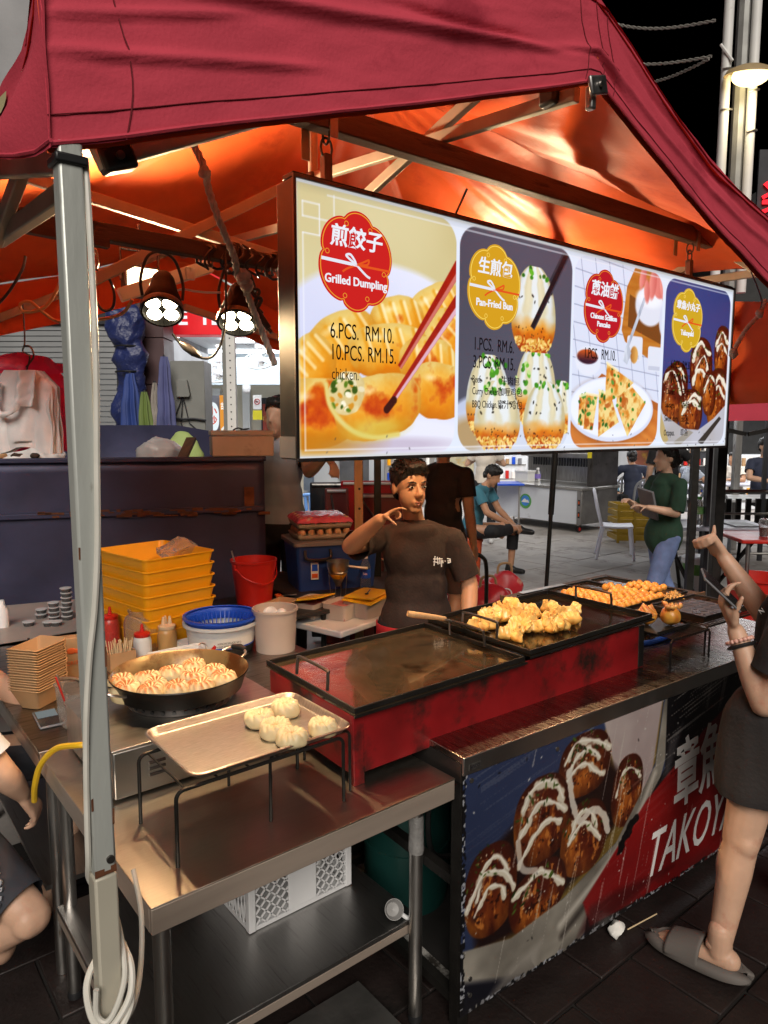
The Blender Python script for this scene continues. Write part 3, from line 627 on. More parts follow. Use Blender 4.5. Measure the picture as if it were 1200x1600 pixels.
q = MB(); q.beam(SKP(0, -.02, 1.18), SKP(Ls, -.02, 1.205), .03, .035); q.out('weld_rail', skip_mat, sk, bevel=.006)
q = MB()
for i in range(60):
    a = random.uniform(.9, Ls); q.obox(SKP(a, -.036, 1.195 + random.uniform(-.02, .02)), (random.uniform(.02, .09), .004, random.uniform(.006, .02)), Matrix.Rotation(math.atan2(ux.y, ux.x), 3, 'Z'))
q.obox(SKP(Ls - .09, -.018, 1.28), (.06, .006, .12), Matrix.Rotation(math.atan2(ux.y, ux.x), 3, 'Z'))
tag(q.out('rust_scab', rust, sk, sharp=0), kind='stuff')
q = MB(); q.beam(SKP(Ls - .03, -.01, .15), SKP(Ls - .03, -.01, 1.5), .06, .03); q.beam(SKP(Ls * .62, -.015, .15), SKP(Ls * .62, -.015, 1.18), .05, .03); q.out('stiffener', skip_mat, sk, bevel=.004)
q = MB(); q.box(-.1, .1, -.1, .1, 0, .15)
for a in (.3, Ls - .4):
    q2 = MB(); q2.obox(SKP(a, .5, .075), (.12, .9, .15)); q2.out('skid', skip_mat, sk)
fill = MB(); fill.grid(lambda u, v: SKP(.05 + (Ls - .1) * u, .05 + 1.6 * v, 1.40 + .06 * nz.noise(Vector((u * 7, v * 7, 1)))), 30, 16); fill.out('rubbish', mat('mixed_rubbish', (.30, .27, .22), .8, 0, .6, 9, .8, 20, dirt=(.06, .05, .04), dirt_amt=.6, dirt_scale=6), sk, sharp=180, fix=False)
bx = root('foam_box', 'dirty cream foam box with a lid standing on the skip rim', 'box', (2.14, 4.09, 1.53))
bx.rotation_euler = (0, 0, R(-22))
foam = mat('dirty_cream_foam', (.66, .54, .44), .85, 0, .08, 5, .3, 60, dirt=(.45, .33, .24), dirt_amt=.35)
q = MB(); q.box(-.19, .19, -.10, .16, 0, .125); q.out('body', foam, bx, bevel=.008)
q = MB(); q.box(-.195, .195, -.105, .165, .128, .160); q.out('lid', foam, bx, bevel=.008)
q = MB(); q.tube(spline([(-.05, .0, .162), (-.02, .02, .175), (.02, .0, .166), (.05, .03, .172), (.0, .05, .165)]), .005, 6); q.out('wire_scrap', cable_black, bx)
def bag(name, label, loc, size, m, seed, group=None, cat='bag'):
    t = root(name, label, cat, loc, group=group); q = MB(); q.ball((0, 0, size[2] * .5), (size[0] / 2, size[1] / 2, size[2] / 2), 36, 24)
    q.noise(size[0] * .09, 3.2 / size[0], seed).noise(size[0] * .04, 9 / size[0], seed + 5); q.out('sack', m, t, sharp=180); return t
bag('rubbish_bag', 'pale crumpled plastic bag lying in the skip by the post', SKP(1.55, .5, 1.40), (.30, .26, .24), mat('pale_grey_bag', (.5, .46, .45), .35, 0, .2, 5, .6, 14), 3)
bag('rubbish_bag', 'white torn plastic bag on the left of the skip', SKP(.82, .16, 1.45), (.42, .3, .14), white_bag, 8)
bag('rubbish_bag', 'small yellow plastic bag at the skip rim on the far left', SKP(.50, .14, 1.45), (.16, .16, .13), mat('yellow_bag', (.6, .46, .08), .4, 0, .2, 5, .5, 14), 12)
for i, (a, m, w) in enumerate(((.70, wood_pale, .06), (.78, wood_dark, .07), (.88, wood_dark, .05))):
    t = root('scrap', ('tan food scrap on the skip rim, leftmost', 'dark food scrap on the skip rim, middle', 'small dark food scrap on the skip rim nearest the post')[i], 'scrap', SKP(a, .01, 1.531)); q = MB(); q.ball((0, 0, .012), (w / 2, w / 3, .016), 14, 8).noise(.008, 40, i).out('scrap', m, t)
pl_ = root('broken_plank', 'broken brown plank sticking out of the skip', 'plank', SKP(1.66, .06, 1.42)); q = MB(); q.beam((0, 0, 0), (.17, .12, .22), .07, .02); q.noise(.01, 9).out('plank', wood, pl_)
# ---------------------------------------------------------------- work lamps hung from the dark beam
shell_m = mat('black_lamp_shell', (.004, .004, .004), .6, .0, .2, 8, spec=.05)
bulb_m = glow('led_bulb_face', (1.0, .84, .56), 26.0)
WARM = (1.0, .66, .34)
def lamp_head(label, loc, tilt, power, spot=2.45, group='work lamps over the griddles', hook=None):
    t = root('work_lamp', label, 'lamp', loc, group=group); t.scale = (.9, .9, .9)
    dn = Vector(tilt).normalized(); M3 = (-dn).to_track_quat('Z', 'Y').to_matrix(); tilt = M3.to_euler()
    def T(b): b.v = [tuple(M3 @ Vector(v)) for v in b.v]; return b
    q = MB(); q.lathe([(0, .105), (.014, .104), (.027, .097), (.036, .08), (.041, .055), (.046, .03), (.056, .0), (.064, -.035), (.064, -.062), (.059, -.062), (.058, -.035), (.05, .0), (.0, .02)], n=32); q.noise(.001, 30); T(q).out('shell', shell_m, t, sharp=50)
    q = MB(); q.lathe([(.0655, -.040), (.068, -.043), (.068, -.060), (.0655, -.062)], n=32, close=True); T(q).out('rim', black_plastic, t)
    q = MB()
    for i in range(28):
        a = 2 * PI * i / 28; q.tube([(.030 * math.cos(a), .030 * math.sin(a), -.060), (.060 * math.cos(a), .060 * math.sin(a), -.0605)], .0006, 4)
    T(q); tag(q.out('grille', black_plastic, t), kind='stuff')
    for (x, y) in ((.026, .024), (-.026, .024), (.026, -.024), (-.026, -.024)):
        q = MB(); q.ball((x, y, -.047), (.0235, .0235, .010), 16, 8); T(q).out('bulb', bulb_m, t)
    q = MB(); top = loc; hook = hook or (0, 0, (2.205 - loc[2]) / .9)
    q.tube(spline([(-.066, 0, .0), (-.070, 0, .05), (-.050, 0, .115), (-.02, 0, .14), (.02, 0, .14), (.050, 0, .115), (.070, 0, .05), (.066, 0, .0)], 5), .005, 6); q.out('yoke', black_plastic, t)
    q = MB(); q.tube([(0, 0, .138), hook], .004, 6); q.out('hanger', cable_black, t)
    L = bpy.data.lights.new('work_lamp_light', 'SPOT'); L.energy = power; L.color = WARM; L.spot_size = spot; L.spot_blend = .55; L.shadow_soft_size = .035
    lo_ = bpy.data.objects.new('work_lamp_light', L); COL.objects.link(lo_); lo_.parent = t
    lo_.location = M3 @ Vector((0, 0, -.075)); lo_.rotation_euler = tilt
    return t
lamp_head('black four bulb work lamp hanging nearest the grey tent post', (.828, 2.045, 2.075), (-.26, -.50, -.80), 36)
lamp_head('black four bulb work lamp hanging beside the menu sign edge, with rope in front', (1.04, 1.99, 2.058), (-.30, -.42, -.80), 36)
lamp_head('black four bulb work lamp behind the pan-fried bun picture of the sign', (1.62, 1.735, 2.13), (.16, .42, -1), 44, hook=(0, -.145, .33))
lamp_head('black four bulb work lamp behind the takoyaki picture of the sign', (2.72, 1.90, 2.07), (-.02, -.10, -1), 42)
# upward floodlight lighting the lining, and the tube batten in front of it
fl = root('flood_lamp', 'small open flood lamp shining up at the orange-tinted lining behind the work lamps', 'lamp', (1.06, 2.83, 2.27))
q = MB(); q.box(-.07, .07, -.02, .03, -.06, .06); q.out('housing', dark_frame, fl, bevel=.006)
q = MB(); q.box(-.06, .06, -.026, -.021, -.05, .05); q.out('glass', glow('flood_glass', (1, .82, .5), 6.0), fl)
q = MB(); q.tube([(-.075, .005, 0), (-.075, .005, .12), (.075, .005, .12), (.075, .005, 0)], .006, 6); q.tube([(0, .005, .12), (0, .005, .22)], .006, 6); q.out('bracket', dark_frame, fl)
L = bpy.data.lights.new('flood_light', 'SPOT'); L.energy = 230; L.color = (1, .72, .42); L.spot_size = R(150); L.spot_blend = .9; L.shadow_soft_size = .06
lo_ = bpy.data.objects.new('flood_light', L); COL.objects.link(lo_); lo_.parent = fl; lo_.location = (0, -.05, 0); lo_.rotation_euler = Vector((.24, .78, -.58)).to_track_quat('Z', 'Y').to_euler()
f2 = copy_tree(fl, (2.78, 2.70, 2.22), None, 'small open flood lamp shining up at the lining, hidden behind the menu sign'); 
for c in kids(f2):
    if c.type == 'LIGHT': c.data = c.data.copy(); c.data.energy = 115; c.rotation_euler = Vector((.10, .80, -.50)).to_track_quat('Z', 'Y').to_euler()
f2['group'] = fl['group'] = 'flood lamps under the tent roof'
bt = root('lamp_batten', 'dusty tube lamp batten tied under the tent roof behind the lamps', 'lamp', (1.0, 2.47, 2.2))
q = MB(); q.beam((.86, 2.50, 2.15), (1.17, 2.44, 2.28), .035, .045); q.out('batten', mat('dusty_cream_paint', (.55, .44, .32), .6), bt, bevel=.004)
q = MB(); q.box(1.07, 1.10, 2.42, 2.435, 2.22, 2.26); q.out('clip', steel, bt)

# ---------------------------------------------------------------- a small painter for flat prints (photo prints on the sign and the counter front)
class Print:
    def __init__(s, W, H, res):
        s.nx, s.ny = int(W / res), int(H / res); s.W, s.H = W, H
        s.U, s.V = np.meshgrid((np.arange(s.nx + 1)) * W / s.nx, (np.arange(s.ny + 1)) * H / s.ny)
        s.img = np.zeros((s.ny + 1, s.nx + 1, 3)); s.soft = res * 1.1
    def lay(s, m, col):
        col = np.asarray(col, float); col = col / 255.0 if col.max() > 1.01 or col.ndim == 1 else col
        s.img = s.img * (1 - m[..., None]) + col * m[..., None]
    def noise(s, fu, fv, octv=4, seed=0, rough=.55, rot=0.0):
        rs = np.random.RandomState(seed + 101); out = np.zeros_like(s.U); amp = 1; tot = 0
        u = s.U * math.cos(rot) - s.V * math.sin(rot); v = s.U * math.sin(rot) + s.V * math.cos(rot)
        for o in range(octv):
            L = rs.rand(97, 97); x = (u * fu * 2 ** o + 13.7 * o) % 96; y = (v * fv * 2 ** o + 7.3 * o) % 96
            xi, yi = x.astype(int), y.astype(int); xf, yf = x - xi, y - yi; xf = xf * xf * (3 - 2 * xf); yf = yf * yf * (3 - 2 * yf)
            xi1, yi1 = (xi + 1) % 96, (yi + 1) % 96
            out += amp * (L[yi, xi] * (1 - xf) * (1 - yf) + L[yi, xi1] * xf * (1 - yf) + L[yi1, xi] * (1 - xf) * yf + L[yi1, xi1] * xf * yf); tot += amp; amp *= rough
        return out / tot
    def loc(s, cx, cy, rx, ry, rot=0.0):
        x = s.U - cx; y = s.V - cy; c, d = math.cos(rot), math.sin(rot)
        return (x * c + y * d) / rx, (-x * d + y * c) / ry
    def ell(s, cx, cy, rx, ry, rot=0.0, soft=None, warp=0.0, seed=0, p=2.0):
        x, y = s.loc(cx, cy, rx, ry, rot); d = (np.abs(x) ** p + np.abs(y) ** p) ** (1 / p)
        if warp: d = d + warp * (s.noise(14, 14, 3, seed) - .5)
        return np.clip((1 - d) * min(rx, ry) / (soft or s.soft) + .5, 0, 1)
    def rrect(s, x0, x1, y0, y1, r):
        dx = np.maximum(np.maximum(x0 + r - s.U, s.U - x1 + r), 0); dy = np.maximum(np.maximum(y0 + r - s.V, s.V - y1 + r), 0)
        return np.clip((r - np.sqrt(dx * dx + dy * dy)) / s.soft + .5, 0, 1) * ((s.U > x0) & (s.U < x1) & (s.V > y0) & (s.V < y1))
    def poly(s, pts, soft=None):
        """filled outline by even-odd rule with a soft edge"""
        P = np.array(pts); ins = np.zeros_like(s.U, bool); dist = np.full_like(s.U, 9.0)
        for a, b in zip(P, np.roll(P, -1, 0)):
            cond = ((a[1] > s.V) != (b[1] > s.V)); xs = (b[0] - a[0]) * (s.V - a[1]) / (b[1] - a[1] + 1e-12) + a[0]; ins ^= cond & (s.U < xs)
            dist = np.minimum(dist, s.seg(a, b))
        return np.clip(np.where(ins, dist, -dist) / (soft or s.soft) + .5, 0, 1)
    def seg(s, a, b):
        d = np.array(b) - np.array(a); L2 = d @ d + 1e-12; t = np.clip(((s.U - a[0]) * d[0] + (s.V - a[1]) * d[1]) / L2, 0, 1)
        return np.hypot(s.U - a[0] - t * d[0], s.V - a[1] - t * d[1])
    def stroke(s, pts, w, soft=None, wob=0.0, seed=0):
        P = [p[:2] for p in spline([(x, y, 0) for x, y in pts], 5)] if len(pts) > 2 else pts; d = np.full_like(s.U, 9.0)
        for a, b in zip(P, P[1:]): d = np.minimum(d, s.seg(tuple(a), tuple(b)))
        if wob: d = d + wob * (s.noise(40, 40, 2, seed) - .5)
        return np.clip((w - d) / (soft or s.soft) + .5, 0, 1)
    def flecks(s, m, n, r, cols, seed, el=2.0):
        rs = np.random.RandomState(seed); iy, ix = np.where(m > .5)
        if len(iy) == 0: return
        for i in range(n):
            k = rs.randint(len(iy)); cx, cy = s.U[iy[k], ix[k]], s.V[iy[k], ix[k]]; rr = r * rs.uniform(.6, 1.3); W = int(rr * el * 2 * s.nx / s.W) + 2
            sl = (slice(max(0, iy[k] - W), iy[k] + W + 1), slice(max(0, ix[k] - W), ix[k] + W + 1)); a = rs.uniform(0, PI)
            x = (s.U[sl] - cx) * math.cos(a) + (s.V[sl] - cy) * math.sin(a); y = -(s.U[sl] - cx) * math.sin(a) + (s.V[sl] - cy) * math.cos(a)
            mm = np.clip((1 - np.hypot(x / (rr * el), y / rr)) * rr / s.soft + .5, 0, 1)[..., None]
            s.img[sl] = s.img[sl] * (1 - mm) + np.array(cols[rs.randint(len(cols))]) / 255.0 * mm
    def mixc(s, a, b, t): t = np.clip(t, 0, 1)[..., None]; return np.array(a) / 255.0 * (1 - t) + np.array(b) / 255.0 * t
    # --- dishes
    def dumpling(s, cx, cy, rx, ry, rot, seed, brown=.6, pleats=True):
        x, y = s.loc(cx, cy, rx, ry, rot); m = s.ell(cx, cy, rx, ry, rot, warp=.12, seed=seed, p=2.3); n = s.noise(18, 18, 4, seed); r = np.hypot(x, y)
        c = s.mixc((226, 142, 14), (250, 224, 150), .5 + .55 * y + .9 * (n - .5)); c = c * (1 - .22 * np.clip(r - .55, 0, 1))[..., None]
        c = c + (s.mixc((222, 120, 18), (188, 66, 8), s.noise(50, 50, 3, seed + 1) * 1.4 - .2) - c) * np.clip((n - .62 + .55 * brown - .55 * np.hypot(x - .15, y - .1)) * 4, 0, 1)[..., None]
        s.lay(m, c)
        if pleats:
            for k in range(4):
                px_ = -.6 + .4 * k; a = rot
                p0 = (cx + rx * px_ * math.cos(a) - ry * .75 * math.sin(a), cy + rx * px_ * math.sin(a) + ry * .75 * math.cos(a)); p1 = (cx + rx * (px_ + .12) * math.cos(a) + ry * .1 * math.sin(a), cy + rx * (px_ + .12) * math.sin(a) - ry * .1 * math.cos(a))
                s.lay(s.stroke([p0, p1], .006, .008) * m * .55, (228, 158, 30)); s.lay(s.stroke([(p0[0] + .012, p0[1]), (p1[0] + .012, p1[1])], .005, .006) * m * .6, (255, 248, 225))
        s.lay(s.ell(cx - rx * .3, cy + ry * .45, rx * .18, ry * .1, rot, soft=.012) * .5, (255, 252, 235))
    def bun(s, cx, y0, rx, h, seed, sesame=True):
        v = np.clip((s.V - y0) / h, 0, 1); wprof = rx * np.sqrt(np.clip(1 - np.abs(v - .36) ** 2.0 / np.where(v > .36, .43, .19), 0, 1))
        n = s.noise(20, 20, 3, seed); xx = (s.U - cx) / np.maximum(wprof, 1e-4)
        m = np.clip((wprof - np.abs(s.U - cx)) / s.soft + .5, 0, 1) * ((s.V > y0) & (s.V < y0 + h))
        ple = np.sin(xx * 9 + 3 * (n - .5) + seed) * np.clip((v - .25) * 3, 0, 1)
        c = s.mixc((232, 236, 238), (206, 182, 110), .25 + .45 * ple + .35 * (np.abs(xx) - .4)); c = c + (s.mixc((255, 255, 250), (255, 255, 250), v) - c) * (np.clip(ple - .3, 0, 1) * .6)[..., None]
        tb = np.clip((.42 - v + .16 * (n - .5)) * 5, 0, 1); c = c + (s.mixc((232, 148, 30), (186, 74, 10), (.30 - v) * 4 + .6 * (s.noise(60, 60, 2, seed + 2) - .5)) - c) * tb[..., None]
        c = c * (1 - .25 * np.clip(np.abs(xx) - .6, 0, 1))[..., None]; s.lay(m, c)
        s.flecks(m * (v < .30), 40, .0022, [(40, 20, 10), (70, 30, 10)], seed + 3, 1.2)
        if sesame: s.flecks(m * (v < .16), 110, .0035, [(240, 205, 120), (225, 175, 80), (250, 225, 150)], seed + 4, 2.0)
        s.flecks(m * (v > .5) * (v < .75), 9, .003, [(25, 20, 15)], seed + 5, 1.8); s.flecks(m * (v > .86), 10, .007, [(70, 150, 30), (110, 185, 50), (45, 120, 25)], seed + 6, 1.3)
    def tako(s, cx, cy, rx, ry, seed, mayo=3, rot=0.0, tone=1.0):
        x, y = s.loc(cx, cy, rx, ry, rot); m = s.ell(cx, cy, rx, ry, rot, warp=.05, seed=seed, p=2.4); n = s.noise(26, 9, 4, seed); r = np.hypot(x, y)
        c = s.mixc((206, 122, 40), (104, 36, 14), .45 + 1.5 * (n - .5) + .35 * x - .25 * y); c = c + (s.mixc((78, 22, 14), (120, 40, 18), n) - c) * np.clip((y * .8 + .25 + 1.6 * (s.noise(15, 8, 3, seed + 9) - .5)) * 2.2, 0, 1)[..., None] * .85
        c = c * (1 - .55 * np.clip(r - .55, 0, 1))[..., None] * tone; s.lay(m, c)
        s.flecks(m * (np.abs(x + .3) < .35) * (np.abs(y - .3) < .5), 26, rx * .022, [(235, 215, 190), (220, 190, 150), (200, 140, 90)], seed + 1, 1.6)
        s.lay(m * np.clip((s.noise(70, 30, 3, seed + 21) - .60) * 6, 0, .75) * (r < .85), (226, 150, 70)); s.lay(m * np.clip((s.noise(60, 60, 3, seed + 22) - .64) * 8, 0, .8) * (r < .8), (54, 16, 10)); s.lay(s.ell(cx - rx * .38, cy + ry * .30, rx * .10, ry * .22, rot - .3, soft=.02, warp=.6, seed=seed) * .55, (246, 222, 190))
        rs = np.random.RandomState(seed)
        for k in range(mayo):
            yy = .74 - .40 * k + rs.uniform(-.12, .12); tl = rs.uniform(-.22, .22); sp = rs.uniform(.6, .92); pts = [(cx + rx * a * sp + rx * rs.uniform(-.08, .08), cy + ry * (yy - rs.uniform(.35, .7) * a * a + tl * a + rs.uniform(-.07, .09))) for a in (-.95, -.5, 0, .5, .95)]
            s.lay(s.stroke(pts, rx * .115, wob=.008, seed=seed + k) * m * .25, (90, 60, 50)); s.lay(s.stroke([(a, b + ry * .02) for a, b in pts], rx * rs.uniform(.055, .10), soft=max(s.soft, rx * .045), wob=.024, seed=seed + k), np.array((226, 218, 200)) * tone); s.lay(s.stroke([(a, b + ry * .045) for a, b in pts], rx * .025, rx * .04) * .8, (250, 246, 236))
        s.flecks(m * (y > .15), 16, rx * .03, [(70, 95, 30), (95, 120, 45), (50, 70, 25)], seed + 2, 2.4)
    def mesh(s, name, m, parent, origin, ex, ez):
        o = np.array(origin); P = (o + s.U[..., None] * np.array(ex) + s.V[..., None] * np.array(ez)).reshape(-1, 3) - np.array(base_loc(parent)) * (abs(parent.rotation_euler.z) < 1e-6)
        nx, ny = s.nx, s.ny; i = np.arange(nx * ny); r, c = i // nx, i % nx; k = r * (nx + 1) + c
        F = np.stack([k, k + 1, k + nx + 2, k + nx + 1], 1).astype(np.int32)
        me = bpy.data.meshes.new(name); me.vertices.add(len(P)); me.vertices.foreach_set('co', P.astype(np.float32).ravel()); me.loops.add(F.size); me.loops.foreach_set('vertex_index', F.ravel())
        me.polygons.add(len(F)); me.polygons.foreach_set('loop_start', (np.arange(len(F)) * 4).astype(np.int32)); me.update(calc_edges=True)
        a = me.color_attributes.new('print', 'FLOAT_COLOR', 'POINT'); g = np.clip(s.img, 0, 1).reshape(-1, 3); lin = np.where(g <= .04045, g / 12.92, ((g + .055) / 1.055) ** 2.4)
        a.data.foreach_set('color', np.concatenate([lin, np.ones((len(lin), 1))], 1).astype(np.float32).ravel())
        o_ = bpy.data.objects.new(name, me); COL.objects.link(o_); me.materials.append(m); o_.parent = parent; return o_

# ---------------------------------------------------------------- lit menu sign
SX, SY, SZ, SW, SH = .972, 1.55, 1.625, 2.270, .684
sg = root('menu_sign', 'wide lit menu sign with four dish pictures hanging under the tent', 'sign', (SX, SY, SZ))
q = MB(); q.box(SX - .004, SX + SW + .004, SY + .004, SY + .085, SZ - .004, SZ + SH + .004); q.out('casing', black_plastic, sg, bevel=.004)
q = MB(); q.box(SX - .008, SX + SW + .008, SY - .006, SY + .003, SZ + SH, SZ + SH + .010); q.box(SX - .008, SX + SW + .008, SY - .006, SY + .003, SZ - .010, SZ)
q.box(SX - .009, SX, SY - .006, SY + .003, SZ, SZ + SH); q.box(SX + SW, SX + SW + .009, SY - .006, SY + .003, SZ, SZ + SH); q.out('edge_frame', steel_dark, sg, bevel=.0015)
q = MB(); q.box(SX - .004, SX + SW + .004, SY + .004, SY + .055, SZ + SH + .0045, SZ + SH + .018); q.out('top_rail', black_iron, sg, bevel=.003)
q = MB(); q.box(SX - .007, SX - .0045, SY + .004, SY + .083, SZ, SZ + .055); q.out('corner_cap', grey_plastic, sg)
P = Print(SW, SH, .0027)
P.lay(np.ones_like(P.U), (222, 230, 246))
p1 = P.rrect(-.2, .553, .004, SH - .006, .07) ; p2 = P.rrect(.566, 1.108, .006, SH - .008, .07); p3 = P.rrect(1.122, 1.690, .008, SH - .010, .07); p4 = P.rrect(1.712, 2.252, .010, SH - .012, .07)
keep = P.img.copy()
# grilled dumplings
P.lay(np.ones_like(P.U), P.mixc((198, 192, 152), (222, 218, 186), P.noise(3, 3, 3, 1)))
P.lay(P.ell(.30, .17, .44, .35, soft=.02), P.mixc((190, 202, 238), (236, 240, 252), (P.V - .1) * 1.5 + .3 * P.noise(4, 4, 3, 5)))
P.lay(P.ell(.32, .10, .42, .26, soft=.06), (214, 222, 246)); P.lay(P.ell(.33, .02, .46, .10, soft=.05), (232, 236, 250))
for a in ((.47, .40, .13, .085, .5, 3, .2), (.52, .33, .10, .09, .8, 4, .4), (.33, .37, .10, .07, .2, 5, .1), (.14, .29, .13, .085, .5, 6, .15), (.04, .24, .08, .07, .7, 7, .1), (.30, .29, .15, .075, .1, 8, .4), (.45, .26, .12, .08, -.1, 9, .6)): P.dumpling(*a)
P.dumpling(.485, .185, .115, .085, -.05, 10, .95, False); P.dumpling(.06, .115, .13, .092, .1, 11, .9, False)
P.lay(P.ell(.06, .035, .17, .03, soft=.03) * .8, (196, 140, 30)); P.lay(P.ell(.33, .03, .2, .02, soft=.02) * .5, (170, 160, 190))
P.dumpling(.262, .135, .155, .088, .22, 12, .85, False)
P.lay(P.ell(.155, .165, .062, .055, .6, warp=.5, seed=3), P.mixc((236, 226, 190), (206, 190, 140), P.noise(60, 60, 2, 4)))
P.flecks(P.ell(.15, .17, .055, .045, .6), 34, .006, [(90, 140, 40), (60, 105, 30), (232, 226, 200), (214, 160, 60), (250, 244, 225)], 5, 1.5)
P.lay(P.stroke([(.085, .19), (.10, .13), (.16, .075), (.24, .052), (.33, .06)], .007, .008), (226, 214, 150)); P.lay(P.ell(.25, .075, .10, .028, .1, soft=.03) * .7, (214, 208, 120))
for (a, b, hue) in (((.565, .555), (.335, .247), 0), ((.565, .455), (.288, .128), 1)):
    d = np.array(b) - np.array(a); nrm = np.array((-d[1], d[0])) / np.hypot(*d)
    w0, w1 = .019, .008
    P.lay(P.poly([tuple(np.array(a) + nrm * w0), tuple(np.array(b) + nrm * w1), tuple(np.array(b) - nrm * w1), tuple(np.array(a) - nrm * w0)]), P.mixc((150, 30, 22), (178, 52, 36), P.noise(50, 50, 3, 9)))
    P.lay(P.poly([tuple(np.array(a) + nrm * w0), tuple(np.array(b) + nrm * w1), tuple(np.array(b) + nrm * w1 * .1), tuple(np.array(a) + nrm * w0 * .25)]), (222, 186, 206) if hue else (206, 130, 130))
P.lay(P.stroke([(.315, .155), (.288, .128)], .011), (60, 16, 12))
i1 = np.clip(P.img, 0, 1) ** np.array([1.05, 1.22, 1.35])
# pan-fried buns
P.img = keep.copy(); P.lay(np.ones_like(P.U), P.mixc((96, 96, 112), (82, 82, 97), P.noise(2, 2, 2, 2)))
P.lay(P.ell(.84, .05, .36, .16, soft=.012), (196, 204, 228)); P.lay(P.ell(.84, .035, .33, .12, soft=.03), (214, 220, 236)); P.lay(P.ell(.62, .06, .09, .05, soft=.03), (186, 160, 120))
P.bun(.70, .055, .10, .25, 21); P.bun(.93, .09, .105, .26, 24); P.bun(1.07, .06, .07, .18, 25); P.bun(.745, .012, .108, .215, 27); P.bun(.98, .008, .112, .225, 30)
P.flecks(P.ell(.86, .245, .035, .06) + P.ell(.73, .262, .07, .02) + P.ell(.72, .20, .05, .018), 24, .008, [(84, 160, 40), (120, 190, 60), (50, 130, 30), (200, 225, 150)], 33, 1.3)
P.lay(P.poly([(1.06, .70), (1.10, .70), (.938, .425), (.908, .44)]) * .0, (0, 0, 0))
P.lay(P.poly([(1.052, .664), (1.088, .664), (.985, .52), (.965, .535)]), (62, 62, 72))
P.bun(.912, .325, .112, .275, 36)
P.lay(P.poly([(1.094, .664), (1.064, .664), (.894, .408), (.914, .398)]), (26, 26, 34)); P.lay(P.poly([(1.094, .664), (1.088, .664), (.91, .4), (.914, .398)]), (70, 70, 84))
i2 = np.clip(P.img, 0, 1) ** 1.15
# scallion pancake on a checked cloth by a small drawer cabinet
P.img = keep.copy(); P.lay(np.ones_like(P.U), (216, 222, 242))
for k in range(-4, 14):
    P.lay(P.stroke([(1.05 + k * .085, .75), (1.20 + k * .085, .1)], .0015) * .7, (110, 118, 150)); P.lay(P.stroke([(1.05, .15 + k * .06), (1.75, .10 + k * .06)], .0015) * .7, (110, 118, 150))
wd = P.mixc((206, 138, 58), (168, 92, 26), P.noise(5, 60, 4, 41))
P.lay(P.poly([(1.415, .44), (1.44, .60), (1.50, .69), (1.75, .69), (1.75, .30), (1.44, .40)]), wd); P.lay(P.poly([(1.455, .455), (1.46, .575), (1.75, .50), (1.75, .37)]), (120, 70, 30))
P.lay(P.ell(1.60, .545, .10, .075, soft=.01), (222, 224, 238)); P.lay(P.ell(1.60, .575, .085, .035, soft=.02), (240, 242, 250)); P.lay(P.ell(1.72, .50, .05, .07, soft=.01), (214, 218, 236)); P.lay(P.poly([(1.44, .46), (1.75, .395), (1.75, .375), (1.44, .44)]), wd)
for (x0, y0, x1, y1) in ((1.455, .335, 1.56, .425), (1.60, .30, 1.72, .395)): P.lay(P.rrect(x0, x1, y0, y1, .012), (222, 226, 240)); P.lay(P.rrect(x0 + .006, x1 - .02, y0 + .004, y0 + .02, .004) * .5, (170, 176, 200))
P.lay(P.ell(1.505, .355, .026, .032, soft=.006), P.mixc((222, 168, 90), (150, 88, 30), (1.52 - P.U) * 20))
P.lay(P.ell(1.215, .315, .075, .052, soft=.006), (226, 230, 244)); P.lay(P.ell(1.21, .33, .062, .026, soft=.005), P.mixc((50, 20, 40), (190, 80, 30), (P.V - .315) * 30))
tr = P.mixc((222, 140, 62), (190, 100, 36), P.noise(4, 50, 4, 44, rot=.45)); P.lay(P.poly([(1.06, -.05), (1.06, .10), (1.30, .275), (1.75, .16), (1.75, -.05)]), tr); P.lay(P.poly([(1.10, .13), (1.30, .275), (1.75, .16), (1.75, .13), (1.305, .245), (1.11, .105)]), (176, 96, 40))
P.lay(P.ell(1.375, .138, .272, .124, soft=.03) * .4, (120, 60, 20)); P.lay(P.ell(1.38, .147, .274, .120), (212, 218, 240)); P.lay(P.ell(1.38, .152, .262, .11, soft=.006), (236, 240, 252)); P.lay(P.ell(1.38, .15, .20, .078, soft=.02), (222, 228, 246))
def cake(pts, seed):
    m = P.poly(pts); n = P.noise(38, 38, 4, seed); P.lay(m, P.mixc((240, 214, 140), (214, 132, 40), (n - .38) * 3.2)); P.lay(m * np.clip((P.noise(24, 24, 3, seed + 1) - .60) * 9, 0, .8), (178, 78, 16)); P.flecks(m, 10, .006, [(70, 130, 40), (90, 150, 60), (50, 100, 30)], seed + 2, 1.4); P.lay(P.stroke(pts[:2], .005) * .8, (250, 236, 190))
for k, pts in enumerate(([(1.17, .19), (1.215, .20), (1.20, .085), (1.165, .09)], [(1.21, .20), (1.28, .195), (1.255, .07), (1.20, .075)], [(1.285, .215), (1.36, .20), (1.42, .10), (1.29, .045)], [(1.40, .215), (1.50, .235), (1.60, .175), (1.48, .045), (1.40, .16)], [(1.33, .315), (1.40, .29), (1.51, .25), (1.42, .20), (1.33, .165), (1.325, .24)])): cake(pts, 50 + 3 * k)
P.lay(P.poly([(1.555, .575), (1.572, .57), (1.47, .385), (1.485, .36), (1.46, .315), (1.43, .33), (1.44, .37), (1.455, .392)]), P.mixc((150, 158, 178), (226, 232, 244), P.noise(60, 20, 2, 61)))
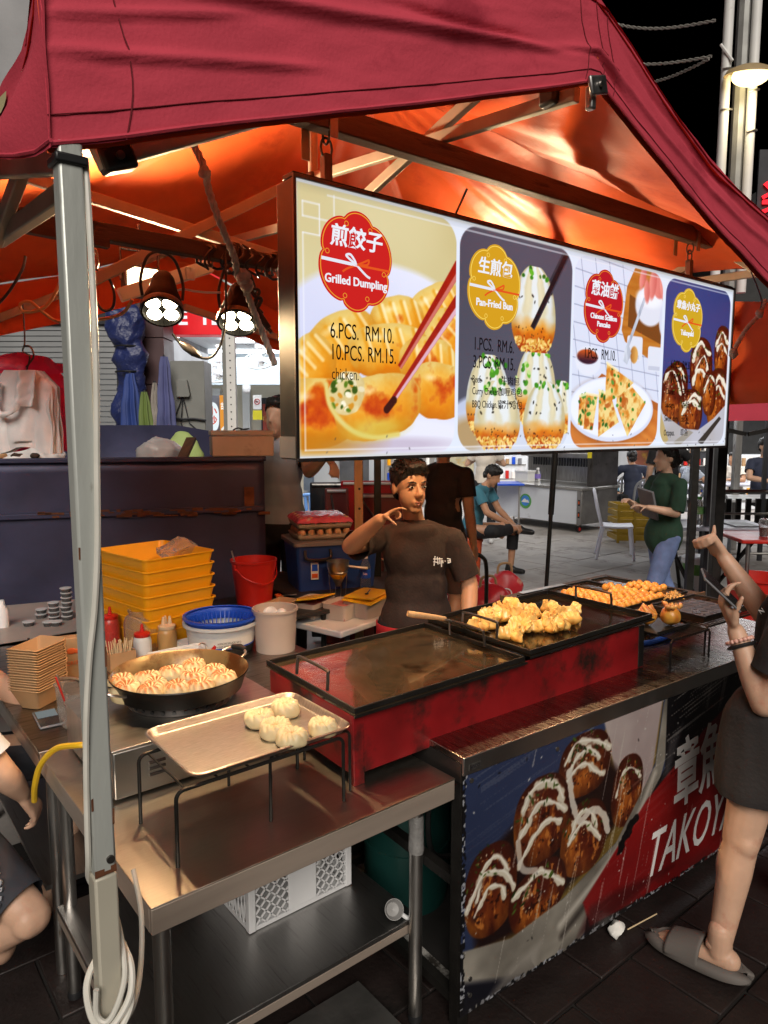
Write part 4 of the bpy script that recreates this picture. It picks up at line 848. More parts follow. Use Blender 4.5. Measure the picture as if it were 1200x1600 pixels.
for k, (cx, cy, rx, ry, ro) in enumerate(((1.66, .645, .055, .065, .2), (1.615, .63, .026, .06, -.15), (1.575, .60, .020, .045, .1), (1.70, .62, .03, .06, .4), (1.545, .65, .02, .05, -.3))): P.lay(P.ell(cx, cy, rx, ry, ro, soft=.008), P.mixc((236, 150, 140), (206, 98, 92), (P.U - cx) / rx * .5 + .5))
i3 = P.img.copy()
# takoyaki in a paper boat
P.img = keep.copy(); P.lay(np.ones_like(P.U), P.mixc((76, 86, 148), (60, 68, 122), P.noise(2, 2, 2, 70)))
P.lay(P.poly([(1.70, .19), (1.80, .12), (1.95, .05), (2.1, .05), (2.26, .15), (2.3, .42), (2.3, -.05), (1.7, -.05)]), (52, 34, 40))
for a in ((2.20, .41, .075, .115, 71, 2), (2.18, .20, .10, .14, 72, 2), (2.02, .335, .095, .125, 73, 3), (1.83, .25, .085, .10, 74, 2), (1.79, .20, .085, .13, 75, 1), (2.10, .23, .06, .10, 78, 1), (1.95, .145, .098, .098, 76, 2)): P.tako(*a)
P.lay(P.poly([(1.69, .19), (1.73, .135), (1.90, .075), (2.02, .07), (2.15, .12), (2.26, .185), (2.3, .0), (1.69, -.05)]), P.mixc((206, 208, 224), (178, 172, 170), P.noise(6, 6, 3, 79))); P.lay(P.poly([(1.70, .16), (1.78, .03), (1.74, .0), (1.70, .0)]) * .8, (196, 172, 110)); P.lay(P.poly([(2.02, .02), (2.20, .13), (2.22, .12), (2.06, .005)]), (70, 62, 56)); P.lay(P.poly([(1.82, .02), (1.94, .07), (1.98, .06), (1.86, .0)]) * .6, (150, 140, 120))
i4 = np.clip(P.img, 0, 1) ** 1.18
img = keep.copy()
for im, m in ((i1, p1), (i2, p2), (i3, p3), (i4, p4)): img = img * (1 - m[..., None]) + im * m[..., None]
P.img = img
# pale edge and thin frame lines
e = .020
for pts in ([(e + .075, SH - e - .003), (SW - .02, SH - e - .003)], [(SW - .02, SH - e), (SW - .02, e)], [(SW - .02, e), (e, e)], [(e, e), (e, SH - .125)], [(e, SH - .125), (e + .05, SH - .125)], [(e + .05, SH - .125), (e + .05, SH - .05)], [(e, SH - .085), (e + .095, SH - .085)], [(e, SH - .085), (e, SH - .05)], [(e, SH - .05), (e + .05, SH - .05)], [(e + .095, SH - .085), (e + .095, SH - e)]): P.lay(P.stroke(pts, .0016) * .85, (238, 240, 250))
edge = np.minimum(np.minimum(P.U, P.W - P.U), np.minimum(P.V, P.H - P.V)); P.lay(np.clip((.010 - edge) / .006, 0, 1) * .55, (196, 194, 186)); P.lay(np.clip((.03 - (P.H - P.V)) / .03, 0, 1) * .22, (90, 90, 80))
P.flecks((P.V < .06).astype(float), 30, .0016, [(60, 55, 60), (90, 85, 90)], 90, 2)
sp_ = P.mesh('picture_panel', attr_mat('lit_print', 1.08), sg, (SX, SY, SZ), (1, 0, 0), (0, 0, 1))
def badge(cx, cy, col, line, zh, en, zs, es, sxz=1.0):
    cusp = [61, 110, 171, 246, 292, 348, 421]; pts = []
    def rad(t):
        t = t % 360
        if t < 61: t += 360
        for a, b in zip(cusp, cusp[1:]):
            if a <= t <= b: return .108 + .016 * math.sin(PI * (t - a) / (b - a)) ** .6
    for t in range(0, 360, 3): r = rad(t); pts.append((cx + r * math.cos(R(t)), cy + r * 1.04 * math.sin(R(t))))
    y = SY - .0022
    q = MB(); q.prism(pts, .0016, (SX, SY - .0006, SZ), XZ); b_ = q.out('badge', glow('badge_face', col, 1.0), sg, sharp=30)
    ring = [(SX + cx + (px - cx) * .955, y - .0006, SZ + cy + (pz - cy) * .955) for px, pz in pts]
    q = MB(); q.tube(ring, .0013, 5, True)
    for t in cusp[:6]: q.tube(arc((SX + cx + .094 * math.cos(R(t)), y - .0006, SZ + cy + .098 * math.sin(R(t))), .006, 0, 2 * PI, 10, (1, 0, 0), (0, 0, 1)), .0010, 4, True)
    q.out('outline', glow('badge_outline', line, 1.0), b_)
    zs *= .84; words(zh, zs, glow('badge_white', (.86, .88, .95), 1.0), (SX + cx, y - .0012, SZ + cy + .055), (1, 0, .0), (0, 0, 1), 'lettering', b_, sx=sxz, weight=zs * .018, shear=.12)
    words(en, es, glow('badge_white', (.86, .88, .95), 1.0), (SX + cx, y - .0012, SZ + cy - .052), (1, 0, 0), (0, 0, 1), 'lettering', b_, weight=es * .016, sx=.95)
    def rib(ps, w, name, colr):
        q = MB(); P_ = spline([(SX + cx + a, y - .0014, SZ + cy + c) for a, c in ps], 5); vs = []; 
        for i, p in enumerate(P_):
            d = (P_[min(i + 1, len(P_) - 1)] - P_[max(i - 1, 0)]).normalized(); nn = Vector((-d.z, 0, d.x)); vs += [p + nn * w, p - nn * w]
        q.add(vs, [(2 * i, 2 * i + 1, 2 * i + 3, 2 * i + 2) for i in range(len(P_) - 1)]); q.out(name, glow('ribbon_colour', colr, 1.0), b_, fix=False, solid=.0006)
    wht, org = (.80, .82, .92), (.80, .10, .015)
    rib([(-.112, -.004), (0, -.008)], .0042, 'white_ribbon', wht); rib([(0, -.008), (.113, -.010)], .0030, 'orange_ribbon', org)
    rib([(0, -.008), (-.026, .006), (-.034, .013), (-.020, .016), (-.006, .002), (0, -.008), (.030, -.030), (.044, -.036)], .0030, 'white_ribbon', wht)
    rib([(0, -.008), (.026, .004), (.040, .010), (.036, -.002), (.016, -.006), (0, -.008), (-.030, -.020), (-.046, -.030)], .0026, 'orange_ribbon', org)
badge(.184, .510, (.62, .018, .016), (.85, .32, .03), '煎餃子', 'Grilled Dumpling', .068, .031)
badge(.718, .510, (.70, .36, .016), (.95, .68, .12), '生煎包', 'Pan-Fried Bun', .062, .031)
badge(1.296, .513, (.52, .012, .022), (.80, .25, .03), '蔥油餅', 'Chinese Scallion\nPancake', .066, .026)
badge(1.884, .518, (.66, .40, .02), (.90, .66, .14), '章魚小丸子', 'Takoyaki', .044, .030)
def price(t, x, z_, s, w=.0): words(t, s, ink_black, (SX + x, SY - .0016, SZ + z_), (1, 0, 0), (0, 0, 1), 'price_lettering', sg, depth=.0004, align='LEFT', sx=.62, weight=w)
price('6.PCS.  RM.10.', .098, .327, .058); price('10.PCS. RM.15.', .098, .272, .058); price('chicken.', .102, .217, .044, -.0003)
price('1.PCS.  RM.6.', .627, .332, .055); price('3.PCS. RM.15.', .626, .278, .055)
for t, zh, z_ in (('Beef.', '牛肉包', .226), ('Curry Chicken.', '咖喱鸡包', .190), ('BBQ Chicken.', '蜜汁鸡包', .150)): price(t, .625, z_, .032); words(zh, .030, ink_black, (SX + .80, SY - .0016, SZ + z_), (1, 0, 0), (0, 0, 1), 'price_lettering', sg, depth=.0004)
price('1.PCS.  RM.10.', 1.186, .341, .053)
price('6.PCS.  RM.8.', 1.77, .335, .046); price('10.PCS. RM.15.', 1.762, .280, .046)
for t, zh, z_ in (('Cheese.', '芝士', .225), ('Sausage.', '香肠', .172), ('Sweet corn.', '玉米', .116), ('Octopus.', '章鱼', .058)): price(t, 1.74, z_, .036); words(zh, .032, ink_black, (SX + 1.90, SY - .0016, SZ + z_), (1, 0, 0), (0, 0, 1), 'price_lettering', sg, depth=.0004)
# hangers between beam and sign
for xh in (1.09, 2.92):
    q = MB(); q.box(xh - .012, xh + .012, 1.575, 1.60, 2.318, 2.40); hgo = q.out('hanger_strap', steel_dark, sg, bevel=.003)
    q = MB(); q.tube(arc((xh, 1.587, 2.415), .017, 0, 2 * PI, 14, (1, 0, 0), (0, 0, 1.5)), .0035, 6, True); q.tube(arc((xh, 1.587, 2.447), .015, 0, 2 * PI, 14, (0, 1, 0), (0, 0, 1.5)), .0035, 6, True); q.out('chain_link', steel_dark, hgo)
    q = MB(); q.box(xh - .012, xh + .012, 1.550, 1.5535, 2.43, 2.52); q.out('beam_tab', steel_dull, hgo)
for xh, zt in ((1.04, 2.44), (2.84, 2.47)):
    q = MB(); q.box(xh - .012, xh + .012, 1.605, 1.608, zt - .06, zt + .03); q.cyl((xh, 1.6045, zt - .045), (xh, 1.603, zt - .045), .005, n=10); t_ = q.out('loose_tab', mat('zinc_tab', (.5, .38, .22), .5, .6), sg)
# ---------------------------------------------------------------- steel table
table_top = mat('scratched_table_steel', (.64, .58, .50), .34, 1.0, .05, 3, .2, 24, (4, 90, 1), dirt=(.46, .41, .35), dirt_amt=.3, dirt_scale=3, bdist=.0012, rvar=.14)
apron_m = mat('apron_steel_reflection_tint', (.42, .34, .28), .38, .45, .12, 3, .1, 30, (1, 1, 8), bdist=.001)  # warm reflection on the steel apron is put into its brown base colour
tb = root('steel_table', 'scratched stainless steel work table with lower shelf in the front', 'table', (.50, 1.37, 0))
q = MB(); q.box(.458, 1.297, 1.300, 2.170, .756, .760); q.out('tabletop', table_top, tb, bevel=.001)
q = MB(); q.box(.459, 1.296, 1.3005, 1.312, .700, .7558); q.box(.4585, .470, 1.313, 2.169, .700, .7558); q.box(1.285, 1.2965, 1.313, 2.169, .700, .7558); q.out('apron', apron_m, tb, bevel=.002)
for x, y in ((.505, 1.375), (1.245, 1.40), (.505, 2.107), (1.245, 2.107)):
    q = MB(); q.cyl((x, y, .015), (x, y, .702), .019, n=20); lg = q.out('leg', steel, tb)
    q = MB(); q.cyl((x, y, .655), (x, y, .6995), .0225, n=20); q.out('collar', steel, lg)
    q = MB(); q.lathe([(.012, 0), (.021, .004), (.021, .02), (.017, .03)], (x, y, 0), 16); q.out('foot', black_plastic, lg)
q = MB(); q.lathe([(.0195, .52), (.0215, .53), (.021, .58), (.0215, .62), (.0195, .63)], (1.245, 1.40, 0), 18); q.noise(.002, 30).out('tape', mat('grey_duct_tape', (.34, .33, .32), .35, .4, .2, 20, .5, 60), tb)
shelf_m = mat('dark_shelf_steel', (.40, .39, .38), .36, 1.0, .06, 3, .15, 22, (90, 4, 1), dirt=(.28, .27, .26), dirt_amt=.4, dirt_scale=1.2, bdist=.001, rvar=.16)
q = MB(); q.box(.47, 1.275, 1.425, 2.12, .285, .300); q.out('shelf', shelf_m, tb, bevel=.002)
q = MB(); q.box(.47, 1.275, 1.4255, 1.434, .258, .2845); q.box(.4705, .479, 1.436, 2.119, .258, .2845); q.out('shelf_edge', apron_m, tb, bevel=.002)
tb2 = root('steel_table', 'second steel work table behind the pan, holding boats, baskets and crates', 'table', (.5, 2.2, 0))
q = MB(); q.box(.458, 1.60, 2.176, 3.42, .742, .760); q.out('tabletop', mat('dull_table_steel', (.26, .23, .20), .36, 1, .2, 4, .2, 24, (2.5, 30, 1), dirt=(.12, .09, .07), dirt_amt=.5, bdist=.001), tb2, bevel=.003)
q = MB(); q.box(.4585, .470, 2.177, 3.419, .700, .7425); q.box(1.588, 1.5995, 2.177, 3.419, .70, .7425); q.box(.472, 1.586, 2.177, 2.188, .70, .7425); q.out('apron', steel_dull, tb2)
for x, y in ((.505, 3.35), (1.55, 2.24), (1.55, 3.35), (.505, 2.24)):
    q = MB(); q.cyl((x, y, 0), (x, y, .702), .019, n=14); q.out('leg', steel, tb2)
q = MB(); q.box(.47, 1.58, 2.24, 3.36, .285, .30); q.out('shelf', shelf_m, tb2)
fs = root('floor_sheet', 'scuffed grey steel sheet lying on the floor under the front table', 'sheet', (1.0, 1.45, 0)); q = MB(); q.box(.62, 1.19, 1.22, 1.60, .012, .022); q.out('sheet', mat('scuffed_sheet', (.20, .19, .18), .4, .8, .3, 4, .3, 30, dirt=(.42, .36, .30), dirt_amt=.3, dirt_scale=4), fs)

# ---------------------------------------------------------------- serving counter with printed front
CA = R(-3); ce = Vector((math.cos(CA), math.sin(CA), 0)); cn = Vector((-math.sin(CA), math.cos(CA), 0)); CO = Vector((1.31, 1.284, 0))
def CP(x, y, z): v = CO + ce * x + cn * y; return (v.x, v.y, z)
co = root('serving_counter', 'long steel serving counter with a takoyaki picture on its front', 'counter', CO, CA)
counter_top = mat('greasy_counter_steel', (.34, .30, .27), .27, 1.0, .2, 3, .25, 22, (26, 2.5, 1), dirt=(.16, .10, .07), dirt_amt=.45, dirt_scale=4, bdist=.001, rvar=.14)
q = MB(); q.box(0, 2.02, 0, .80, .800, .820); q.out('countertop', counter_top, co, bevel=.003)
q = MB(); q.box(-.001, 2.021, -.004, .004, .768, .8195); q.out('front_edge', steel, co, bevel=.002)
q = MB(); q.box(-.002, .004, .006, .80, .745, .7995); q.out('end_edge', steel_dark, co)
for x, y in ((.022, .03), (.022, .76), (1.99, .03), (1.99, .76), (1.0, .76)):
    q = MB(); q.box(x - .02, x + .02, y - .02, y + .02, 0, .80); q.out('leg', black_iron, co, bevel=.003)
for z_ in (.06, .42):
    q = MB(); q.box(.045, 1.97, .745, .775, z_, z_ + .03); q.box(.007, .037, .052, .738, z_, z_ + .03); q.out('rail', black_iron, co)
q = MB(); q.box(.03, 1.98, .785, .795, .05, .79); q.out('back_board', black_iron, co)
q = MB(); q.box(.05, 1.96, .05, .74, .035, .05); q.out('bottom_board', mat('peeling_black_board', (.02, .018, .017), .6, 0, .3, 5, dirt=(.5, .48, .45), dirt_amt=.12, dirt_scale=7), co)
q = MB(); q.box(.03, .085, .10, .62, .0503, .058); q.out('peeling_strip', mat('peeling_white_strip', (.45, .43, .40), .8, 0, .2, 4, dirt=(.03, .025, .02), dirt_amt=.75, dirt_scale=10), co)
q = MB(); q.box(.018, .060, -.0065, -.0042, .780, .797); pt_ = q.out('maker_plate', steel_dull, co)
words('HSCO', .013, ink_black, (.039, -.0068, .7885), (1, 0, 0), (0, 0, 1), 'plate_lettering', pt_, depth=.0002)
P = Print(1.98, .735, .0030)          # v = z - .05
Zp = .05
n0 = P.noise(4, 4, 4, 7)
P.lay(np.ones_like(P.U), P.mixc((46, 56, 88), (64, 78, 116), .6 + .8 * (n0 - .5) + .5 * (P.V - .4)))
P.lay(P.poly([(0, .16), (.10, .22), (.30, .36), (.62, .70), (.72, .735), (.935, .735), (.90, .50), (.70, .28), (.45, .19), (.2, .14)], .006), P.mixc((150, 128, 60), (110, 84, 40), P.noise(10, 10, 3, 9)))
P.lay(P.poly([(.60, .735), (.93, .735), (.885, .48), (.80, .36), (.70, .46), (.64, .62)], .01), P.mixc((206, 194, 190), (164, 146, 146), P.noise(5, 5, 4, 12) + .6 * (P.U - .75)))
P.lay(P.poly([(.06, .17), (.30, .16), (.52, .24), (.80, .42), (.62, .60), (.40, .62), (.15, .48), (.03, .40)], .03), (44, 22, 22))
for a in ((.745, .445, .085, .125, 201, 1, -.1), (.520, .605, .128, .105, 202, 3, .0), (.325, .485, .125, .140, 204, 3, .1), (.525, .355, .115, .125, 206, 2, -.15), (.115, .345, .105, .140, 208, 3, .0), (.315, .245, .130, .100, 210, 1, .3)): P.tako(*a[:6], rot=a[6], tone=.98)
P.lay(P.stroke([(.44, .60), (.46, .50), (.50, .42), (.56, .44), (.62, .40), (.645, .34)], .012, wob=.01) * .9, (226, 220, 210)); P.lay(P.stroke([(.22, .45), (.24, .36), (.30, .33)], .010) * .8, (222, 214, 204))
P.lay(P.poly([(-.01, .205), (.05, .19), (.20, .155), (.43, .185), (.69, .275), (.90, .49), (.935, .70), (.95, .735), (1.02, .735), (1.0, .60), (.93, .42), (.78, .22), (.60, .06), (.50, -.01), (-.01, -.01)], .006), P.mixc((196, 190, 178), (112, 106, 98), P.noise(5, 7, 4, 14) * 1.1 + .25 * np.clip(.30 - P.V, 0, 1)))
P.lay(P.poly([(-.01, .11), (.14, .05), (.30, -.01), (-.01, -.01)], .02), (30, 30, 44)); P.lay(P.poly([(.08, -.01), (.20, .06), (.34, .09), (.30, -.01)], .03) * .7, (170, 164, 156))
P.lay(P.stroke([(.42, .10), (.60, .19), (.78, .30), (.90, .46)], .012, .02) * .6, (228, 222, 212)); P.lay(P.stroke([(.43, .06), (.62, .16), (.80, .27)], .012, .02) * .7, (60, 52, 48))
P.lay(P.poly([(.955, .735), (2.0, .735), (2.0, -.01), (.54, -.01), (.56, .12), (.86, .365), (.96, .46)], .006), P.mixc((34, 32, 38), (22, 20, 26), P.noise(3, 3, 3, 15)))
P.lay(P.poly([(.57, .03), (.53, .13), (.86, .375), (1.20, .54), (1.42, .62), (2.0, .735), (2.0, .02), (1.2, -.01)], .010), P.mixc((176, 26, 26), (132, 20, 24), P.noise(4, 6, 4, 17)))
P.lay(P.poly([(.51, .02), (.60, .015), (.90, .05), (1.05, .06), (.70, .10), (.57, .10)], .03) * .6, (70, 16, 20)); P.lay(P.poly([(.95, .43), (.98, .56), (1.06, .60), (.99, .43)], .03) * .35, (190, 186, 186))
P.lay(P.stroke([(.72, .25), (.76, .30), (.80, .33)], .018, .006, wob=.03), (18, 14, 16)); P.lay(P.stroke([(1.16, .54), (1.24, .60), (1.32, .63)], .016, .01, wob=.04), (26, 14, 18))
# scuffs, peeled edges, dirt
sc = (P.noise(3, 140, 5, 19, .62, rot=-.22) > .635) * (P.noise(5, 5, 3, 20) > .50); P.lay(sc.astype(float) * np.clip((P.V - .35) * 2.4, .12, .8) * np.clip((P.U - .2) * 1.6, .25, 1), (190, 184, 178))
P.lay(((P.noise(90, 3, 4, 22, rot=.25) > .70) * (P.noise(4, 4, 2, 23) > .5)).astype(float) * .5, (205, 198, 190))
edge = np.minimum(np.minimum(P.U, 2.0 - P.U), np.minimum(P.V, P.H - P.V)); wear = edge < .010 + .028 * np.clip(P.noise(24, 24, 4, 24) - .45, 0, 1); P.lay(wear.astype(float) * (P.noise(60, 60, 3, 25) > .42), (26, 26, 32)); P.lay((wear * (P.noise(80, 80, 3, 26) > .60)).astype(float), (176, 178, 186))
P.flecks(np.ones_like(P.U), 140, .0018, [(215, 210, 205), (225, 222, 216), (30, 26, 28)], 27, 2.2)
P.lay(np.clip((.06 - P.V) / .06, 0, 1) * .35 * (P.noise(8, 8, 3, 28) > .4), (60, 54, 50))
gm = P.img.mean(-1, keepdims=True); P.img = np.clip(P.img * .84 + gm * .10, 0, 1) ** 1.28
q = MB(); q.box(.001, 1.98, .002, .008, Zp - .002, .767); q.out('front_board', black_iron, co)
P.mesh('front_picture', attr_mat('scuffed_print', 0, .42, scratch=None), co, (0, -.0006, Zp), (1, 0, 0), (0, 0, 1))
letter_white = mat('worn_white_letters', (.66, .65, .64), .5, 0, .1, 5, dirt=(.30, .06, .05), dirt_amt=.16, dirt_scale=22)
words('章魚', .275, letter_white, (1.185, -.0014, .448), (1, .0, .10), (-.04, 0, 1), 'front_lettering', co, depth=.0004, weight=.006, sx=.60)
words('TAKOYAKI', .245, letter_white, (.880, -.0014, .195), (1, 0, .03), (.26, 0, 1), 'front_lettering', co, depth=.0004, weight=.001, sx=.60, align='LEFT')
for u, v in ((.030, .748), (.036, .105), (.38, .742), (.036, .155)):
    q = MB(); q.cyl((u, -.0008, v), (u, -.004, v), .007, n=12); q.out('screw', steel_dull, co)

# ---------------------------------------------------------------- red twin griddle stove
SA = R(-2); so_ = Vector((1.07, 1.435, 0)); se = Vector((math.cos(SA), math.sin(SA), 0)); sn = Vector((-math.sin(SA), math.cos(SA), 0))
TILT = R(1.1)
def SP(x, y, z): v = so_ + se * x + sn * y; return (v.x, v.y, z + x * math.tan(TILT))
gs = root('griddle_stove', 'scuffed red steel stove carrying two black griddles along the counter', 'stove', so_, SA); gs.rotation_euler = (0, -TILT, SA)
q = MB(); q.box(0, 1.31, 0, .008, .790, .955); q.out('front_plate', red_paint, gs, bevel=.002)
q = MB(); q.box(0, .008, .010, .455, .790, .955); q.out('end_plate', red_paint, gs, bevel=.002)
q = MB(); q.box(1.302, 1.310, .010, .455, .790, .955); q.out('end_plate', red_paint, gs, bevel=.002)
q = MB(); q.box(.010, 1.28, .447, .455, .790, .955); q.out('back_plate', red_paint, gs)
q = MB(); q.box(.010, 1.28, .010, .445, .90, .905); q.out('burner_tray', black_iron, gs)
for x, y, z0 in ((.001, -.002, .760), (.001, .43, .760), (.60, .0005, .809), (1.275, -.002, .797), (1.275, .43, .797), (.60, .43, .810)):
    q = MB(); q.box(x, x + .034, y, y + .0265, z0, .955 if x < .1 or x > 1 else .7895); q.out('leg', red_paint if x < .1 else black_iron, gs, bevel=.002)
for k in range(6):
    q = MB(); q.cyl((.30 + k * .17, .12, .835), (.30 + k * .17, .42, .835), .008, n=8); q.out('burner_pipe', alu, gs)
gr_m = mat('oiled_griddle_iron', (.24, .17, .10), .15, .85, .4, 4, .5, 30, (1, 1, 1), dirt=(.060, .032, .014), dirt_amt=.55, dirt_scale=4.5, bdist=.0012, rvar=.12, coat=.6)  # brown base lightened to carry the sign's reflection; dark grease patches lie over it
gr_m2 = mat('oily_black_griddle', (.060, .042, .026), .12, .8, .4, 4, .3, 12, dirt=(.025, .015, .008), dirt_amt=.5, dirt_scale=5, bdist=.0015, rvar=.08)
def griddle(label, x0, x1, y0, y1, z, m, gap=False):
    t = root('griddle', label, 'griddle', SP((x0 + x1) / 2, (y0 + y1) / 2, z), SA, 'griddles on the red stove'); t.rotation_euler = (0, -TILT, SA); w, d = (x1 - x0) / 2, (y1 - y0) / 2
    q = MB(); q.box(-w, w, -d, d, 0, .006); q.out('plate', m, t)
    for (a, b, c, e) in ((-w, w, -d, -d + .006), (-w, w, d - .006, d), (-w, -w + .006, -d + .0065, d - .0065), (w - .006, w, -d + .0065, d - .0065)):
        q = MB(); q.box(a, b, c, e, .0065, .022); q.out('rim', black_iron, t, bevel=.0015)
    q = MB(); q.box(-w - .004, w + .004, -d - .007, -d - .001, -.002, .004); q.out('front_angle', black_iron, t)
    for s in (-1, 1):
        q = MB(); x = s * (w - .018); q.tube(spline([(x, -.085, .018), (x - s * .004, -.083, .062), (x - s * .006, -.070, .072), (x - s * .006, .070, .072), (x - s * .004, .083, .062), (x, .085, .018)], 5), .0048, 8); q.out('handle', steel_dark, t)
    return t
g1 = griddle('left griddle, empty and oily with dark grease and a brown sign reflection in its colour', -.018, .630, -.012, .478, .958, gr_m)
g2 = griddle('right griddle with the heap of dumplings', .654, 1.322, -.012, .486, .972, gr_m2)
q = MB(); q.grid(lambda u, v: (.08 + .22 * u, -.16 + .25 * v, .0068), 4, 4)
spt = root('spatula', 'steel spatula with a wooden handle resting on the right griddle rim', 'spatula', (1.76, 1.70, 1.0))
q = MB(); q.tube([(1.515, 1.752, 1.088), (1.53, 1.745, 1.084), (1.66, 1.722, 1.052)], [.010, .011, .008], 10); q.out('handle', wood_pale, spt)
q = MB(); q.beam((1.655, 1.723, 1.052), (1.745, 1.705, 1.016), .016, .005); q.add([(1.735, 1.660, 1.016), (1.74, 1.752, 1.016), (1.84, 1.735, .985), (1.835, 1.640, .985)], [(0, 1, 2, 3)]); q.out('blade', steel_dull, spt, solid=.0015)

# ---------------------------------------------------------------- food: dumplings, buns, takoyaki
def food_mat(name, rough=.35, bump=.3, bs=80, coat=.25, tint=None):
    m = attr_mat(name, 0, rough); nt = m.node_tree; n = nt.nodes; l = nt.links; p = n['Principled BSDF']
    tc = n.new('ShaderNodeTexCoord'); nb = n.new('ShaderNodeTexNoise'); nb.inputs['Scale'].default_value = bs; nb.inputs['Detail'].default_value = 5; l.new(tc.outputs['Object'], nb.inputs['Vector'])
    b = n.new('ShaderNodeBump'); b.inputs['Strength'].default_value = bump; b.inputs['Distance'].default_value = .002; l.new(nb.outputs[0], b.inputs['Height']); l.new(b.outputs[0], p.inputs['Normal'])
    p.inputs['Coat Weight'].default_value = coat; p.inputs['Subsurface Weight'].default_value = .04; p.inputs['Subsurface Radius'].default_value = (.8, .45, .2); p.inputs['Subsurface Scale'].default_value = .006
    return m
def colour(o, fn):
    me = o.data; a = me.color_attributes.new('print', 'FLOAT_COLOR', 'POINT')
    a.data.foreach_set('color', np.array([(*fn(v.co), 1) for v in me.vertices], np.float32).ravel())
def mixv(a, b, t): t = max(0, min(1, t)); return tuple(x + (y - x) * t for x, y in zip(a, b))
dough_m = food_mat('fried_dough', .33, .35, 90, .35); bun_m = food_mat('steamed_dough', .5, .2, 70, .05); tako_m = food_mat('golden_batter', .4, .5, 120, .2)
def dumpling_mesh(seed):
    rs = random.Random(seed); q = MB(); wid = .022; curl = rs.uniform(.3, .8)
    def fn(u, v):
        a = u * 2 - 1; ang = (v) * 2 * PI; fat = max(0.02, 1 - abs(a) ** 2.4); x = .030 * a
        r = .0125 * fat ** .6; y = r * math.cos(ang) * 1.15; z = r * math.sin(ang) * .95
        if abs(math.sin(ang) - 1) < .35: # crimped ridge
            k = 1 - abs(math.sin(ang) - 1) / .35; z += .017 * k * fat ** .4; y *= (1 - .86 * k); y += .0042 * k * math.sin(a * 13 + seed)
        y += curl * .020 * a * a; z += .005 * a * a * rs.choice((1,))
        return (x, y, z + .012)
    q.grid(fn, 26, 28); q.noise(.0016, 90, seed).noise(.0022, 34, seed * 3)
    o = q.out('dumpling', dough_m, sharp=180, fix=False)
    colour(o, lambda p: mixv(mixv((.62, .29, .05), (.80, .50, .15), (p.z - .006) / .018 + .7 * nz.noise(p * 60)), (.40, .13, .02), 2.2 * nz.noise(Vector((p.x * 55 + seed, p.y * 55, p.z * 30))) - .50))
    return o
DG = 'fried dumplings heaped on the right griddle'
d_spots = []
for i in range(46):
    rr = random.random() ** .5; a = random.uniform(0, 2 * PI); d_spots.append((.935 + .19 * rr * math.cos(a), .225 + .160 * rr * math.sin(a)))
d_spots += [(.70, .285), (.725, .255), (.745, .30), (.705, .155), (.73, .13), (1.135, .205), (.765, .31), (.775, .16)]
protos = [dumpling_mesh(s) for s in (3, 11, 23, 31)]
placed = []
APART = ['dumpling apart at the left back of the heap, leftmost of its row', 'dumpling apart left of the heap, in front of the leftmost one', 'dumpling apart behind the heap at the back rim', 'dumpling apart by the griddle handle, farther from the rim', 'dumpling apart by the griddle handle, nearest the front rim', 'single dumpling apart at the right of the heap', 'dumpling apart at the back rim touching the heap', 'dumpling apart at the front left edge of the heap']
for i, (x, y) in enumerate(d_spots):
    h = 0
    for (px_, py_, pz_) in placed:
        if (px_ - x) ** 2 + (py_ - y) ** 2 < .026 ** 2: h = max(h, pz_ + .0125)
    h = min(h, .016); placed.append((x, y, h)); pr = protos[i % 4]
    o = pr if i < 4 else pr.copy()
    if i >= 4: COL.objects.link(o)
    o.location = SP(x, y, .9795 + h); o.rotation_euler = (random.uniform(-.4, .4) + (.5 if h > .01 else 0), random.uniform(-.3, .3), random.uniform(0, 6.28)); s = random.uniform(1.05, 1.25); o.scale = (s, s, s)
    tag(o, 'yellow pan-fried dumpling with crimped edge in the heap on the right griddle' if i < 46 else 'yellow fried '+APART[i - 46], 'dumpling', DG if i < 46 else 'dumplings lying apart on the right griddle')
colr = {'b': (.80, .63, .36), 'l': (.86, .72, .46)}
def bun_mesh(name, brown, seed, r=.042, h=.050):
    q = MB(); NP = 11
    def fn(u, v):
        a = u * 2 * PI; t = v; rad = math.sin(min(1, t * 1.0) * PI * .5) if False else 1
        ph = (1 - t) * PI * .5 if False else None
        # v: 0 base edge .. 1 crown
        zz = h * (1 - (1 - t) ** 2.1) if t < 1 else h; rr = r * (1 - t ** 2.6) ** .52 if t < 1 else 0
        if t < .12: rr *= .86 + .14 * (t / .12) ** .5
        tw = a + .45 * t * t; pl = abs(math.sin(tw * NP / 2)) ** .7; k = max(0, min(1, (t - .25) / .35))
        rr *= 1 - .10 * k * (1 - pl); zz -= .0060 * k * (1 - pl) * (1 - t * .3); zz -= .012 * max(0, t - .86) / .14
        return (rr * math.cos(a), rr * math.sin(a), max(0, zz))
    q.grid(fn, 104, 26); q.noise(.0045, 22, seed).noise(.0015, 60, seed)
    o = q.out(name, bun_m, sharp=180, fix=False)
    def cf(p):
        a = math.atan2(p.y, p.x); rr = math.hypot(p.x, p.y) / r; t = p.z / h; tw = a + .45 * max(0, 1 - rr) ** 1.2; ridge = abs(math.sin(tw * NP / 2))
        base = mixv((.55, .42, .21), (.68, .56, .33), .5 + t * .6 + nz.noise(p * 40) * .5)
        if brown: 
            k = (ridge - .25) * 2.6 * max(0, min(1, (t - .35) * 3)) * (.55 + .75 * nz.noise(p * 26 + Vector((seed, 0, 0)))) * max(0, 1.2 - abs(rr - .38) * 2.0); return mixv(base, (.33, .115, .028), k * 2.3)
        return mixv(base, (.62, .24, .05), max(0, 1 - rr * 3.2) * (.6 + nz.noise(p * 60)))
    colour(o, cf); return o
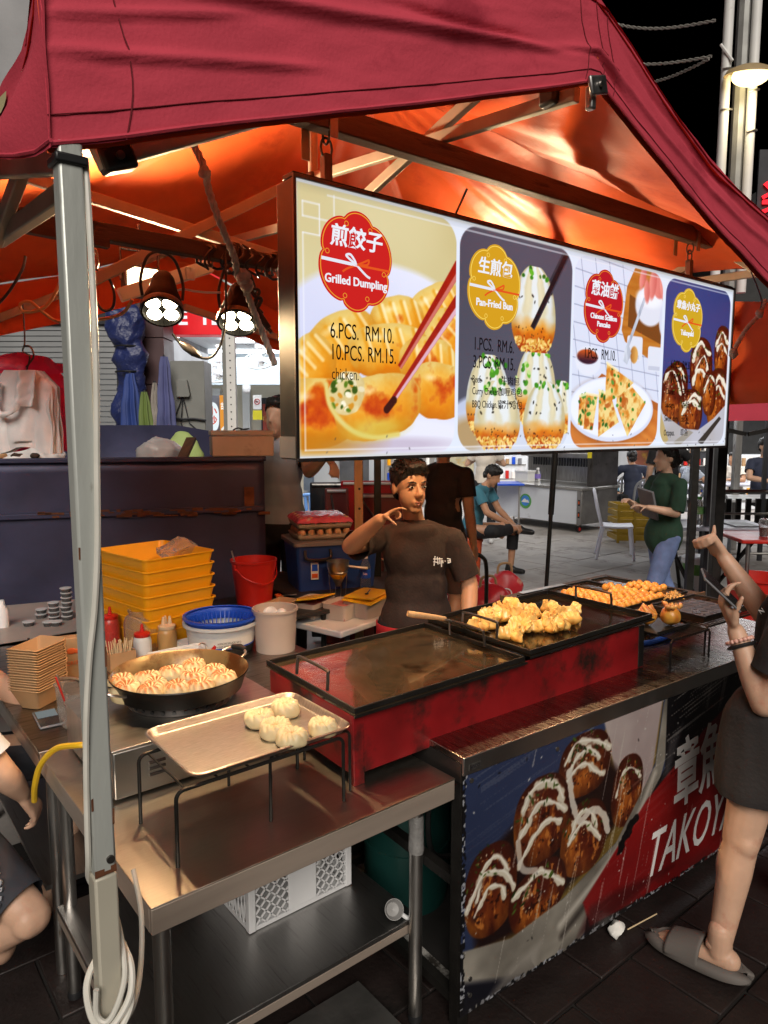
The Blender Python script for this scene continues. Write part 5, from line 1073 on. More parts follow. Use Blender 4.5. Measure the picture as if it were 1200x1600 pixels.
bb = [bun_mesh('pan_fried_bun', True, s) for s in (2, 9, 14)]
PC = (.812, 1.972)       # pan centre
pb = [(.664, 2.050), (.652, 1.975), (.700, 1.915), (.738, 2.045), (.735, 1.975), (.770, 1.895), (.815, 2.045), (.845, 1.955), (.830, 1.870), (.893, 2.060), (.920, 1.975), (.912, 1.890)]
for i, (x, y) in enumerate(pb):
    o = bb[i % 3] if i < 3 else bb[i % 3].copy()
    if i >= 3: COL.objects.link(o)
    o.location = (PC[0] + (x - PC[0]) * 1.0, PC[1] + (y - PC[1]) * 1.0 , .9345); o.rotation_euler = (random.uniform(-.06, .06), random.uniform(-.06, .06), random.uniform(0, 6.28)); s = random.uniform(.94, 1.0); o.scale = (s, s * random.uniform(.93, 1.05), s * random.uniform(.9, 1.08))
    tag(o, 'browned pleated bun in the black pan, %s file from the tent post, %s' % (('first', 'second', 'third', 'fourth')[i // 3], ('back', 'middle', 'front')[i % 3]), 'bun', 'browned buns in the big pan')
tbn = [bun_mesh('steamed_bun', False, s, .038, .041) for s in (5, 21)]
LAB = ('pale pleated bun at the back of the tray, left of the rear one', 'pale pleated bun at the very back of the tray', 'pale pleated bun in the middle of the five on the tray', 'pale pleated bun nearest the front rim of the tray', 'pale pleated bun alone by the right rim of the tray')
for i, (x, y) in enumerate([(.858, 1.575), (.945, 1.592), (.860, 1.497), (.862, 1.425), (.955, 1.432)]):
    o = tbn[i % 2] if i < 2 else tbn[i % 2].copy()
    if i >= 2: COL.objects.link(o)
    o.location = (x, y, .9385); o.rotation_euler = (0, 0, random.uniform(0, 6.28)); s = random.uniform(.96, 1.08); o.scale = (s, s * random.uniform(.9, 1.08), s * random.uniform(.86, 1.08)); tag(o, LAB[i], 'bun', 'pale buns on the steel tray')
# takoyaki grill: four moulded plates on a dark box
tg = root('takoyaki_grill', 'dark takoyaki grill box with four moulded plates at the counter end', 'grill', (2.83, 1.84, .82)); tg.rotation_euler = (0, 0, R(-1))
q = MB(); q.box(-.40, .40, -.225, .31, .002, .115); q.out('box', mat('scorched_wood_box', (.07, .042, .026), .6, .1, .35, 5, .4, 30, dirt=(.02, .014, .01), dirt_amt=.5), tg, bevel=.004)
q = MB(); q.box(-.405, .405, -.235, -.226, .06, .120); q.box(-.41, -.401, -.225, .31, .06, .120); q.out('edge_strip', wood, tg)
mould = mat('oily_mould_iron', (.13, .085, .055), .3, .7, .3, 10, .3, 60, dirt=(.05, .03, .02), dirt_amt=.5, dirt_scale=8); hole_m = mat('mould_hollow', (.02, .012, .008), .3, .3, .3)
TBALLS = []
for s_ in range(4):
    x0 = -.385 + s_ * .172
    q = MB(); q.box(x0, x0 + .164, -.205, .225, .116, .124); pl = q.out('plate', mould, tg, bevel=.002)
    q = MB(); q.box(x0 - .002, x0 + .002, -.207, .227, .1245, .134); q.box(x0 + .162, x0 + .166, -.207, .227, .1245, .134); q.box(x0 + .0025, x0 + .1615, -.207, -.202, .1245, .134); q.box(x0 + .0025, x0 + .1615, .222, .227, .1245, .134); q.out('plate_rim', black_iron, pl)
    q = MB()
    for i in range(4):
        for j in range(10):
            cx, cy = x0 + .022 + i * .040, -.183 + j * .0425
            q.cyl((cx, cy, .1243), (cx, cy, .1250), .0165, n=12); full = (j < 6 + (s_ == 1) * 2) if s_ < 2 else (j < 5 + (i > 1) * 2 if s_ == 2 else (j > 1 and i > 0 and j < 6))
            if full: TBALLS.append((cx, cy, s_, i, j))
    tag(q.out('hollow', hole_m, pl), kind='stuff')
q = MB(); q.tube(spline([(-.404, -.20, .10), (-.418, -.19, .145), (-.418, -.09, .145), (-.404, -.08, .10)], 5), .004, 6); q.out('handle', steel_dark, tg)
q = MB(); q.box(-.30, .02, .235, .300, .1165, .120); q.noise(.004, 20).out('foil_sheet', alu, tg)
def tako_mesh(seed):
    q = MB(); q.ball((0, 0, 0), .0178, 20, 14); q.noise(.0018, 60, seed).noise(.001, 160, seed)
    o = q.out('takoyaki_ball', tako_m, sharp=180); colour(o, lambda p: mixv(mixv((.72, .25, .03), (.82, .40, .08), .5 + nz.noise(p * 70 + Vector((seed, 0, 0)))), (.52, .13, .015), .9 * nz.noise(p * 45 + Vector((0, seed, 0))) + .12)); return o
tk = [tako_mesh(s) for s in (4, 8, 15)]
ROWN = ('nearest', 'second', 'third', 'far right')
ORD = ('first', 'second', 'third', 'fourth', 'fifth', 'sixth', 'seventh', 'eighth')
for i, (x, y, s_, fi, fj) in enumerate(TBALLS):
    o = tk[i] if i < 3 else tk[i % 3].copy()
    if i >= 3: COL.objects.link(o)
    a = R(-1); o.location = (2.83 + x * math.cos(a) - y * math.sin(a), 1.84 + x * math.sin(a) + y * math.cos(a), .82 + .132 + random.uniform(-.001, .003)); o.rotation_euler = (random.uniform(0, 6), random.uniform(0, 6), 0); s = random.uniform(.94, 1.12); o.scale = (s, s, s)
    tag(o, 'golden takoyaki ball in the %s grill plate, %s file, %s from the front' % (ROWN[s_], ORD[fi], ORD[fj]), 'takoyaki', 'takoyaki balls in the %s grill plate' % ROWN[s_])
# wire racks
def wire_rack(name, label, x0, x1, y0, y1, z0, z1, nbar, r=.0042, along='y'):
    t = root(name, label, 'rack', (x0, y0, z0)); 
    for y in (y0, y1):
        q = MB(); q.tube([(x0, y, z0 + .002), (x0 + .001, y, z1 - .02)] + arc((x0 + .02, y, z1 - .02), .019, PI, PI / 2, 5, (1, 0, 0), (0, 0, 1)) + [((x0 + x1) / 2, y, z1 - .001)] + arc((x1 - .02, y, z1 - .02), .019, PI / 2, 0, 5, (1, 0, 0), (0, 0, 1)) + [(x1 - .001, y, z1 - .02), (x1, y, z0 + .002)], r, 8); q.out('leg_frame', black_iron, t)
    for i in range(nbar):
        q = MB(); x = x0 + .025 + (x1 - x0 - .05) * i / (nbar - 1); q.cyl((x, y0, z1 - .004), (x, y1, z1 - .004), r * .62, n=6); q.out('bar', black_iron, t)
    return t
wire_rack('wire_rack', 'black wire rack holding up the steel bun tray', .553, .992, 1.392, 1.612, .760, .933, 6, .0046)
wire_rack('wire_rack', 'short black wire rack tucked under the right end of the bun tray', .80, 1.036, 1.425, 1.645, .760, .929, 12, .004)
ty = root('steel_tray', 'worn aluminium tray with five pale buns on the front table', 'tray', (.81, 1.545, .935))
def rrpts(x0, x1, y0, y1, r, n=6):
    out = []
    for cx, cy, a in ((x1 - r, y1 - r, 0), (x0 + r, y1 - r, PI / 2), (x0 + r, y0 + r, PI), (x1 - r, y0 + r, 1.5 * PI)): out += [(cx + r * math.cos(a + PI / 2 * k / n), cy + r * math.sin(a + PI / 2 * k / n)) for k in range(n + 1)]
    return out
def pan_loft(q, rings, cap=True):
    n = len(rings[0][0]); vs = []; 
    for pts, z in rings: vs += [(x, y, z) for x, y in pts]
    fs = [(j * n + i, j * n + (i + 1) % n, (j + 1) * n + (i + 1) % n, (j + 1) * n + i) for j in range(len(rings) - 1) for i in range(n)]
    if cap: fs.append(tuple(range(n)))
    return q.add(vs, fs)
q = MB(); x0, x1, y0, y1 = .595, 1.025, 1.392, 1.698
pan_loft(q, [(rrpts(x0 + .016, x1 - .016, y0 + .016, y1 - .016, .028), .9365), (rrpts(x0 + .011, x1 - .011, y0 + .011, y1 - .011, .03), .938), (rrpts(x0 + .004, x1 - .004, y0 + .004, y1 - .004, .034), .953), (rrpts(x0, x1, y0, y1, .036), .9545), (rrpts(x0 - .003, x1 + .003, y0 - .003, y1 + .003, .038), .952), (rrpts(x0 - .002, x1 + .002, y0 - .002, y1 + .002, .038), .950)])
q.out('tray', mat('floured_aluminium', (.45, .43, .41), .38, 1, .2, 12, .3, 40, (3, 22, 1), dirt=(.34, .30, .26), dirt_amt=.45, dirt_scale=6, bdist=.001), ty, sharp=60, fix=False, solid=.0016)
# gas stove with the big pan
st_ = root('gas_stove', 'low stainless gas stove under the big black pan', 'stove', (.79, 1.955, .76))
q = MB(); q.box(.535, 1.045, 1.742, 2.16, .768, .893); q.out('body', steel, st_, bevel=.004)
q = MB(); q.box(.531, 1.049, 1.738, 2.164, .8935, .901); q.out('top_sheet', steel, st_, bevel=.002)
for k in range(3):
    q = MB(); q.cyl((.625, 1.741, .842 - k * .016), (.668, 1.741, .842 - k * .016), .0042, n=10); q.out('louvre', steel_dark, st_)
    q = MB(); q.cyl((.534, 1.80, .842 - k * .016), (.534, 1.83, .842 - k * .016), .0042, n=10); q.out('louvre', steel_dark, st_)
for x in (.56, 1.02):
    for y in (1.77, 2.13):
        q = MB(); q.cyl((x, y, .760), (x, y, .768), .014, n=12); q.out('foot', black_plastic, st_)
q = MB(); q.lathe([(.150, .9015), (.152, .905), (.146, .927), (.142, .927), (.148, .905), (.146, .9015)], (*PC, 0), 40, close=True); br_ = q.out('burner_ring', steel_dark, st_)
for i in range(30):
    a = 2 * PI * i / 30; q = MB(); q.cyl((PC[0] + .1462 * math.cos(a), PC[1] + .1462 * math.sin(a), .914), (PC[0] + .1515 * math.cos(a), PC[1] + .1515 * math.sin(a), .913), .0062, n=10); q.out('air_hole', black_plastic, br_)
pn = root('frying_pan', 'big black frying pan full of browned buns on the gas stove', 'pan', (*PC, .927))
pan_out = mat('black_burnt_pan', (.016, .014, .012), .38, .6, .3, 8, .3, 60, dirt=(.05, .03, .018), dirt_amt=.3, bdist=.001)
pan_in = mat('burnt_tan_pan', (.20, .14, .065), .3, .4, .3, 6, .2, 40, dirt=(.09, .035, .012), dirt_amt=.6, dirt_scale=9, bdist=.001)
q = MB(); q.lathe([(0, .9275), (.165, .9275), (.180, .934), (.196, .985), (.199, .989), (.2005, .986)], (*PC, 0), 56, cap=False); q.out('outer_wall', pan_out, pn, fix=False)
q = MB(); q.lathe([(0, .9325), (.162, .9325), (.176, .938), (.1945, .9865), (.199, .9892)], (*PC, 0), 56, cap=False); q.out('inner_wall', pan_in, pn, fix=False)
q = MB(); q.lathe([(0, .9338), (.168, .9338)], (*PC, 0), 40); q.out('oil', mat('frying_oil', (.13, .085, .025), .08, .1, .2, 5, coat=.5), pn, fix=False)
for s, a in ((1, .32), (-1, .10)):
    d = Vector((math.cos(a), math.sin(a), 0)) * s; e_ = Vector((-d.y, d.x, 0)); c = Vector((*PC, .968))
    q = MB(); q.tube(spline([c + d * .188 + e_ * .045, c + d * .232 + e_ * .042 + Vector((0, 0, .016)), c + d * .250 + Vector((0, 0, .022)), c + d * .232 - e_ * .042 + Vector((0, 0, .016)), c + d * .188 - e_ * .045], 5), .0042, 8); hd = q.out('handle', steel, pn)
    q = MB(); q.tube([c + d * .246 + e_ * .030 + Vector((0, 0, .021)), c + d * .252 + Vector((0, 0, .0225)), c + d * .246 - e_ * .030 + Vector((0, 0, .021))], [.008, .0115, .008], 10); q.out('grip', black_plastic, hd)
# ---------------------------------------------------------------- clutter on and round the tables
def crate_tray(name, label, loc, rz, w, d, h, m, group=None):
    t = root(name, label, 'crate', loc, rz, group); q = MB(); k = .90
    R_ = lambda s_, r: rrpts(-w / 2 * s_, w / 2 * s_, -d / 2 * s_, d / 2 * s_, r)
    pan_loft(q, [(R_(k - .02, .02), .006), (R_(k, .022), .0), (R_(1.0, .026), h), (R_(1.02, .028), h), (R_(1.02, .028), h - .006), (R_(.985, .026), h - .004), (R_(k - .02, .022), .006)], cap=True)
    q.out('tray_body', m, t, sharp=50, fix=False); return t
names_ = ('bottom', 'second from bottom', 'third from bottom', 'middle', 'third from top', 'second from top', 'topmost')
for i in range(7):
    crate_tray('yellow_crate', 'yellow plastic dough tray, %s of the stack of seven' % names_[i], (1.175 + random.uniform(-.004, .004), 3.10 + random.uniform(-.004, .004), .76 + i * .0525), R(9 + random.uniform(-1, 1)), .35, .43, .088, yellow_plastic, 'stacked yellow dough trays')
w_ = root('plastic_wrap', 'crumpled clear wrap lying in the topmost yellow tray', 'wrap', (1.28, 3.12, 1.09)); q = MB(); q.ball((0, 0, .05), (.09, .06, .045), 20, 12); q.noise(.03, 14).noise(.012, 40).out('wrap', mat('crumpled_clear_wrap', (.9, .85, .8), .1, 0, .05, trans=.85, ior=1.2), w_, sharp=0)
def pail(name, label, loc, r0, r1, h, m, cat='bucket', handle=True, group=None, rim=.006):
    t = root(name, label, cat, loc, group=group)
    q = MB(); q.lathe([(0, 0), (r0, 0), (r1, h - .012), (r1 + rim, h - .010), (r1 + rim, h), (r1 - .001, h), (r0 - .004, .008), (0, .008)], n=40, cap=False); q.out('body', m, t, fix=False)
    if handle:
        q = MB(); q.tube(spline([(r1 + .002, -.02, h - .035), (r1 * .75, -r1 * .72, h - .085), (0, -r1 - .012, h - .115), (-r1 * .75, -r1 * .72, h - .085), (-r1 - .002, -.02, h - .035)], 6), .003, 6); q.out('handle', red_plastic if m is red_plastic else steel, t)
        for s_ in (-1, 1):
            q = MB(); q.obox((s_ * (r1 + .002), -.01, h - .032), (.012, .03, .028)); q.out('handle_lug', m, t, bevel=.003)
    return t
sdt = root('side_table', 'small dark side table under the red bucket', 'table', (1.86, 3.30, 0)); q = MB(); q.box(1.63, 2.08, 3.02, 3.60, .735, .758); q.out('tabletop', black_plastic, sdt, bevel=.004)
for x, y in ((1.66, 3.05), (2.05, 3.05), (1.66, 3.57), (2.05, 3.57)):
    q = MB(); q.cyl((x, y, 0), (x, y, .735), .014, n=10); q.out('leg', black_iron, sdt)
rb = pail('bucket', 'scuffed red plastic bucket with wire handle right of the yellow trays', (1.78, 3.30, .758), .088, .116, .262, red_plastic)
ld = root('ladle', 'steel ladle handle sticking out of the red bucket', 'ladle', (1.73, 3.33, 1.0)); q = MB(); q.beam((1.73, 3.33, .85), (1.685, 3.36, 1.065), .018, .006); q.out('handle', alu, ld)
# round tub with blue colander
tubm = root('plastic_tub', 'round clear tub with a printed label under the blue colander', 'tub', (1.315, 2.735, .76))
q = MB(); q.lathe([(0, 0), (.128, 0), (.140, .075), (.150, .118), (.160, .120), (.160, .132), (.149, .132), (.138, .08), (.125, .006), (0, .006)], n=48, cap=False); q.out('body', frosted_white, tubm, fix=False)
q = MB(); q.lathe([(.1375, .045), (.1445, .088)], n=48, cap=False); lab = q.out('label', paper_white, tubm, fix=False)
q = MB(); q.lathe([(.1290, .001), (.1385, .040)], n=48, cap=False); q.out('dark_base', black_plastic, tubm, fix=False)
q = MB(); q.lathe([(.1386, .0405), (.1395, .0465)], n=48, cap=False); q.out('blue_band', blue_plastic, tubm, fix=False)
for k_, tx in enumerate(('KIMCHI SAUCE 5KG', 'KEEP REFRIGERATED')):
    words(tx, .011, ink_black, (0 - .035, -.1445, .070 - k_ * .013), (1, -.25, 0), (0, 0, 1), 'label_lettering', lab, depth=.0002)
cl = root('colander', 'blue plastic colander sitting in the clear tub', 'colander', (1.315, 2.735, .866))
q = MB(); q.lathe([(.130, .0), (.150, .040), (.158, .042), (.158, .050), (.147, .050)], n=48, cap=False); q.out('rim', blue_plastic, cl, fix=False, solid=.003)
for i in range(44):
    a = 2 * PI * i / 44; q = MB(); q.beam((.112 * math.cos(a), .112 * math.sin(a), -.045), (.1405 * math.cos(a), .1405 * math.sin(a), .030), .004, .006); q.out('rib', blue_plastic, cl)
q = MB(); q.lathe([(0, -.045), (.112, -.045)], n=40, cap=False); q.out('base', blue_plastic, cl, fix=False)
pb_ = pail('tub', 'milky plastic tub half full of pale pink paste', (1.50, 2.60, .758), .083, .092, .185, frosted, 'tub', False)
q = MB(); q.lathe([(0, .105), (.0855, .105)], n=32, cap=False); q.lathe([(.080, .012), (.0855, .104)], n=32, cap=False); q.out('contents', mat('pink_paste', (.52, .25, .19), .5), pb_, fix=False)
q = MB(); q.ball((-.02, .01, .16), (.035, .012, .03)); q.ball((.03, .0, .155), (.025, .02, .02)); q.out('scoop', white_plastic, pb_)
# sauces, jar, picks
def squeezy(label, loc, m, cap, spouts, h=.098, r=.036):
    t = root('sauce_bottle', label, 'bottle', loc); q = MB(); q.lathe([(0, 0), (r, .0), (r + .001, .006), (r, h * .8), (r * .9, h * .95), (r * .8, h)], n=28); q.out('body', m, t)
    q = MB(); q.lathe([(r * .86, h), (r * .9, h + .002), (r * .9, h + .014), (r * .5, h + .02), (0, h + .02)], n=28); cp = q.out('cap', cap, t)
    for (x, y) in spouts:
        q = MB(); q.cyl((x, y, h + .018), (x, y, h + .052), .010, .0045, n=12); q.out('spout', cap, cp)
    return t
squeezy('clear squeezy bottle with red cap in front of the glass jar', (1.005, 2.82, .76), frosted_white, red_plastic, ((0, 0),))
squeezy('tan sauce bottle with three pale spouts beside the glass jar', (1.125, 2.86, .76), mat('tan_sauce_plastic', (.46, .27, .10), .35, 0, .08, trans=.1), mat('pale_cap', (.62, .46, .30), .4), ((-.014, 0), (.014, 0), (0, .014)), .100, .040)
squeezy('red topped sauce bottle partly hidden by the tent post', (.955, 3.06, .76), mat('red_sauce_plastic', (.40, .04, .03), .3), red_plastic, ((0, 0),), .13, .038)
jr = root('glass_jar', 'clear plastic jar with a knife in it in front of the yellow trays', 'jar', (1.06, 2.955, .76)); q = MB(); q.lathe([(0, 0), (.076, 0), (.080, .01), (.080, .12), (.074, .145), (.058, .155), (.058, .168), (.062, .170), (.062, .176), (.055, .176), (.054, .156), (.070, .143), (.076, .12), (.076, .012), (0, .008)], n=40, cap=False); q.out('body', clear_plastic, jr, fix=False)
kn = root('knife', 'steel knife standing in the clear jar', 'knife', (1.06, 2.95, .77)); q = MB(); q.beam((1.075, 2.945, .78), (1.068, 2.965, .935), .022, .002); q.out('blade', steel, kn); q = MB(); q.beam((1.068, 2.965, .935), (1.067, 2.968, .950), .02, .01); q.out('handle', grey_plastic, kn)
pk = root('pick_box', 'brown card box of wooden picks right of the tent post', 'box', (.895, 2.76, .76)); q = MB()
for a in ((-.05, .05, -.032, -.029), (-.05, .05, .029, .032), (-.05, -.047, -.028, .028), (.047, .05, -.028, .028)): q.box(a[0], a[1], a[2], a[3], .0, .075)
q.v = [(x, y, z) for x, y, z in q.v]; tag(q.out('box', paper_kraft, pk), None)
for i in range(34):
    x, y = random.uniform(-.043, .043), random.uniform(-.024, .024); q = MB(); q.cyl((x * .9, y * .9, .01), (x + random.uniform(-.016, .016), y + random.uniform(-.01, .01), random.uniform(.105, .125)), .0018, n=6); q.out('pick', mat('bamboo_pick', (.66, .50, .30), .7) if i == 0 else MATS['bamboo_pick'], pk)
wf = root('paper_packet', 'white paper packet with black print behind the tan sauce bottle', 'packet', (1.215, 2.80, .76)); q = MB(); q.obox((0, 0, .02), (.11, .14, .04)); q.noise(.004, 20).out('packet', paper_white, wf)
cz = root('clear_box', 'clear lidded food box behind the frying pan', 'box', (1.06, 2.56, .76)); q = MB(); pan_loft(q, [(rrpts(-.10, .10, -.07, .07, .02), .004), (rrpts(-.105, .105, -.075, .075, .02), .075), (rrpts(-.112, .112, -.082, .082, .022), .077), (rrpts(-.112, .112, -.082, .082, .022), .082)]); q.out('body', frosted_white, cz, fix=False, solid=.0015)
kr = root('key_ring', 'ring of keys with red and steel fobs lying on the clear food box', 'keys', (1.12, 2.50, .845)); q = MB(); q.tube(arc((0, 0, .022), .016, 0, 2 * PI, 16, (1, 0, 0), (0, .4, .9)), .003, 6, True); q.out('ring', steel, kr); q = MB(); q.beam((0, -.01, .006), (.015, -.02, -.02), .012, .004); q.out('key', alu, kr); q = MB(); q.beam((.03, -.01, .0), (.045, -.02, .02), .016, .012); q.out('fob', red_plastic, kr)
# paper boats
q = MB()
def boat(q, w=.064, d=.045, h=.052):
    R0, R1 = rrpts(-w * .62, w * .62, -d * .62, d * .62, .008, 3), rrpts(-w, w, -d, d, .010, 3)
    n = len(R0); zt = lambda x: h + .016 * (abs(x) / w) ** 2 - .004; q.add([(x, y, 0) for x, y in R0] + [(x, y, zt(x)) for x, y in R1] + [(x * 1.045, y * 1.06, zt(x) - .0015) for x, y in R1], [tuple(range(n))] + [(k * n + i, k * n + (i + 1) % n, (k + 1) * n + (i + 1) % n, (k + 1) * n + i) for i in range(n) for k in (0, 1)]); return q
ORDN = 'first second third fourth fifth sixth seventh eighth ninth tenth eleventh twelfth thirteenth fourteenth fifteenth sixteenth'.split()
btp = boat(q).out('paper_boat', paper_kraft, sharp=30, fix=False, solid=.0012)
for i in range(17):
    o = btp if i == 0 else btp.copy()
    if i: COL.objects.link(o)
    o.location = (.556 + random.uniform(-.0015, .0015), 2.575 + random.uniform(-.0015, .0015), .762 + i * .0088); o.rotation_euler = (0, 0, R(38) + random.uniform(-.03, .03)); o.scale = (1.24, 1.24, 1.15)
    tag(o, 'kraft paper food boat, topmost of the nested pile' if i == 16 else 'kraft paper food boat, %s from the bottom of the nested pile' % ORDN[i], 'food tray', 'nested paper food boats')
ph = root('phone', 'dark phone lying face up on the table left of the post', 'phone', (.542, 2.41, .760), R(-4)); q = MB(); q.box(-.037, .037, -.076, .076, .001, .009); q.out('body', grey_plastic, ph, bevel=.004)
q = MB(); q.box(-.034, .034, -.072, .072, .0092, .0098); scr = q.out('screen', mat('phone_screen', (.04, .045, .05), .12, 0, .1, coat=.5), ph)
q = MB(); q.box(-.030, .030, .000, .064, .0100, .0104); q.out('page', glow('phone_page', (.17, .19, .19), 1.0), scr)
for i in range(4):
    q = MB(); q.box(-.026 + i * .014, -.017 + i * .014, -.006, .000, .0100, .0105); q.out('icon', ink_black, scr)
cu = root('cup', 'clear plastic cup with black straw behind the paper boats', 'cup', (.53, 2.70, .76)); q = MB(); q.lathe([(0, 0), (.030, 0), (.042, .11), (.044, .112)], n=28, cap=False); q.out('body', clear_plastic, cu, fix=False, solid=.001); q = MB(); q.cyl((.01, .0, .01), (.03, .01, .20), .004, n=8); q.out('straw', black_plastic, cu)
t = bag('pink_bag', 'crumpled pink plastic bag behind the paper boats', (.68, 2.86, .76), (.20, .17, .12), mat('pale_pink_bag', (.62, .22, .34), .35, 0, .15, 5, .6, 18, bdist=.02), 31)
kb = root('paper_bag', 'kraft paper bag with orange print leaning behind the post', 'bag', (.72, 2.74, .76), R(-12)); q = MB(); q.box(-.055, .055, -.02, .03, .0, .17); q.noise(.005, 14).out('bag', paper_kraft, kb, bevel=.003)
orange_ink = mat('orange_ink', (.62, .10, .015), .7)
q = MB(); q.ball((-.012, -.0215, .12), (.016, .002, .012)); q.ball((.006, -.0215, .118), (.011, .002, .009)); q.out('printed_mark', orange_ink, kb); words('CRISPY', .02, orange_ink, (0, -.0235, .075), (1, 0, .1), (0, 0, 1), 'printed_lettering', kb, depth=.0003)
bn = root('clear_bin', 'clear plastic bin holding red handled tongs beside the post', 'bin', (.62, 2.30, .76), R(6)); q = MB(); pan_loft(q, [(rrpts(-.055, .055, -.06, .06, .012), .002), (rrpts(-.062, .062, -.068, .068, .014), .13), (rrpts(-.066, .066, -.072, .072, .014), .132)]); q.out('body', clear_plastic, bn, fix=False, solid=.0015)
tn = root('tongs', 'steel tongs with a red edged arm leaning out of the clear bin', 'tongs', (.56, 2.28, .77)); q = MB(); q.beam((.590, 2.285, .78), (.545, 2.285, .945), .016, .003); q.out('steel_arm', alu, tn); q = MB(); q.beam((.583, 2.280, .78), (.540, 2.278, .94), .010, .004); q.out('red_arm', red_plastic, tn); q = MB(); q.tube(spline([(.55, 2.285, .93), (.60, 2.30, .915), (.655, 2.31, .875)], 6), .006, 8); q.out('handle', steel, tn); q = MB(); q.ball((.665, 2.27, .862), (.034, .02, .018)); q.out('knob', black_plastic, tn)
# sauce cup table on the left
lt = root('sauce_table', 'grey plastic topped table with stacked sauce cups on the left', 'table', (.6, 3.8, 0), R(-14)); q = MB(); q.box(-1.1, .62, -.42, .40, .738, .760); q.out('tabletop', mat('grey_brown_tabletop', (.34, .29, .26), .4, 0, .1, 4), lt, bevel=.004); q = MB(); q.box(-1.1, .62, -.43, -.421, .69, .752); q.out('edge', white_plastic, lt, bevel=.002)
for x in (-1.0, .55):
    q = MB(); q.cyl((x, 0, 0), (x, 0, .738), .02, n=10); q.out('leg', dark_frame, lt)
q = MB(); q.lathe([(0, 0), (.021, 0), (.026, .020), (.0275, .021)], n=24, cap=False); sc0 = bpy.data.objects.new('sauce_cup', None); COL.objects.link(sc0)
q.out('cup_body', clear_plastic, sc0, fix=False, solid=.0008)
q = MB(); q.lathe([(0, .0015), (.0212, .0015), (.0245, .015), (0, .015)], n=24, cap=False); q.out('sauce', brown_sauce, sc0, fix=False)
q = MB(); q.lathe([(0, .022), (.0275, .022), (.0278, .0195)], n=24, cap=False); q.out('lid', frosted_white, sc0, fix=False)
spots = [((.935, 3.66), 7, 'tallest, right hand'), ((.885, 3.69), 4, 'middle'), ((.845, 3.78), 2, 'short left hand')]; first_ = True
for (x, y), n_, nm in spots:
    for i in range(n_):
        if first_: o = sc0; o.location = (x, y, .7605); first_ = False
        else: o = copy_tree(sc0, (x + random.uniform(-.003, .003), y + random.uniform(-.003, .003), .7605 + i * .0232))
        tag(o, 'lidded dark sauce cup, %s from the bottom of the %s stack' % (ORDN[i], nm), 'sauce cup', 'sauce cups in the %s stack' % nm)
for i, (x, y, l) in enumerate(((.865, 3.58, 'lidded sauce cup standing alone nearest the post, before the stacks'), (.835, 3.60, 'lidded sauce cup standing alone left of the nearest single cup'), (.76, 3.66, 'sauce cup by the hand on the left table'))): tag(copy_tree(sc0, (x, y, .7605)), l, 'sauce cup')
bo = root('milk_bottle', 'small white capped bottle at the left edge of the sauce table', 'bottle', (.66, 3.72, .76)); q = MB(); q.lathe([(0, 0), (.028, 0), (.03, .08), (.015, .11), (.012, .13), (0, .13)], n=20); q.out('body', white_plastic, bo)
# table behind the vendor with meat boxes
wt = root('plastic_table', 'pale plastic folding table with meat boxes beside the vendor', 'table', (1.985, 2.80, 0), R(14)); q = MB(); q.box(0, 1.0, 0, .50, .665, .70); q.out('tabletop', mat('pale_tabletop', (.62, .60, .60), .4, 0, .06), wt, bevel=.008)
for x in (.12, .88):
    for y in (.06, .44):
        q = MB(); q.cyl((x, y, 0), (x, y, .665), .014, n=10); q.out('leg', dark_frame, wt)
def WT(x, y, z): a = R(14); return (1.985 + x * math.cos(a) - y * math.sin(a), 2.80 + x * math.sin(a) + y * math.cos(a), z)
def meatbox(label, x, y, rz, w, d, h, lid, meat):
    t = root('food_box', label, 'box', WT(x, y, .70), rz, 'meat boxes on the pale table'); q = MB(); pan_loft(q, [(rrpts(-w * .45, w * .45, -d * .45, d * .45, .015), .002), (rrpts(-w / 2, w / 2, -d / 2, d / 2, .018), h), (rrpts(-w / 2 - .004, w / 2 + .004, -d / 2 - .004, d / 2 + .004, .02), h + .001)]); q.out('body', frosted, t, fix=False, solid=.0015)
    q = MB(); q.box(-w * .43, w * .43, -d * .43, d * .43, .004, h * .8); q.noise(.004, 30).out('meat', meat, t)
    if lid:
        q = MB(); q.box(-w / 2 - .006, w / 2 + .006, -d / 2 - .006, d / 2 + .006, 0, .009); l_ = q.out('lid', mat('yellow_lid', (.80, .46, .02), .4) if 'yellow_lid' not in MATS else MATS['yellow_lid'], t, bevel=.003); l_.location = (0, .0, h + .006); l_.rotation_euler = lid
    return t
meat_m = mat('pink_minced_meat', (.50, .16, .15), .5, 0, .25, 30, .6, 60, dirt=(.62, .40, .36), dirt_amt=.4, dirt_scale=20)
meatbox('pink meat box with a tilted yellow lid on the pale table', .16, .34, R(24), .22, .16, .085, (R(-10), R(6), .1), meat_m); meatbox('open pink meat box in the middle of the pale table', .22, .18, R(20), .17, .15, .085, None, meat_m); meatbox('meat box with two yellow lids and a spoon nearest the vendor', .36, .11, R(14), .25, .17, .085, (R(3), R(-3), .12), meat_m)
lz = root('tray_cover', 'loose second yellow cover lying askew on the nearest meat box', 'cover', WT(.37, .125, .803), R(26)); q = MB(); q.box(-.12, .12, -.085, .085, 0, .008); q.out('lid', MATS['yellow_lid'], lz, bevel=.003)
sn_ = root('spoon', 'dark plastic spoon lying on the loose yellow cover', 'spoon', WT(.37, .12, .812), R(40)); q = MB(); q.ball((-.035, 0, .004), (.016, .011, .003)); q.tube([(-.02, 0, .004), (.05, .0, .007)], .003, 6); q.out('spoon', black_plastic, sn_)
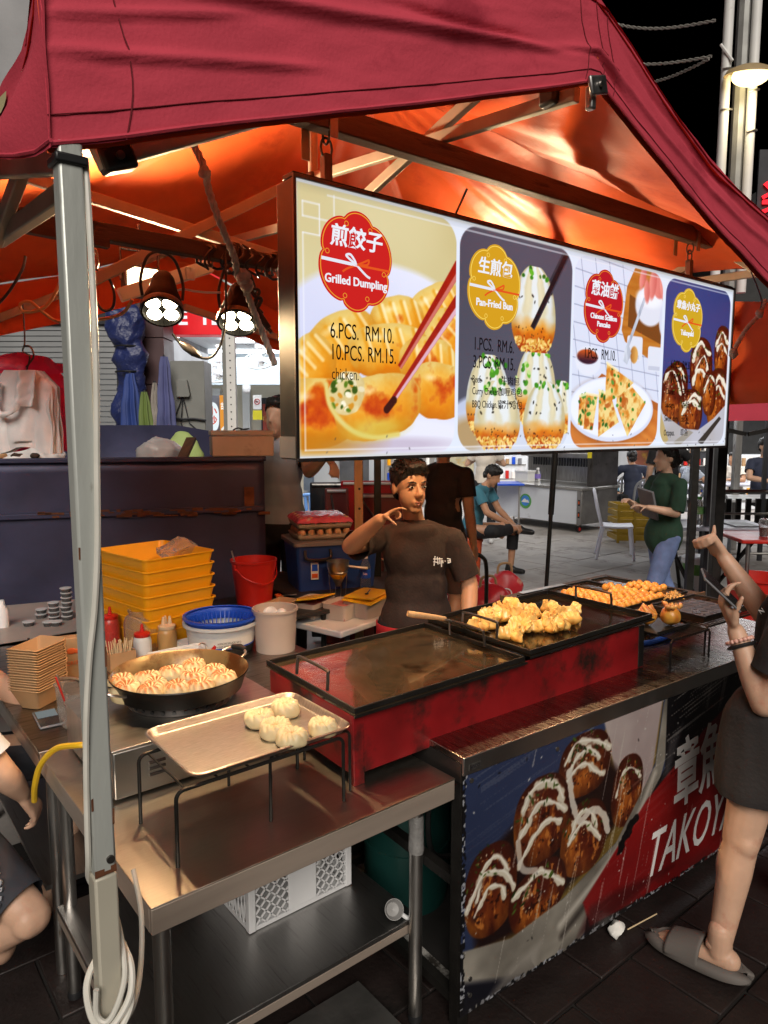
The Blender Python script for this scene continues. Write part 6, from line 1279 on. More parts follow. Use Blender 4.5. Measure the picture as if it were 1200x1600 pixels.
# blue storage box with egg trays
ft = root('folding_table', 'dark folding table under the blue storage box', 'table', G(-.36, 4.25), BZ); q = MB(); q.box(-.42, .55, -.35, .40, .735, .758); q.out('tabletop', dark_frame, ft, bevel=.004)
for x in (-.38, .5):
    q = MB(); q.cyl((x, 0, 0), (x, 0, .735), .016, n=10); q.out('leg', dark_frame, ft)
sb = root('storage_box', 'dark blue storage box with grey lid behind the vendor', 'box', G(-.33, 4.28, .758), BZ + R(20)); q = MB()
pan_loft(q, [(rrpts(-.23, .23, -.16, .16, .02), .0), (rrpts(-.25, .25, -.18, .18, .025), .265), (rrpts(-.255, .255, -.185, .185, .025), .27)]); q.add([(-.2, -.1, .27), (.2, -.1, .27), (.2, .1, .27), (-.2, .1, .27)], [(0, 1, 2, 3)]); q.out('body', navy_plastic, sb, fix=False)
q = MB(); pan_loft(q, [(rrpts(-.265, .265, -.195, .195, .03), .268), (rrpts(-.265, .265, -.195, .195, .03), .290), (rrpts(-.235, .235, -.165, .165, .03), .298)]); q.add([(x, y, .298) for x, y in rrpts(-.235, .235, -.165, .165, .03)], [tuple(range(28))]); q.out('lid', grey_plastic, sb, fix=False)
q = MB(); q.tube(spline([(-.20, -.187, .245), (-.198, -.205, .20), (-.15, -.208, .19), (-.10, -.208, .19), (-.052, -.205, .20), (-.05, -.187, .245)], 5), .009, 8); q.out('clip_handle', black_plastic, sb)
q = MB(); q.box(-.165, -.12, -.1795, -.1765, .07, .17); lb_ = q.out('sticker', paper_white, sb)
q = MB(); q.box(-.16, -.125, -.1815, -.1800, .12, .16); q.out('sticker_print', blue_plastic, lb_); q = MB(); q.box(-.16, -.125, -.1815, -.1800, .08, .105); q.out('sticker_print', orange_ink, lb_)
egg_m = mat('brown_egg', (.62, .33, .17), .45, 0, .08); tray_m = mat('grey_pulp_tray', (.34, .28, .22), .95, 0, .12, 14, .5, 70)
for k_, (zz, lbl, tilt) in enumerate(((1.058, 'egg tray with brown eggs lying on the blue box', 0), (1.128, 'egg tray under a pink wrapper on top of the other egg tray', R(3)))):
    et = root('egg_tray', lbl, 'egg tray', G(-.385, 4.22, zz), BZ + R(20), 'egg trays on the blue storage box'); et.rotation_euler[0] = tilt
    q = MB(); q.grid(lambda u, v: (-.16 + .32 * u, -.13 + .26 * v, .018 * math.sin(u * PI * 12) * math.sin(v * PI * 10) + .02), 72, 60); q.out('pulp', tray_m, et, sharp=180, fix=False, solid=.003)
    q = MB(); pan_loft(q, [(rrpts(-.165, .165, -.135, .135, .01), .03), (rrpts(-.155, .155, -.125, .125, .01), .0)], cap=False); q.out('skirt', tray_m, et, fix=False, solid=.003)
    for i in range(6):
        for j in range(5):
            q = MB(); q.ball((-.133 + i * .0533, -.104 + j * .052, .042), (.021, .021, .027), 14, 10); q.out('egg', egg_m, et)
    if k_: q = MB(); q.grid(lambda u, v: (-.17 + .34 * u, -.14 + .28 * v, .072 - .035 * max(abs(u * 2 - 1), abs(v * 2 - 1)) ** 8 + .006 * nz.noise(Vector((u * 14, v * 12, 3)))), 40, 36); q.out('wrapper', mat('pink_printed_wrap', (.60, .10, .16), .2, 0, .3, 9, .5, 40, dirt=(.7, .6, .6), dirt_amt=.35, dirt_scale=14), et, sharp=180, fix=False)
fu = root('batter_funnel', 'steel batter funnel with a long handle on its wire stand', 'funnel', G(-.262, 3.98, .758), BZ); q = MB(); q.lathe([(.012, .05), (.016, .06), (.052, .135), (.062, .165), (.063, .195), (.066, .197), (.060, .196)], n=32, cap=False); q.out('cone', steel, fu, fix=False, solid=.001)
q = MB(); q.tube([(.06, 0, .165), (.17, -.01, .155)], .009, 8); q.out('handle', steel, fu); q = MB(); q.tube(arc((0, 0, .135), .055, 0, 2 * PI, 24), .0025, 6, True)
for i in range(4): a = i * PI / 2 + .4; q.tube([(.055 * math.cos(a), .055 * math.sin(a), .135), (.045 * math.cos(a), .045 * math.sin(a), .0)], .0025, 6)
q.out('stand', steel, fu); q = MB(); q.lathe([(.03, .09), (.05, .12), (0, .125)], n=20); q.out('batter', yellow_plastic, fu)
def bottle(name, label, loc, h=.225, r=.031, band=None, cap=white_plastic, txt=None, lab=blue_plastic):
    t = root(name, label, 'bottle', loc, BZ); q = MB(); q.lathe([(0, .003), (r * .8, 0), (r, .012), (r * .96, h * .3), (r, h * .42), (r, h * .62), (r * .92, h * .72), (r * .45, h * .87), (r * .42, h * .9)], n=24, cap=False); q.out('body', clear_plastic, t, fix=False)
    q = MB(); q.lathe([(r * .5, h * .9), (r * .5, h), (0, h)], n=20); q.out('cap', cap, t); q = MB(); q.lathe([(r * 1.01, h * .40), (r * 1.015, h * .42), (r * 1.015, h * .62), (r * 1.0, h * .64)], n=24, cap=False); lb2 = q.out('label', lab, t, fix=False)
    if txt: words(txt, r * .62, ink_white, (0, -r * 1.03, h * .52), (1, 0, 0), (0, 0, 1), 'label_lettering', lb2, depth=.0003)
    return t
bottle('water_bottle', 'small water bottle with a blue label beside the funnel', G(-.108, 4.03, .758), txt='Sea', lab=blue_plastic)
# bits by the red bucket
for nm, lbl, loc, col in (('scissors', 'red handled kitchen scissors lying beside the red bucket', (1.93, 3.20, .758), red_plastic), ('scissors', 'orange handled scissors on the dark side table further back', (2.0, 3.42, .758), orange_ink)):
    t = root(nm, lbl, 'scissors', loc, R(-20)); q = MB(); q.tube(arc((0, .02, .008), .018, 0, 2 * PI, 16), .004, 6, True); q.tube(arc((0.0, -.022, .008), .018, 0, 2 * PI, 16), .004, 6, True); q.out('handles', col, t); q = MB(); q.beam((.015, .012, .008), (.10, -.004, .008), .01, .002); q.beam((.015, -.012, .0105), (.10, .004, .0105), .01, .002); q.out('blades', steel, t)
t = btp.copy(); COL.objects.link(t); t.location = (1.80, 3.08, .760); t.rotation_euler = (0, 0, .4); tag(t, 'single kraft paper boat lying in front of the red bucket', 'food tray'); t['group'] = ''
del t['group']

# ---------------------------------------------------------------- under the table
mc = root('milk_crate', 'white plastic milk crate on the lower shelf of the table', 'crate', (1.03, 1.80, .302))
CX0, CX1, CY0, CY1, CZ1 = -.175, .178, -.145, .145, .275
for x in (CX0, CX1 - .022):
    for y in (CY0, CY1 - .022):
        q = MB(); q.box(x, x + .022, y, y + .022, 0, CZ1); q.out('corner_post', white_plastic, mc, bevel=.003)
for y in (CY0 + .003, CY1 - .009):
    q = MB(); q.box(-.045, .05, y, y + .006, .012, CZ1 - .002); q.out('plain_panel', white_plastic, mc, bevel=.002)
    for z_ in (.0, .138, CZ1 - .012):
        q = MB(); q.box(CX0 + .022, CX1 - .022, y + .001, y + .007, z_, z_ + .012); q.out('rail', white_plastic, mc)
    for (xa, xb) in ((CX0 + .022, -.045), (.05, CX1 - .022)):
        for s_ in (1, -1):
            for k_ in range(14):
                za = .012 + (k_ - 4) * .033; p0 = [xa, za]; p1 = [xb, za + s_ * (xb - xa)]
                if s_ < 0: p0[1] += .1; p1[1] += .1
                def clipz(a, b, zl, zh):
                    (x0_, z0_), (x1_, z1_) = a, b; t0, t1 = 0, 1; dz = z1_ - z0_
                    for lim, sg_ in ((zl, 1), (zh, -1)):
                        f0, f1 = sg_ * (z0_ - lim), sg_ * (z1_ - lim)
                        if f0 < 0 and f1 < 0: return None
                        if f0 < 0: t0 = max(t0, f0 / (f0 - f1))
                        elif f1 < 0: t1 = min(t1, f0 / (f0 - f1))
                    return None if t1 - t0 < .05 else ((x0_ + (x1_ - x0_) * t0, z0_ + dz * t0), (x0_ + (x1_ - x0_) * t1, z0_ + dz * t1))
                c_ = clipz(p0, p1, .012, CZ1 - .012)
                if c_: q = MB(); q.beam((c_[0][0], y + .003, c_[0][1]), (c_[1][0], y + .003, c_[1][1]), .004, .0045); q.out('lattice_strip', white_plastic, mc)
for x in (CX0 + .003, CX1 - .009):
    for z_ in (.0, .138, CZ1 - .012):
        q = MB(); q.box(x, x + .006, CY0 + .022, CY1 - .022, z_, z_ + .012); q.out('rail', white_plastic, mc)
    for k_ in range(11):
        for s_ in (1, -1):
            ya = CY0 + .024 + k_ * .022; q = MB(); q.beam((x + .003, ya, .012), (x + .003, max(CY0 + .022, min(CY1 - .022, ya + s_ * .06)), CZ1 - .012), .004, .0045); q.out('lattice_strip', white_plastic, mc)
q = MB(); q.box(CX0 + .02, CX1 - .02, CY0 + .02, CY1 - .02, .004, .010); q.out('base', white_plastic, mc)
tb_ = bag('clear_bag', 'knotted clear plastic bag inside the white milk crate', (1.10, 1.76, .314), (.14, .16, .20), mat('milky_bag', (.62, .62, .6), .25, 0, .2, 8, .6, 25, trans=.3), 41)
la = root('ladle', 'white plastic ladle hooked on the right front leg of the table', 'ladle', (1.22, 1.43, .33)); q = MB(); q.lathe([(0, -.018), (.020, -.012), (.028, .008), (.0265, .008), (.018, -.010), (0, -.015)], (1.205, 1.45, .335), 22, axis=(-.3, -.75, .55), cap=False); q.out('bowl', mat('greyed_ladle', (.26, .255, .25), .5), la, fix=False); q = MB(); q.tube(spline([(1.222, 1.438, .322), (1.24, 1.43, .305), (1.262, 1.425, .303)], 5), .006, 8); q.out('handle', white_plastic, la)
gasm = mat('dark_green_gas_paint', (.010, .060, .052), .4, .2, .25, 5, .1, 30, dirt=(.02, .03, .025), dirt_amt=.4)
def gas(label, x, y, r=.15, h=.52):
    t = root('gas_cylinder', label, 'gas cylinder', (x, y, 0), group='gas cylinders under the counter'); q = MB(); q.lathe([(r * .7, .03), (r * .93, .045), (r, .10), (r, h * .5)], n=40, cap=False); q.lathe([(r, h * .5 + .012), (r, h - .10), (r * .85, h - .03), (r * .4, h), (0, h + .004)], n=40, cap=False); q.out('body', gasm, t, fix=False)
    q = MB(); q.lathe([(r, h * .5 - .002), (r + .004, h * .5), (r + .004, h * .5 + .012), (r, h * .5 + .014)], n=40, cap=False); q.out('weld_band', gasm, t, fix=False); q = MB(); q.lathe([(r * .78, 0), (r * .78, .035)], n=36, cap=False); q.out('foot_ring', black_iron, t, fix=False, solid=.004); q = MB(); q.lathe([(r * .6, h - .005), (r * .6, h + .09)], n=30, cap=False); q.out('collar', gasm, t, fix=False, solid=.004)
    q = MB(); q.cyl((0, 0, h), (0, 0, h + .06), .016, n=12); q.cyl((0, 0, h + .06), (0, 0, h + .075), .03, n=12); q.out('valve', alu, t); return t
gas('dark green gas cylinder standing between the table and the counter', 1.555, 1.80); gas('dark green gas cylinder deeper under the counter behind the first', 1.92, 1.78)
hs = root('gas_hose', 'black gas hose hanging beside the green cylinder', 'hose', (1.5, 1.6, .5)); q = MB(); q.tube(spline([(1.56, 1.74, .60), (1.50, 1.60, .62), (1.40, 1.52, .50), (1.45, 1.54, .36), (1.62, 1.58, .28)], 8), .009, 8); q.out('hose', cable_black, hs)
# hoses, cables, ropes
def cord(name, label, pts, r, m, cat='cable', nseg=8, part='cord'):
    P_ = spline(pts, nseg); t = root(name, label, cat, tuple(P_[0])); q = MB(); q.tube(P_, r, 8); q.out(part, m, t); return t
cord('gas_hose', 'yellow gas hose curving down from the gas stove at the left', [(.532, 1.93, .85), (.505, 1.95, .850), (.47, 2.02, .825), (.44, 2.07, .77), (.428, 2.10, .70), (.43, 2.13, .64)], .0085, yellow_hose, 'hose')
cord('water_hose', 'blue hose looping over the counter behind the wire rack', [CP(1.02, .42, .835), CP(1.14, .36, .832), CP(1.32, .30, .832), CP(1.50, .32, .845), CP(1.66, .42, .85), CP(1.80, .62, .835)], .0115, blue_hose, 'hose')
wc = cord('power_cable', 'white power cable running down the tent post and knotted near its foot', [(.317, 1.03, 2.06), (.316, 1.022, 1.95), (.3145, 1.0165, 1.80), (.3095, 1.0162, 1.66), (.305, 1.0165, 1.54), (.297, 1.0165, 1.45), (.287, 1.0165, 1.38), (.279, 1.017, 1.30), (.2755, 1.022, 1.20), (.275, 1.03, 1.08), (.284, 1.06, 1.02), (.312, 1.06, .97), (.319, 1.045, .93), (.315, 1.015, .885), (.30, 1.0, .855), (.282, 1.0, .83), (.270, 1.01, .84), (.271, 1.01, .88)], .0044, cable_white)
KN = [(.324, 1.05, .905), (.326, 1.02, .885), (.318, 1.003, .855), (.298, .997, .83), (.279, 1.0, .818), (.266, 1.02, .83), (.268, 1.05, .86), (.288, 1.066, .885), (.315, 1.064, .90), (.327, 1.045, .885), (.322, 1.01, .842), (.303, .997, .815), (.285, .998, .797), (.277, 1.0, .765), (.272, 1.0, .72)]
q = MB(); q.tube(spline(KN, 8), .0052, 8); q.out('knot_loop', cable_white, wc)
q = MB(); q.tube(spline([(.315, 1.035, .78), (.34, 1.05, .80), (.365, 1.09, .83), (.385, 1.14, .88), (.395, 1.2, .92)], 8), .0045, 8); q.out('loose_tail', cable_white, wc)
def rope(name, label, pts, r=.008, m=rope_mat, knots=()):
    P_ = spline(pts, 10); t = root(name, label, 'rope', tuple(P_[0])); L = 0; cum = [0]
    for a, b in zip(P_, P_[1:]): L += (b - a).length; cum.append(L)
    for k_ in range(3):
        out = []
        for p, s_, d in zip(P_, cum, [P_[min(i + 1, len(P_) - 1)] - P_[max(0, i - 1)] for i in range(len(P_))]):
            d = d.normalized(); sx = d.cross(Vector((0, 1, .01))).normalized(); sy = d.cross(sx); a = s_ * 130 + k_ * 2 * PI / 3; out.append(p + sx * (r * .5 * math.cos(a)) + sy * (r * .5 * math.sin(a)))
        q = MB(); q.tube(out, r * .52, 6); q.out('strand', m, t)
    for kx, kr in knots: q = MB(); q.ball(kx, (kr, kr * .8, kr * 1.1), 16, 10); q.noise(kr * .25, 90).noise(kr * .2, 200).out('knot', m, t)
    return t
def dd(px, py, d): return G(*PR(px, py, d))
rope('rope', 'dirty white rope tied from the front bar past the lamps to the sign', [dd(296, 215, 1.50), dd(312, 245, 1.50), dd(321, 268, 1.50), dd(326, 296, 1.51), dd(338, 332, 1.52), dd(352, 368, 1.54), dd(366, 402, 1.57), dd(372, 432, 1.60), dd(383, 452, 1.62), dd(398, 490, 1.66), dd(414, 530, 1.69), dd(430, 570, 1.70)], .0082, knots=((dd(320, 270, 1.495), .012), (dd(380, 432, 1.60), .016), (dd(386, 446, 1.61), .014)))
rope('rope', 'dirty white rope tying the right end of the sign to the tent frame', [dd(1196, 468, 3.05), dd(1186, 492, 3.05), dd(1168, 512, 3.03), dd(1154, 534, 3.02), dd(1143, 556, 3.0)], .010, knots=((dd(1187, 490, 3.04), .018), (dd(1146, 552, 3.0), .02)))
cord('hook_wire', 'thin wire hook hanging from the right tent bar', [dd(1166, 408, 3.05), dd(1180, 440, 3.05), dd(1190, 470, 3.05), dd(1186, 488, 3.05)], .003, steel_dark)
cord('lamp_cable', 'tan cable sagging from the left under the tent bars', [dd(95, 405, 2.3), dd(94, 440, 2.3), dd(70, 480, 2.3), dd(38, 487, 2.3), dd(32, 475, 2.3), dd(48, 472, 2.3), dd(70, 490, 2.3), dd(95, 503, 2.3), dd(150, 500, 2.28), dd(190, 490, 2.25), dd(207, 468, 2.22)], .0052, cable_orange)
cord('lamp_cable', 'black cable hanging in loops left of the work lamps', [dd(142, 388, 2.3), dd(150, 392, 2.28), dd(152, 415, 2.26), dd(142, 430, 2.26), dd(146, 460, 2.26), dd(160, 484, 2.25), dd(176, 480, 2.25), dd(178, 455, 2.25), dd(168, 432, 2.25), dd(150, 420, 2.25), dd(143, 405, 2.25), dd(148, 395, 2.25)], .0045, cable_black)
cord('lamp_cable', 'dark cable hanging straight down at the far left under the tent', [dd(40, 400, 2.5), dd(35, 420, 2.5), dd(18, 450, 2.5), dd(0, 472, 2.5), dd(-20, 490, 2.5)], .005, cable_black)
cord('lamp_cable', 'thin black cable from the lamp plug up to the beam between the lamps', [dd(352, 396, 2.15), dd(353, 440, 2.13), dd(352, 500, 2.12), dd(346, 535, 2.12), dd(333, 556, 2.12), dd(318, 560, 2.12), dd(303, 552, 2.12), dd(285, 540, 2.13), dd(270, 522, 2.14)], .004, cable_black)
pgl = root('cable_plug', 'black inline plug hanging below the two work lamps', 'plug', dd(298, 546, 2.12)); q = MB(); a, b = dd(281, 535, 2.125), dd(313, 558, 2.12); q.tube([a, a.lerp(b, .15), a.lerp(b, .3), a.lerp(b, .7), a.lerp(b, .85), b], [.006, .010, .0125, .0125, .009, .006], 12); q.out('plug', black_plastic, pgl)
cord('lamp_cable', 'pale thin cable strung between the two work lamps', [dd(272, 456, 2.2), dd(285, 452, 2.18), dd(305, 455, 2.17), dd(325, 457, 2.16), dd(345, 457, 2.15)], .0032, cable_white)
cc = root('cable_coil', 'coils of black cable wound round the dark beam', 'cable', (1.0, 2.0, 2.2))
for i in range(12):
    x = .93 + i * .028 + random.uniform(-.01, .01); q = MB(); q.tube([(x + .012 * math.sin(a * 3), 2.0 + (.034 + .006 * math.sin(a * 5 + i)) * math.cos(a), 2.205 + (.038 + .01 * math.sin(a * 2 + i)) * math.sin(a)) for a in [2 * PI * j / 18 for j in range(18)]], .0042, 6, True); q.out('coil_turn', cable_black, cc)
bk = root('black_cable_bundle', 'bunch of black plugs and cables hanging right of the second lamp', 'cable', dd(405, 470, 2.1)); q = MB(); q.tube(spline([dd(388, 445, 2.1), dd(398, 462, 2.1), dd(408, 468, 2.1), dd(402, 485, 2.1), dd(414, 505, 2.1), dd(424, 520, 2.1)], 6), .006, 8); q.tube(spline([dd(392, 450, 2.1), dd(405, 455, 2.1), dd(398, 474, 2.1), dd(410, 490, 2.1)], 6), .005, 8); q.out('cable', cable_black, bk); q = MB(); q.tube([dd(402, 488, 2.1), dd(420, 514, 2.1)], [.012, .010], 10); q.out('plug', black_plastic, bk)
# carrier bags hung under the tent
hb_ = root('carrier_bags', 'bunch of white carrier bags hung on a wire hook at the left', 'bag', dd(45, 640, 2.75)); hb_.rotation_euler = (0, 0, BZ)
def sheet(q, w, h, k, seed, sag=.02):
    q.grid(lambda u, v: ((u - .5) * w * (1 - .45 * max(0, v - .80) / .20) + .006 * nz.noise(Vector((u * 4, v * 4, seed))), k + .014 * math.sin(u * 9 + seed) * (1 - v) + .02 * nz.noise(Vector((u * 3, v * 3, seed + 5))), -.155 + h * v - .014 * math.cos(u * 2 * PI) * (v < .1)), 30, 30)
for i in range(5):
    q = MB(); sheet(q, .245 - .008 * i, .30, -.012 * i, i * 3.3); q.out('bag_sheet', white_bag, hb_, sharp=180, fix=False)
q = MB(); q.grid(lambda u, v: (.02 + .075 * (u - .5) + .02 * v, -.075 - .02 * math.sin(u * 7) - .01 * nz.noise(Vector((u * 5, v * 5, 2))), .01 + .13 * v), 20, 20); q.out('bag_handles', white_bag, hb_, sharp=180, fix=False)
q = MB(); q.tube(spline([(-.07, -.078, .10), (-.085, -.088, .03), (-.06, -.092, -.02), (-.01, -.09, .0), (.01, -.08, .06)], 6), .012, 8); q.noise(.006, 40).out('bag_handles', white_bag, hb_)
q = MB(); q.tube(spline([(.0, 0, .145), (.015, 0, .20), (-.01, .0, .22), (.0, 0, .26), (.0, 0, .40)], 6), .003, 6); q.tube(spline([(.0, 0, .16), (.03, 0, .20), (.02, 0, .235), (.0, 0, .24)], 6), .0035, 6); q.out('hook', steel_dark, hb_)
hp = root('carrier_bags', 'bunch of magenta carrier bags hanging behind the white ones', 'bag', dd(60, 640, 2.85)); hp.rotation_euler = (0, 0, BZ)
for i in range(3):
    q = MB(); sheet(q, .27, .31, .012 * i, 20 + i * 2.7); q.out('bag_sheet', pink_bag, hp, sharp=180, fix=False)
q = MB(); q.grid(lambda u, v: (-.18 + .33 * u, -.09 + .05 * math.sin(u * 3), .165 + .05 * math.sin(u * PI) * (1 - v) - .03 * v), 20, 8); q.noise(.012, 18).out('bag_handles', pink_bag, hp, sharp=180, fix=False)
# rack end of the counter
def counter_rack(label, x0, x1, y0, y1, z1, nb):
    t = root('wire_rack', label, 'rack', CP(x0, y0, .82), CA); w, d, h = x1 - x0, y1 - y0, z1 - .82
    for y in (0, d):
        q = MB(); q.tube([(0, y, .002), (0, y, h - .01), (.01, y, h), (w / 2, y, h), (w - .01, y, h), (w, y, h - .01), (w, y, .002)], .0042, 8); q.out('leg_frame', black_iron, t)
    for i in range(nb):
        q = MB(); x = .02 + (w - .04) * i / (nb - 1); q.cyl((x, 0, h + .003), (x, d, h + .003), .0026, n=6); q.out('bar', black_iron, t)
    return t
counter_rack('black wire rack under the octopus balls on the counter', 1.075, 1.335, .07, .33, .935, 13); counter_rack('black wire rack under the empty takoyaki pan', 1.34, 1.76, .09, .36, .935, 16)
tp_ = root('ball_tray', 'small dark tray under the two big octopus balls', 'tray', CP(1.18, .21, .942), CA); q = MB(); q.box(-.11, .10, -.09, .09, 0, .006); q.box(-.11, .10, -.09, -.086, .0065, .014); q.box(-.11, .10, .086, .09, .0065, .014); q.out('tray', black_iron, tp_, bevel=.001)
ep = root('takoyaki_pan', 'empty black takoyaki pan with round hollows on the wire rack', 'pan', CP(1.535, .235, .9405), CA); q = MB(); q.box(-.155, .175, -.115, .125, 0, .016); q.out('plate', mould, ep, bevel=.002)
q = MB()
for i in range(7):
    for j in range(5): q.cyl((-.128 + i * .046, -.088 + j * .046, .0163), (-.128 + i * .046, -.088 + j * .046, .0172), .0185, n=14)
tag(q.out('hollow', hole_m, ep), kind='stuff')
q = MB(); q.box(-.157, .177, -.1175, -.112, .0165, .026); q.box(-.157, .177, .122, .1275, .0165, .026); q.box(-.1575, -.152, -.111, .121, .0165, .026); q.box(.172, .1775, -.111, .121, .0165, .026); q.out('rim', steel_dark, ep)
oc_m = food_mat('octopus_batter', .4, .6, 90, .2)
for k_, (x, y, lbl) in enumerate(((1.155, .225, 'big golden octopus ball with stringy curled top, left of the pair'), (1.218, .165, 'big golden octopus ball crowned with curled tentacles, right of the pair'))):
    t = root('octopus_ball', lbl, 'fried ball', CP(x, y, .949)); q = MB(); q.ball((0, 0, .036), (.037, .037, .036), 28, 18); q.noise(.003, 40, k_); o = q.out('ball', oc_m, t, sharp=180); colour(o, lambda p: mixv((.78, .40, .06), (.58, .20, .03), .5 + 1.2 * nz.noise(p * 45 + Vector((k_ * 3, 0, 0)))))
    for i in range(16 if k_ == 0 else 12):
        a = random.uniform(0, 6.28); rr = random.uniform(.008, .03)
        if k_ == 0: pts = [(.036 * math.cos(a + j * .35) * (.4 + .6 * j / 5), .036 * math.sin(a + j * .35) * (.4 + .6 * j / 5), .076 - .007 * j + random.uniform(-.002, .002)) for j in range(6)]; rd = [.004] * 6
        else: pts = [(rr * math.cos(a), rr * math.sin(a), .066), (rr * 1.3 * math.cos(a), rr * 1.3 * math.sin(a), .078), (rr * 1.5 * math.cos(a + .4), rr * 1.5 * math.sin(a + .4), .082 + random.uniform(-.004, .004))]; rd = [.006, .008, .006]
        q = MB(); q.tube(pts, rd, 8); q.noise(.0015, 90, i); o = q.out('tentacle', oc_m, t, sharp=180); colour(o, lambda p: mixv((.80, .44, .12), (.62, .16, .05), .4 + 1.3 * nz.noise(p * 70 + Vector((i, 0, 0)))))
fr = root('fried_noodles', 'little heap of fried noodle crumbs beyond the takoyaki pan', 'food', CP(1.62, .40, .945)); 
q = MB()
for i in range(60):
    a = random.uniform(0, 6.28); r_ = random.random() ** .7 * .04; p = Vector((r_ * math.cos(a), r_ * math.sin(a), .03 * (1 - r_ / .045) + .004)); dv = Vector((random.uniform(-1, 1), random.uniform(-1, 1), random.uniform(-.4, .6))) * .012; q.tube([p - dv, p, p + dv + Vector((0, 0, .004))], .0035, 5)
tag(q.out('crumbs', mat('fried_crumb', (.72, .42, .14), .5), fr), kind='stuff')
# litter on the pavement
for lbl, p0, p1 in (('thin wooden skewer lying on the pavement in the middle foreground', (1.43, .935), (1.64, .785)), ('thin wooden skewer lying at the bottom edge of the pavement', (1.19, 1.02), (1.30, .96)), ('thin wooden skewer by the toes of the grey slide', (2.05, 1.22), (2.20, 1.20))):
    t = root('skewer', lbl, 'skewer', (p0[0], p0[1], .004)); q = MB(); q.tube([(0, 0, .003), (p1[0] - p0[0], p1[1] - p0[1], .003)], .0022, 6); q.out('stick', MATS['bamboo_pick'], t)
t = root('tissue', 'crumpled white tissue on the pavement under the counter front', 'tissue', (2.0, 1.235, .004)); q = MB(); q.ball((0, 0, .018), (.035, .024, .02), 20, 12); q.noise(.012, 40).out('tissue', paper_white, t)
t = root('dome_cover', 'clear dome drink cover lying on the dark pavement', 'cover', (1.42, 1.10, .004)); q = MB(); q.lathe([(.048, 0), (.05, .004), (.044, .022), (.025, .036), (.010, .039)], n=30, cap=False); q.out('dome', clear_plastic, t, fix=False, solid=.0008)
# ---------------------------------------------------------------- street behind: food court
cartm = mat('white_cart_panel', (.62, .65, .70), .4, .1, .04, 3, dirt=(.45, .46, .48), dirt_amt=.25)
ckt = BR('food_cart', 'white and steel food cart on castors with a round green and blue badge', 'cart', 3.19, 11.5, turn=R(128))
# local x runs from the near right corner back along the white front; local y goes to the steel end
q = MB(); q.box(.0, 2.0, -.02, -.005, .14, .70); q.out('front_panel', cartm, ckt, bevel=.004)
q = MB(); q.box(-.02, 2.02, -1.0, -.021, .14, .70); q.out('body', steel_dull, ckt, bevel=.006)
q = MB(); q.box(-.05, 2.05, -1.03, .02, .702, .745); q.out('top_edge', steel, ckt, bevel=.005)
q = MB(); q.box(-.03, .06, -.004, .004, .14, .70); ep_ = q.out('corner_strip', steel_dull, ckt, bevel=.003)
q = MB(); q.box(.1, 1.95, -1.02, -.99, .75, 1.38); q.out('splash_back', steel_dull, ckt); q = MB(); q.box(.0, .1, -1.02, -.3, .75, 1.40); q.out('side_screen', steel_dark, ckt, bevel=.004)
q = MB(); q.box(.15, 1.9, -.98, -.72, 1.20, 1.27); q.out('grill_shelf', steel, ckt)
for i in range(28):
    q = MB(); q.box(.17 + i * .06, .20 + i * .06, -.985, -.975, 1.03, 1.17); q.out('vent_slat', dark_frame, ckt)
q = MB(); q.box(.02, .09, -.30, -.28, 1.22, 1.36); q.out('yellow_notice', mat('yellow_sign', (.72, .60, .03), .5), ckt)
bd_ = MB(); bd_.cyl((1.15, -.004, .44), (1.15, .002, .44), .13, n=28); b0 = bd_.out('round_badge', mat('badge_green', (.09, .32, .08), .4), ckt)
q = MB(); q.cyl((1.15, .0025, .45), (1.15, .005, .45), .092, n=24); q.out('badge_sky', mat('badge_blue', (.05, .22, .62), .4), b0)
q = MB(); q.prism([(1.06, .42), (1.24, .42), (1.19, .47), (1.16, .49), (1.12, .46), (1.09, .47)], .002, (0, .0075, 0), XZ); q.out('badge_hill', white_paint, b0)
for z_ in (.30, .50):
    q = MB(); q.box(-.005, .035, -.003, .008, z_ - .05, z_ + .05); sw = q.out('switch_plate', dark_frame, ckt); q = MB(); q.box(.004, .026, .0085, .012, z_ - .02, z_ + .025); q.out('switch', orange_ink, sw)
for x, y in ((.08, -.1), (1.9, -.1), (.08, -.9), (1.9, -.9)):
    q = MB(); q.cyl((x - .015, y, .055), (x + .015, y, .055), .054, n=18); wl_ = q.out('castor', black_plastic, ckt); q = MB(); q.cyl((x - .018, y, .055), (x + .018, y, .055), .03, n=14); q.out('hub', red_plastic, wl_); q = MB(); q.box(x - .025, x + .025, y - .02, y + .02, .10, .14); q.out('fork', steel_dull, wl_)
for k_, (x, y, lbl, sz) in enumerate(((1.55, -.45, 'stacked white food boxes at the back end of the food cart', (.30, .22, .20)), (1.0, -.55, 'long clear food box on the food cart shelf', (.5, .22, .10)))):
    v = Matrix.Rotation(BZ + R(128), 3, 'Z') @ Vector((x, y, 0)); b_ = G(3.19, 11.5); t = root('food_box', lbl, 'box', (b_.x + v.x, b_.y + v.y, .747 + (.53 if k_ else 0)), BZ + R(128)); q = MB(); q.box(-sz[0] / 2, sz[0] / 2, -sz[1] / 2, sz[1] / 2, 0, sz[2] * .8); q.box(-sz[0] / 2 - .01, sz[0] / 2 + .01, -sz[1] / 2 - .01, sz[1] / 2 + .01, sz[2] * .8 + .002, sz[2]); q.out('box', frosted_white, t, bevel=.006)
bottle('spray_bottle', 'violet labelled bottle standing on the food cart', G(PX(840, 12.0), 12.0, .747), h=.30, r=.05, cap=white_plastic, lab=mat('violet_label', (.22, .16, .5), .5))
